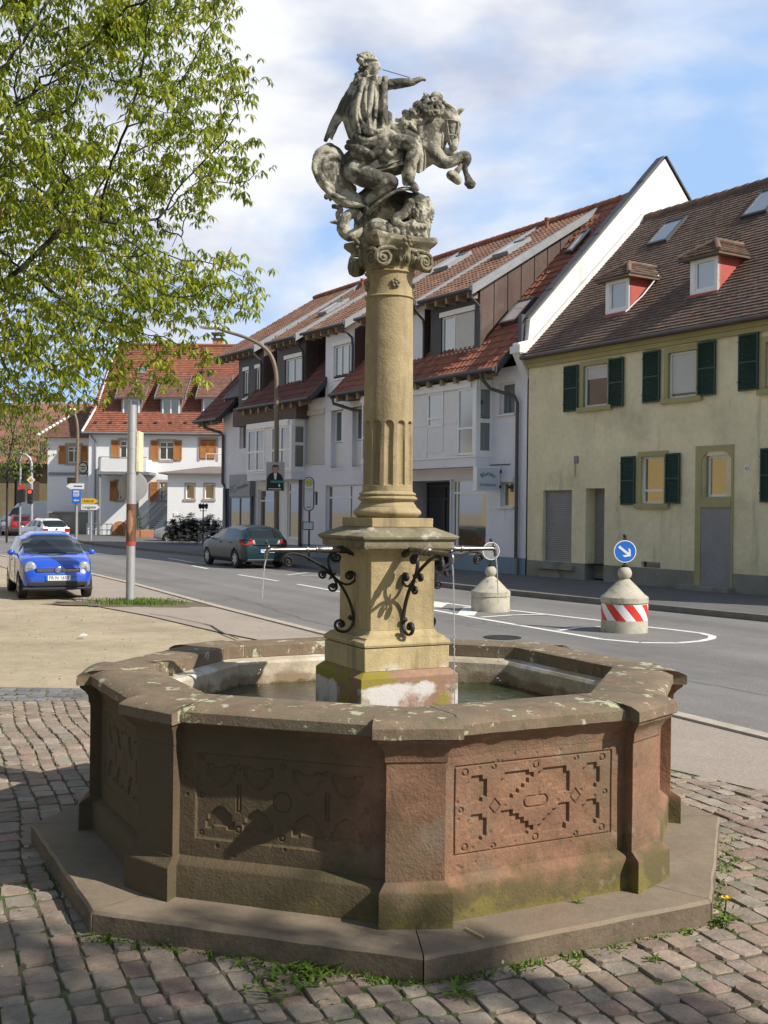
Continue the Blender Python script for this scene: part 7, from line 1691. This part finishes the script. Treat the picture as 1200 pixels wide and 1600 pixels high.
chain(mb,[(640,960,-.02,36),(690,985,-.03,62),(715,1040,-.03,72),(715,1100,-.03,66),(740,1150,-.03,34)]); chain(mb,[(650,1010,-.05,50),(600,1060,-.08,30),(545,1090,-.10,26),(600,1130,-.105,22),(660,1110,-.11,20)])
for k in range(4): chain(mb,[(655+k*24,1120+k*4,-.115,16),(668+k*24,1138,-.12,14),(672+k*24,1150,-.12,8)])
for k in range(150):
    a=rg.uniform(-1.2,2.6); rr_=rg.uniform(0,1)**.5; x=705+78*rr_*math.cos(a*1.3+k); y=1045+105*rr_*math.sin(a*1.3+k)
    blob(mb,x,y,-.03-.075*math.sqrt(max(0,1-rr_*rr_)),rg.uniform(6,11))
for k in range(11): y=955+k*19; x=745+38*math.sin((k+.8)/11*3.1); chain(mb,[(x,y,-.03,11),(x+14,y+6,-.03,4)])
sculpt(mb,'fallen_beast',vox=.0045,it=1)
drape('shield',[[(372,1050,-.06),(470,960,-.05),(560,905,-.03),(640,895,.0),(700,935,.03)],[(380,1060,-.13),(470,975,-.145),(560,915,-.14),(645,905,-.11),(700,950,-.07)]],.001,1,.016,nv=12)
mb=MB(); mb.tube([S(*p) for p in ((368,1056,-.14),(420,1005,-.152),(480,960,-.158),(560,912,-.15),(640,898,-.12),(690,925,-.08),(704,950,-.05))],.009,8); mb.build('shield_rim',sm_,st,smooth=60)
mb=MB()
coil=[(240+58*math.cos(t_)*(1),1120+62*math.sin(t_)) for t_ in [i*.45 for i in range(12)]]
chain(mb,[(330,1130,-.01,40),(320,1060,-.02,34),(275,1055,-.03,32),(235,1090,-.04,34),(225,1150,-.04,42),(265,1190,-.04,40),(315,1170,-.03,36),(330,1110,-.03,30)]); chain(mb,[(240,1110,-.04,22),(190,1110,-.04,16),(145,1108,-.04,6)]); chain(mb,[(200,1100,-.02,14),(190,1060,-.02,16),(215,1030,-.02,14),(170,1010,-.02,15),(165,1012,-.02,13)]); chain(mb,[(300,1010,.0,24),(345,1060,.0,28),(380,1110,-.02,34)])
chain(mb,[(345,1180,.02,40),(370,1230,.02,50),(400,1250,.02,50)])
sculpt(mb,'serpent_tail',vox=.005,it=1)
# ================================================================ TREES AND PLANTS
def leafmat(name,cols,tr=.35,rough=.55):
    m=bpy.data.materials.new(name); m.use_nodes=True; nt=m.node_tree; nt.nodes.clear(); L=nt.links.new
    o=N(nt,'ShaderNodeOutputMaterial'); p=N(nt,'ShaderNodeBsdfPrincipled'); t=N(nt,'ShaderNodeBsdfTranslucent'); mx=N(nt,'ShaderNodeMixShader'); mx.inputs[0].default_value=tr
    a=N(nt,'ShaderNodeAttribute'); a.attribute_name='rnd'; r=N(nt,'ShaderNodeValToRGB')
    while len(r.color_ramp.elements)<len(cols): r.color_ramp.elements.new(.5)
    for i,c in enumerate(cols): r.color_ramp.elements[i].position=i/(len(cols)-1); r.color_ramp.elements[i].color=(*c,1)
    L(a.outputs['Fac'],r.inputs[0]); L(r.outputs[0],p.inputs['Base Color']); L(r.outputs[0],t.inputs[0]); p.inputs['Roughness'].default_value=rough
    L(p.outputs[0],mx.inputs[1]); L(t.outputs[0],mx.inputs[2]); L(mx.outputs[0],o.inputs[0]); MAT[name]=m; return m
leafmat('chestnut_leaf',[(.11,.17,.012),(.21,.28,.02),(.33,.38,.03),(.43,.44,.05)],.45)
leafmat('blossom',[(.35,.20,.10),(.42,.30,.16)],.2); leafmat('shrub_leaf',[(.012,.026,.010),(.022,.042,.015),(.035,.06,.02)],.1)
leafmat('spring_leaf',[(.10,.15,.02),(.17,.22,.035),(.22,.27,.05)]); leafmat('grass_blade',[(.06,.12,.012),(.11,.19,.02),(.17,.25,.03)],.25); leafmat('petal',[(.75,.50,.01),(.80,.55,.02)],.1)
A('bark',(.085,.07,.055),.95,.3,6,.02,30)
A('bark_dark',(.03,.026,.022),.95,.3,6,.01,30)
rng=np.random.default_rng(11)
def mesh_np(name,V,F,R,mat,parent,smooth=False):
    me=bpy.data.meshes.new(name); V=np.asarray(V,dtype=np.float32); F=np.asarray(F,dtype=np.int32)
    me.vertices.add(len(V)); me.vertices.foreach_set('co',V.ravel()); k=F.shape[1]
    me.loops.add(F.size); me.loops.foreach_set('vertex_index',F.ravel()); me.polygons.add(len(F)); me.polygons.foreach_set('loop_start',np.arange(0,F.size,k,dtype=np.int32))
    me.update(calc_edges=True); a=me.attributes.new('rnd','FLOAT','FACE'); a.data.foreach_set('value',np.asarray(R,dtype=np.float32)); me.materials.append(mat)
    if smooth: me.polygons.foreach_set('use_smooth',[True]*len(me.polygons))
    o=bpy.data.objects.new(name,me); col.objects.link(o); o.parent=parent; return o
def palmate(P,D,size,n=5,droop=.75):
    """clusters of drooping leaflets at points P"""
    V=[];F=[];R=[]; c=0
    for p,s in zip(P,size):
        yaw=rng.uniform(0,6.28); rr=rng.random(); tilt=rng.normal(0,.25,2)
        for k in range(n):
            a=yaw+2*math.pi*k/n+rng.normal(0,.15); dr=droop+rng.normal(0,.22); l=s*rng.uniform(.75,1.1)
            ca,sa=math.cos(a),math.sin(a); out=np.array([ca*math.cos(dr),sa*math.cos(dr),-math.sin(dr)]); out[0]+=tilt[0]*.3; out[1]+=tilt[1]*.3
            sd=np.array([-sa,ca,0.]); up=np.cross(sd,out)
            w=l*.17; mid=p+out*l*.58; tip=p+out*l-np.array([0,0,l*.16]); 
            V+=[p,mid-sd*w-up*w*.35,mid,mid+sd*w-up*w*.35,tip]
            F+=[(c,c+1,c+4,c+2),(c,c+2,c+4,c+3)]; q=min(1,max(0,rr+rng.normal(0,.12))); R+=[q,q]; c+=5
    return V,F,R
def grow(attr,root,dirs,step=.28,infl=1.6,kill=.42,maxn=4200):
    nodes=[Vector(p) for p in root]; par=dirs[:]; A_=[Vector(a) for a in attr]; alive=list(range(len(A_)))
    for it in range(90):
        kd=kdtree.KDTree(len(nodes)); [kd.insert(n,i) for i,n in enumerate(nodes)]; kd.balance()
        acc={};na=[]
        for i in alive:
            co,idx,d=kd.find(A_[i])
            if d<kill: continue
            na.append(i)
            if d<infl or it<6: acc.setdefault(idx,Vector()); acc[idx]+= (A_[i]-co).normalized()
        alive=na
        if not acc or len(nodes)>maxn: break
        for idx,v in acc.items():
            if v.length<1e-4: continue
            d=v.normalized()+Vector((random.gauss(0,.14),random.gauss(0,.14),random.gauss(0,.14)-.03)); nodes.append(nodes[idx]+d.normalized()*step); par.append(idx)
    return nodes,par
def branches(nodes,par,tip=.0055,ex=2.25,rmax=.4):
    n=len(nodes); r=[0.0]*n; ch=[0]*n
    for i in range(n-1,0,-1):
        if r[i]==0: r[i]=tip**ex
        r[par[i]]+=r[i]; ch[par[i]]+=1
    r=[min(rmax,max(tip,x**(1/ex))) for x in r]
    V=[];F=[]; c=0
    for i in range(1,n):
        a,b=nodes[par[i]],nodes[i]; ra,rb=min(r[par[i]],r[i]*1.35),r[i]; t=(b-a).normalized(); u=t.orthogonal().normalized(); w=t.cross(u); k=5 if rb<.05 else 9
        for P_,q in ((a,ra),(b+t*rb*.3,rb)):
            for j in range(k): an=2*math.pi*j/k; V.append(tuple(P_+u*q*math.cos(an)+w*q*math.sin(an)))
        for j in range(k): F.append((c+j,c+(j+1)%k,c+k+(j+1)%k,c+k+j))
        c+=2*k
    return V,F,r,ch
def ell(n,c,rad,shell=.35):
    o=[]
    while len(o)<n:
        v=rng.normal(0,1,3); v/=np.linalg.norm(v); q=rng.uniform(shell**3,1)**(1/3); o.append(Vector(c)+Vector(v*q*np.array(rad)))
    return o
tb=Vector((-7.2,14.3,0))
att=ell(9500,(.9,.2,7.2),(4.6,4.6,4.1),.3)+ell(420,(4.3,-.3,4.75),(1.55,1.3,.55),0)+ell(380,(4.6,-.2,6.2),(1.3,1.3,.8),0)+ell(650,(2.5,0,4.0),(2.6,1.8,.8),0)+ell(420,(.5,.3,3.6),(2.2,2,.7),0)
# bumps in the outline
att=[a for a in att if a.z>2.9 and mnoise.noise(a*.6)>-.25]
root=[(0,0,.0),(.02,0,.6),(.0,.02,1.2),(.05,0,1.8),(.1,0,2.4),(.12,.05,3.0),(.6,-.1,3.5),(1.2,-.2,4.0),(1.9,-.2,4.45),(-.3,.3,3.7),(.3,.5,4.2),(.9,.1,4.7),(2.6,-.2,5.0),(3.2,-.2,5.6),(.6,.6,5.4),(1.5,-.1,5.6),(2.2,-.2,6.6)]
rp=[0,0,1,2,3,4,5,6,7,5,5,10,8,12,10,11,15]
nodes,par=grow(att,root,rp,.20,1.3,.245,17000)
V,F,rad,ch=branches(nodes,par,.0042,2.75,.22)
tree=thing('chestnut_tree','spreading chestnut tree in fresh yellow-green leaf filling the upper left','tree',tb)
o=mesh_np('trunk',V,F,[.5]*len(F),MAT['bark_dark'],tree,True)
tips=[i for i in range(len(nodes)) if rad[i]<.0092 and nodes[i].z>2.8]
P_=[];Sz=[];bl=[]
for i in tips:
    m=1 if ch[i] else 2
    for k in range(m+2+(rng.random()<.4)):
        p=np.array(nodes[i])+rng.normal(0,.10,3)*(1 if k else .3); P_.append(p); Sz.append(rng.uniform(.07,.145))
    if not ch[i] and rng.random()<.10: bl.append(np.array(nodes[i]))
V,F,R=palmate(P_,None,Sz); mesh_np('crown',V,F,R,MAT['chestnut_leaf'],tree)
mb=MB()
for p in bl: p=Vector(p); mb.tube([p,p+Vector((random.gauss(0,.01),random.gauss(0,.01),.07)),p+Vector((random.gauss(0,.02),random.gauss(0,.02),.13))],[.016,.013,.003],5)
mb.build('blossom_spikes',MAT['blossom'],tree)
print('TREE',len(nodes),len(P_))
# the trees of the square behind the camera: seen only by their shade
for loc,rz,lab,s in (((8.1,-4.2,0),2.4,'tall chestnut tree standing out of view behind the photographer on the right',1.0),((-7.5,-3.2,0),.5,'tall chestnut tree standing out of view behind the photographer on the left',1.0),((-13.5,5.0,0),1.2,'chestnut tree standing out of view left of the fountain',1.0)):
    dup(tree,loc,rz,lab,'chestnut trees of the square',(s,s,s))
tree['group']='chestnut trees of the square'
def smalltree(name,label,loc,rad,zc,n,ls,mat,barkm='bark_dark',nleaf=3,cat='tree',group=None,step=.5,zmin=.5,droop=.6,trunkr=.25):
    t=thing(name,label,cat,loc,0,group); at_=ell(n,(0,0,zc),rad,.2); at_=[a for a in at_ if a.z>zmin]
    rt=[(0,0,z*step) for z in range(int((zc-rad[2]*.6)/step)+1)] or [(0,0,0)]
    if len(rt)<2: rt=[(0,0,0),(0,0,step)]
    nd,pr=grow(at_,rt,[max(0,i-1) for i in range(len(rt))],step,step*5,step*1.4,2500)
    V,F,r,c_=branches(nd,pr,step*.022,2.3,trunkr); mesh_np('trunk',V,F,[.5]*len(F),MAT[barkm],t,True)
    P=[];S_=[]
    for i in range(len(nd)):
        if r[i]<step*.06 and nd[i].z>zmin:
            for k in range(nleaf): P.append(np.array(nd[i])+rng.normal(0,step*.38,3)); S_.append(ls*rng.uniform(.7,1.2))
    V,F,R=palmate(P,None,S_,4,droop); mesh_np('crown',V,F,R,MAT[mat],t); return t
smalltree('street_tree','pale green leafy tree at the left edge in front of the ochre house',(at(12,700,62).x,62,0),(2.6,2.2,2.4),5.6,420,.26,'spring_leaf',nleaf=3)
smalltree('street_tree','tall pale green tree rising behind the traffic signals at the far left',(at(25,700,88).x,88,0),(4.6,3.5,4.2),8.4,420,.42,'spring_leaf',nleaf=3,step=.7)
shl=['lowest dark shrub at the left end of the hedge','second dark shrub of the hedge from the left','dark shrub of the hedge left of the lantern','dark shrub of the hedge right behind the lantern post','tall dark shrub of the hedge right of the lantern','dark shrub at the right end of the hedge beside the lilac house']
for i,(px,Y,h) in enumerate(((269,60.5,1.45),(281,60,1.6),(295,59.5,1.75),(307,59.2,1.5),(326,58.6,1.75),(341,58,1.5))):
    smalltree('hedge_shrub',shl[i],(at(px,840,Y).x,Y,0),(.42,.42,h*.48),h*.55,260,.17,'shrub_leaf',nleaf=6,cat='shrub',group='shrubs of the dark hedge',step=.13,zmin=.12,droop=-.3,trunkr=.04)
# potted conifer by the stair
smalltree('potted_conifer','slim green conifer in front of the outside stair',(at(218,840,71).x,71,0),(.3,.3,.8),1.1,90,.14,'grass_blade',nleaf=4,cat='shrub',step=.15,zmin=.2,droop=-.6,trunkr=.05)
# ---- grass tuft, weeds, moss
def blades(pts,hmin,hmax,w,spread=.35):
    V=[];F=[];R=[];c=0
    for (x,y,z) in pts:
        h=rng.uniform(hmin,hmax); a=rng.uniform(0,6.28); b=rng.uniform(0,6.28); lx,ly=math.cos(b)*h*rng.uniform(0,spread*2),math.sin(b)*h*rng.uniform(0,spread*2); dx,dy=math.cos(a)*w,math.sin(a)*w
        V+=[(x-dx,y-dy,z),(x+dx,y+dy,z),(x+lx*.4+dx*.8,y+ly*.4+dy*.8,z+h*.6),(x+lx*.4-dx*.8,y+ly*.4-dy*.8,z+h*.6),(x+lx,y+ly,z+h*.9)]
        F+=[(c,c+1,c+2,c+3),(c+3,c+2,c+4,c+4)]; r=rng.random(); R+=[r,r]; c+=5
    return V,F,R
def blade_mesh(name,pts,hmin,hmax,w,mat,parent=None,spread=.35):
    V,F,R=blades(pts,hmin,hmax,w,spread); mb=MB(); mb.v=[tuple(v) for v in V]; mb.f=[f if f[2]!=f[3] else f[:3] for f in F]; mb.r=R
    me=bpy.data.meshes.new(name); me.from_pydata(mb.v,[],mb.f); a=me.attributes.new('rnd','FLOAT','FACE'); a.data.foreach_set('value',R); me.materials.append(MAT[mat]); o=bpy.data.objects.new(name,me); col.objects.link(o); o.parent=parent; return o
pts=[(pb.x+rng.normal(0,.42)+.15,pb.y+rng.normal(0,.30)-.1,-.01) for i in range(2600)]
tag(blade_mesh('grass',pts,.03,.13,.006,'grass_blade'),'short green grass tuft growing round the foot of the steel pole','grass',None,'stuff')
A('bare_earth',(.15,.115,.075),.97,.2,1.5,.01,30)
mb=MB(); n=28; mb.add([(pb.x+.35+(1.7+.25*math.sin(k*1.7)+.2*math.sin(k*3.1))*math.cos(2*math.pi*k/n)*1.15,pb.y-.25+(.75+.12*math.sin(k*2.3))*math.sin(2*math.pi*k/n),-.006) for k in range(n)],[tuple(range(n))]); struct(mb.build('bare_earth',MAT['bare_earth']))
# green fringe and moss in the joint between step and setts
P=[]
crn=octa(2.107,0)
for i,(dens) in ((0,30),(1,900),(2,520),(3,320),(7,60)):
    a,b=crn[i],crn[(i+1)%8]
    for k in range(dens):
        f=rng.random(); p=a.lerp(b,f); nn=Vector((p.x,p.y,0)).normalized(); 
        if mnoise.noise(Vector((f*9+i*5,.3,0)))<-.1 and rng.random()<.8: continue
        q=p+nn*(abs(rng.normal(0,.035))+.008); P.append((FC.x+q.x,FC.y+q.y,-.006))
tag(blade_mesh('moss_fringe',P,.006,.03,.006,'grass_blade',spread=.9),'thin green moss and grass fringe along the foot of the fountain step','moss',None,'stuff')
P=[]
for k in range(5200):
    x,y=rng.uniform(-4,4.5),rng.uniform(3.6,9.5)
    if in_setts(x,y) and not ex(x,y) and mnoise.noise(Vector((x*.9,y*.9,2)))>.12: P.append((x,y,-.012))
tag(blade_mesh('joint_grass',P,.006,.022,.004,'grass_blade',spread=.9),'tiny green blades growing in the joints of the cobblestones','grass',None,'stuff')
def weed(px,py,size,label,n=9,z=0.0,rs=1,flower=False):
    p=gr(px,py,z); V=[];F=[];R=[];c=0
    t=thing('dandelion' if flower else 'weed',label,'weed',p)
    for k in range(int(n*rs*1.6)):
        a=2*math.pi*k/n+rng.normal(0,.25); l=size*rng.uniform(.6,1.15); e=rng.uniform(.25,1.0); off=rng.normal(0,size*.25*(rs-1),2)
        for s in range(4):
            f0,f1=s/4,(s+1)/4
            def q(f): return np.array([off[0]+math.cos(a)*l*f*math.cos(e*(1-f*.6)),off[1]+math.sin(a)*l*f*math.cos(e*(1-f*.6)),l*math.sin(e)*f*(1-f*.45)])
            w0,w1=[l*.075*math.sin(math.pi*min(.97,f*.85+.12))*(1+.35*((s+i)%2)) for i,f in enumerate((f0,f1))]
            sd=np.array([-math.sin(a),math.cos(a),0]); V+=[q(f0)-sd*w0,q(f0)+sd*w0,q(f1)+sd*w1,q(f1)-sd*w1]; F.append((c,c+1,c+2,c+3)); R.append(min(1,max(0,.6+rng.normal(0,.25)))); c+=4
    mesh_np('leaves',V,F,R,MAT['grass_blade'],t)
    if flower:
        mb=MB(); mb.tube([(0,0,0),(.01,0,.06),(.012,-.005,.115)],.004,6); mb.build('stem',MAT['grass_blade'],t)
        mb=MB(); 
        for k in range(26): a=2*math.pi*k/26; mb.add([(.012,-.005,.115),(.012+.024*math.cos(a-.1),-.005+.024*math.sin(a-.1),.127),(.012+.026*math.cos(a+.1),-.005+.026*math.sin(a+.1),.120)],[(0,1,2)])
        mb.sphere((.012,-.005,.12),.012,8,6); mb.build('flower_head',MAT['petal'],t)
    return t
weed(455,1528,.10,'bushy green weed at the foot of the step below the front-left panel',9,rs=5); weed(490,1518,.09,'second leafy weed beside the bushy weed, a little to its right',9,rs=3)
weed(250,1478,.07,'small green weed between step and cobbles near the left corner of the step',8,rs=2); weed(165,1462,.08,'low green weed left of the small weed, at the left corner of the step',8,rs=2); weed(375,1508,.05,'tiny weed at the middle of the front-left step edge',7)
weed(717,1552,.08,'single leafy weed right of the front corner of the step',8,rs=2); weed(903,1411,.045,'tiny green weed on the step below the sunlit panel',8,z=.117); weed(1130,1440,.09,'yellow flowering dandelion at the right edge of the step',9,rs=2,flower=True); weed(1150,1345,.05,'small weed in the cobbles right of the step',8,rs=2); weed(1020,1500,.05,'flat weed in the cobbles in front of the right step edge',7,rs=2); weed(900,1510,.035,'tiny flat weed in the cobbles below the right step slab',7,rs=2)
p=gr(727,1452,.118); q=gr(755,1466,.118); A('straw',(.62,.47,.22),.7,0); mb=MB(); mb.tube([p+Vector((0,0,.005)),q+Vector((0,0,.005))],.005,6); tag(mb.build('stick',MAT['straw']),'pale wooden stick lying on the fountain step','stick')
p=gr(130,995); mb=MB(); mb.add([p+Vector(v) for v in ((-.06,-.03,.01),(.05,-.05,.02),(.07,.04,.03),(-.04,.05,.04))],[(0,1,2,3)]); mb.add([p+Vector(v) for v in ((-.06,-.03,.01),(.05,-.05,.02),(.02,-.02,.07))],[(0,1,2)]); tag(mb.build('paper_scrap',MAT['paper']),'crumpled white paper scrap lying on the sandy ground','paper')
# pebbles and grit strewn over sand and setts
mb=MB()
for k in range(900):
    if k<500: x,y=rng.uniform(-8,-.5),rng.uniform(12.6,24)
    else: x,y=rng.uniform(-4,4),rng.uniform(3.9,11)
    if k>=500 and (ex(x,y) or not in_setts(x,y)): continue
    if k<500 and x>-.6-(y-12)*.35: continue
    s=rng.uniform(.006,.018) if k>=500 else rng.uniform(.006,.016); mb.sphere((x,y,.004 if k>=500 else -.02),s,6,4,(1,.8,.5),rnd=rng.random())
A('pebble',(.34,.29,.22),.9,0,rnd=.35); tag(mb.build('pebbles',MAT['pebble']),'scattered small pebbles and grit on sand and cobbles','pebbles',None,'stuff')
# worn edge and dark crack between sand and footway
# ================================================================ HOUSES ACROSS THE SQUARE (outside the picture; seen in window panes)
A('sunny_yellow',(.55,.42,.17),.95,.08,.6,.004,50)
ohs=thing('square_house','yellow house across the square, out of view on the left, mirrored in the shop windows','house',(-15.5,17,0),math.atan2(31,-10.5))
hh=[(2+3.1*i,3.1+3.1*i,z,z+1.5) for i in range(9) for z in (1.0,4.0)]
wall('wall',MAT['sunny_yellow'],ohs,0,31,0,6.6,[(*q,.15) for q in hh]).rotation_euler=(0,0,0)
for q in hh: window(ohs,*q,.08,(.5,))
mb=MB(); mb.add([(-.3,-.4,6.4),(31.3,-.4,6.4),(31.3,5,11),(-.3,5,11)],[(0,1,2,3)]); mb.add([(-.3,10,6.4),(31.3,10,6.4),(31.3,5,11),(-.3,5,11)],[(0,1,2,3)]); mb.build('roof',MAT['tile_old'],ohs)
mb=MB(); 
for x in (0,31): mb.add([(x,0,0),(x,10,0),(x,10,6.4),(x,5,11),(x,0,6.4)],[(0,1,2,3,4)])
mb.build('side_wall',MAT['sunny_yellow'],ohs)
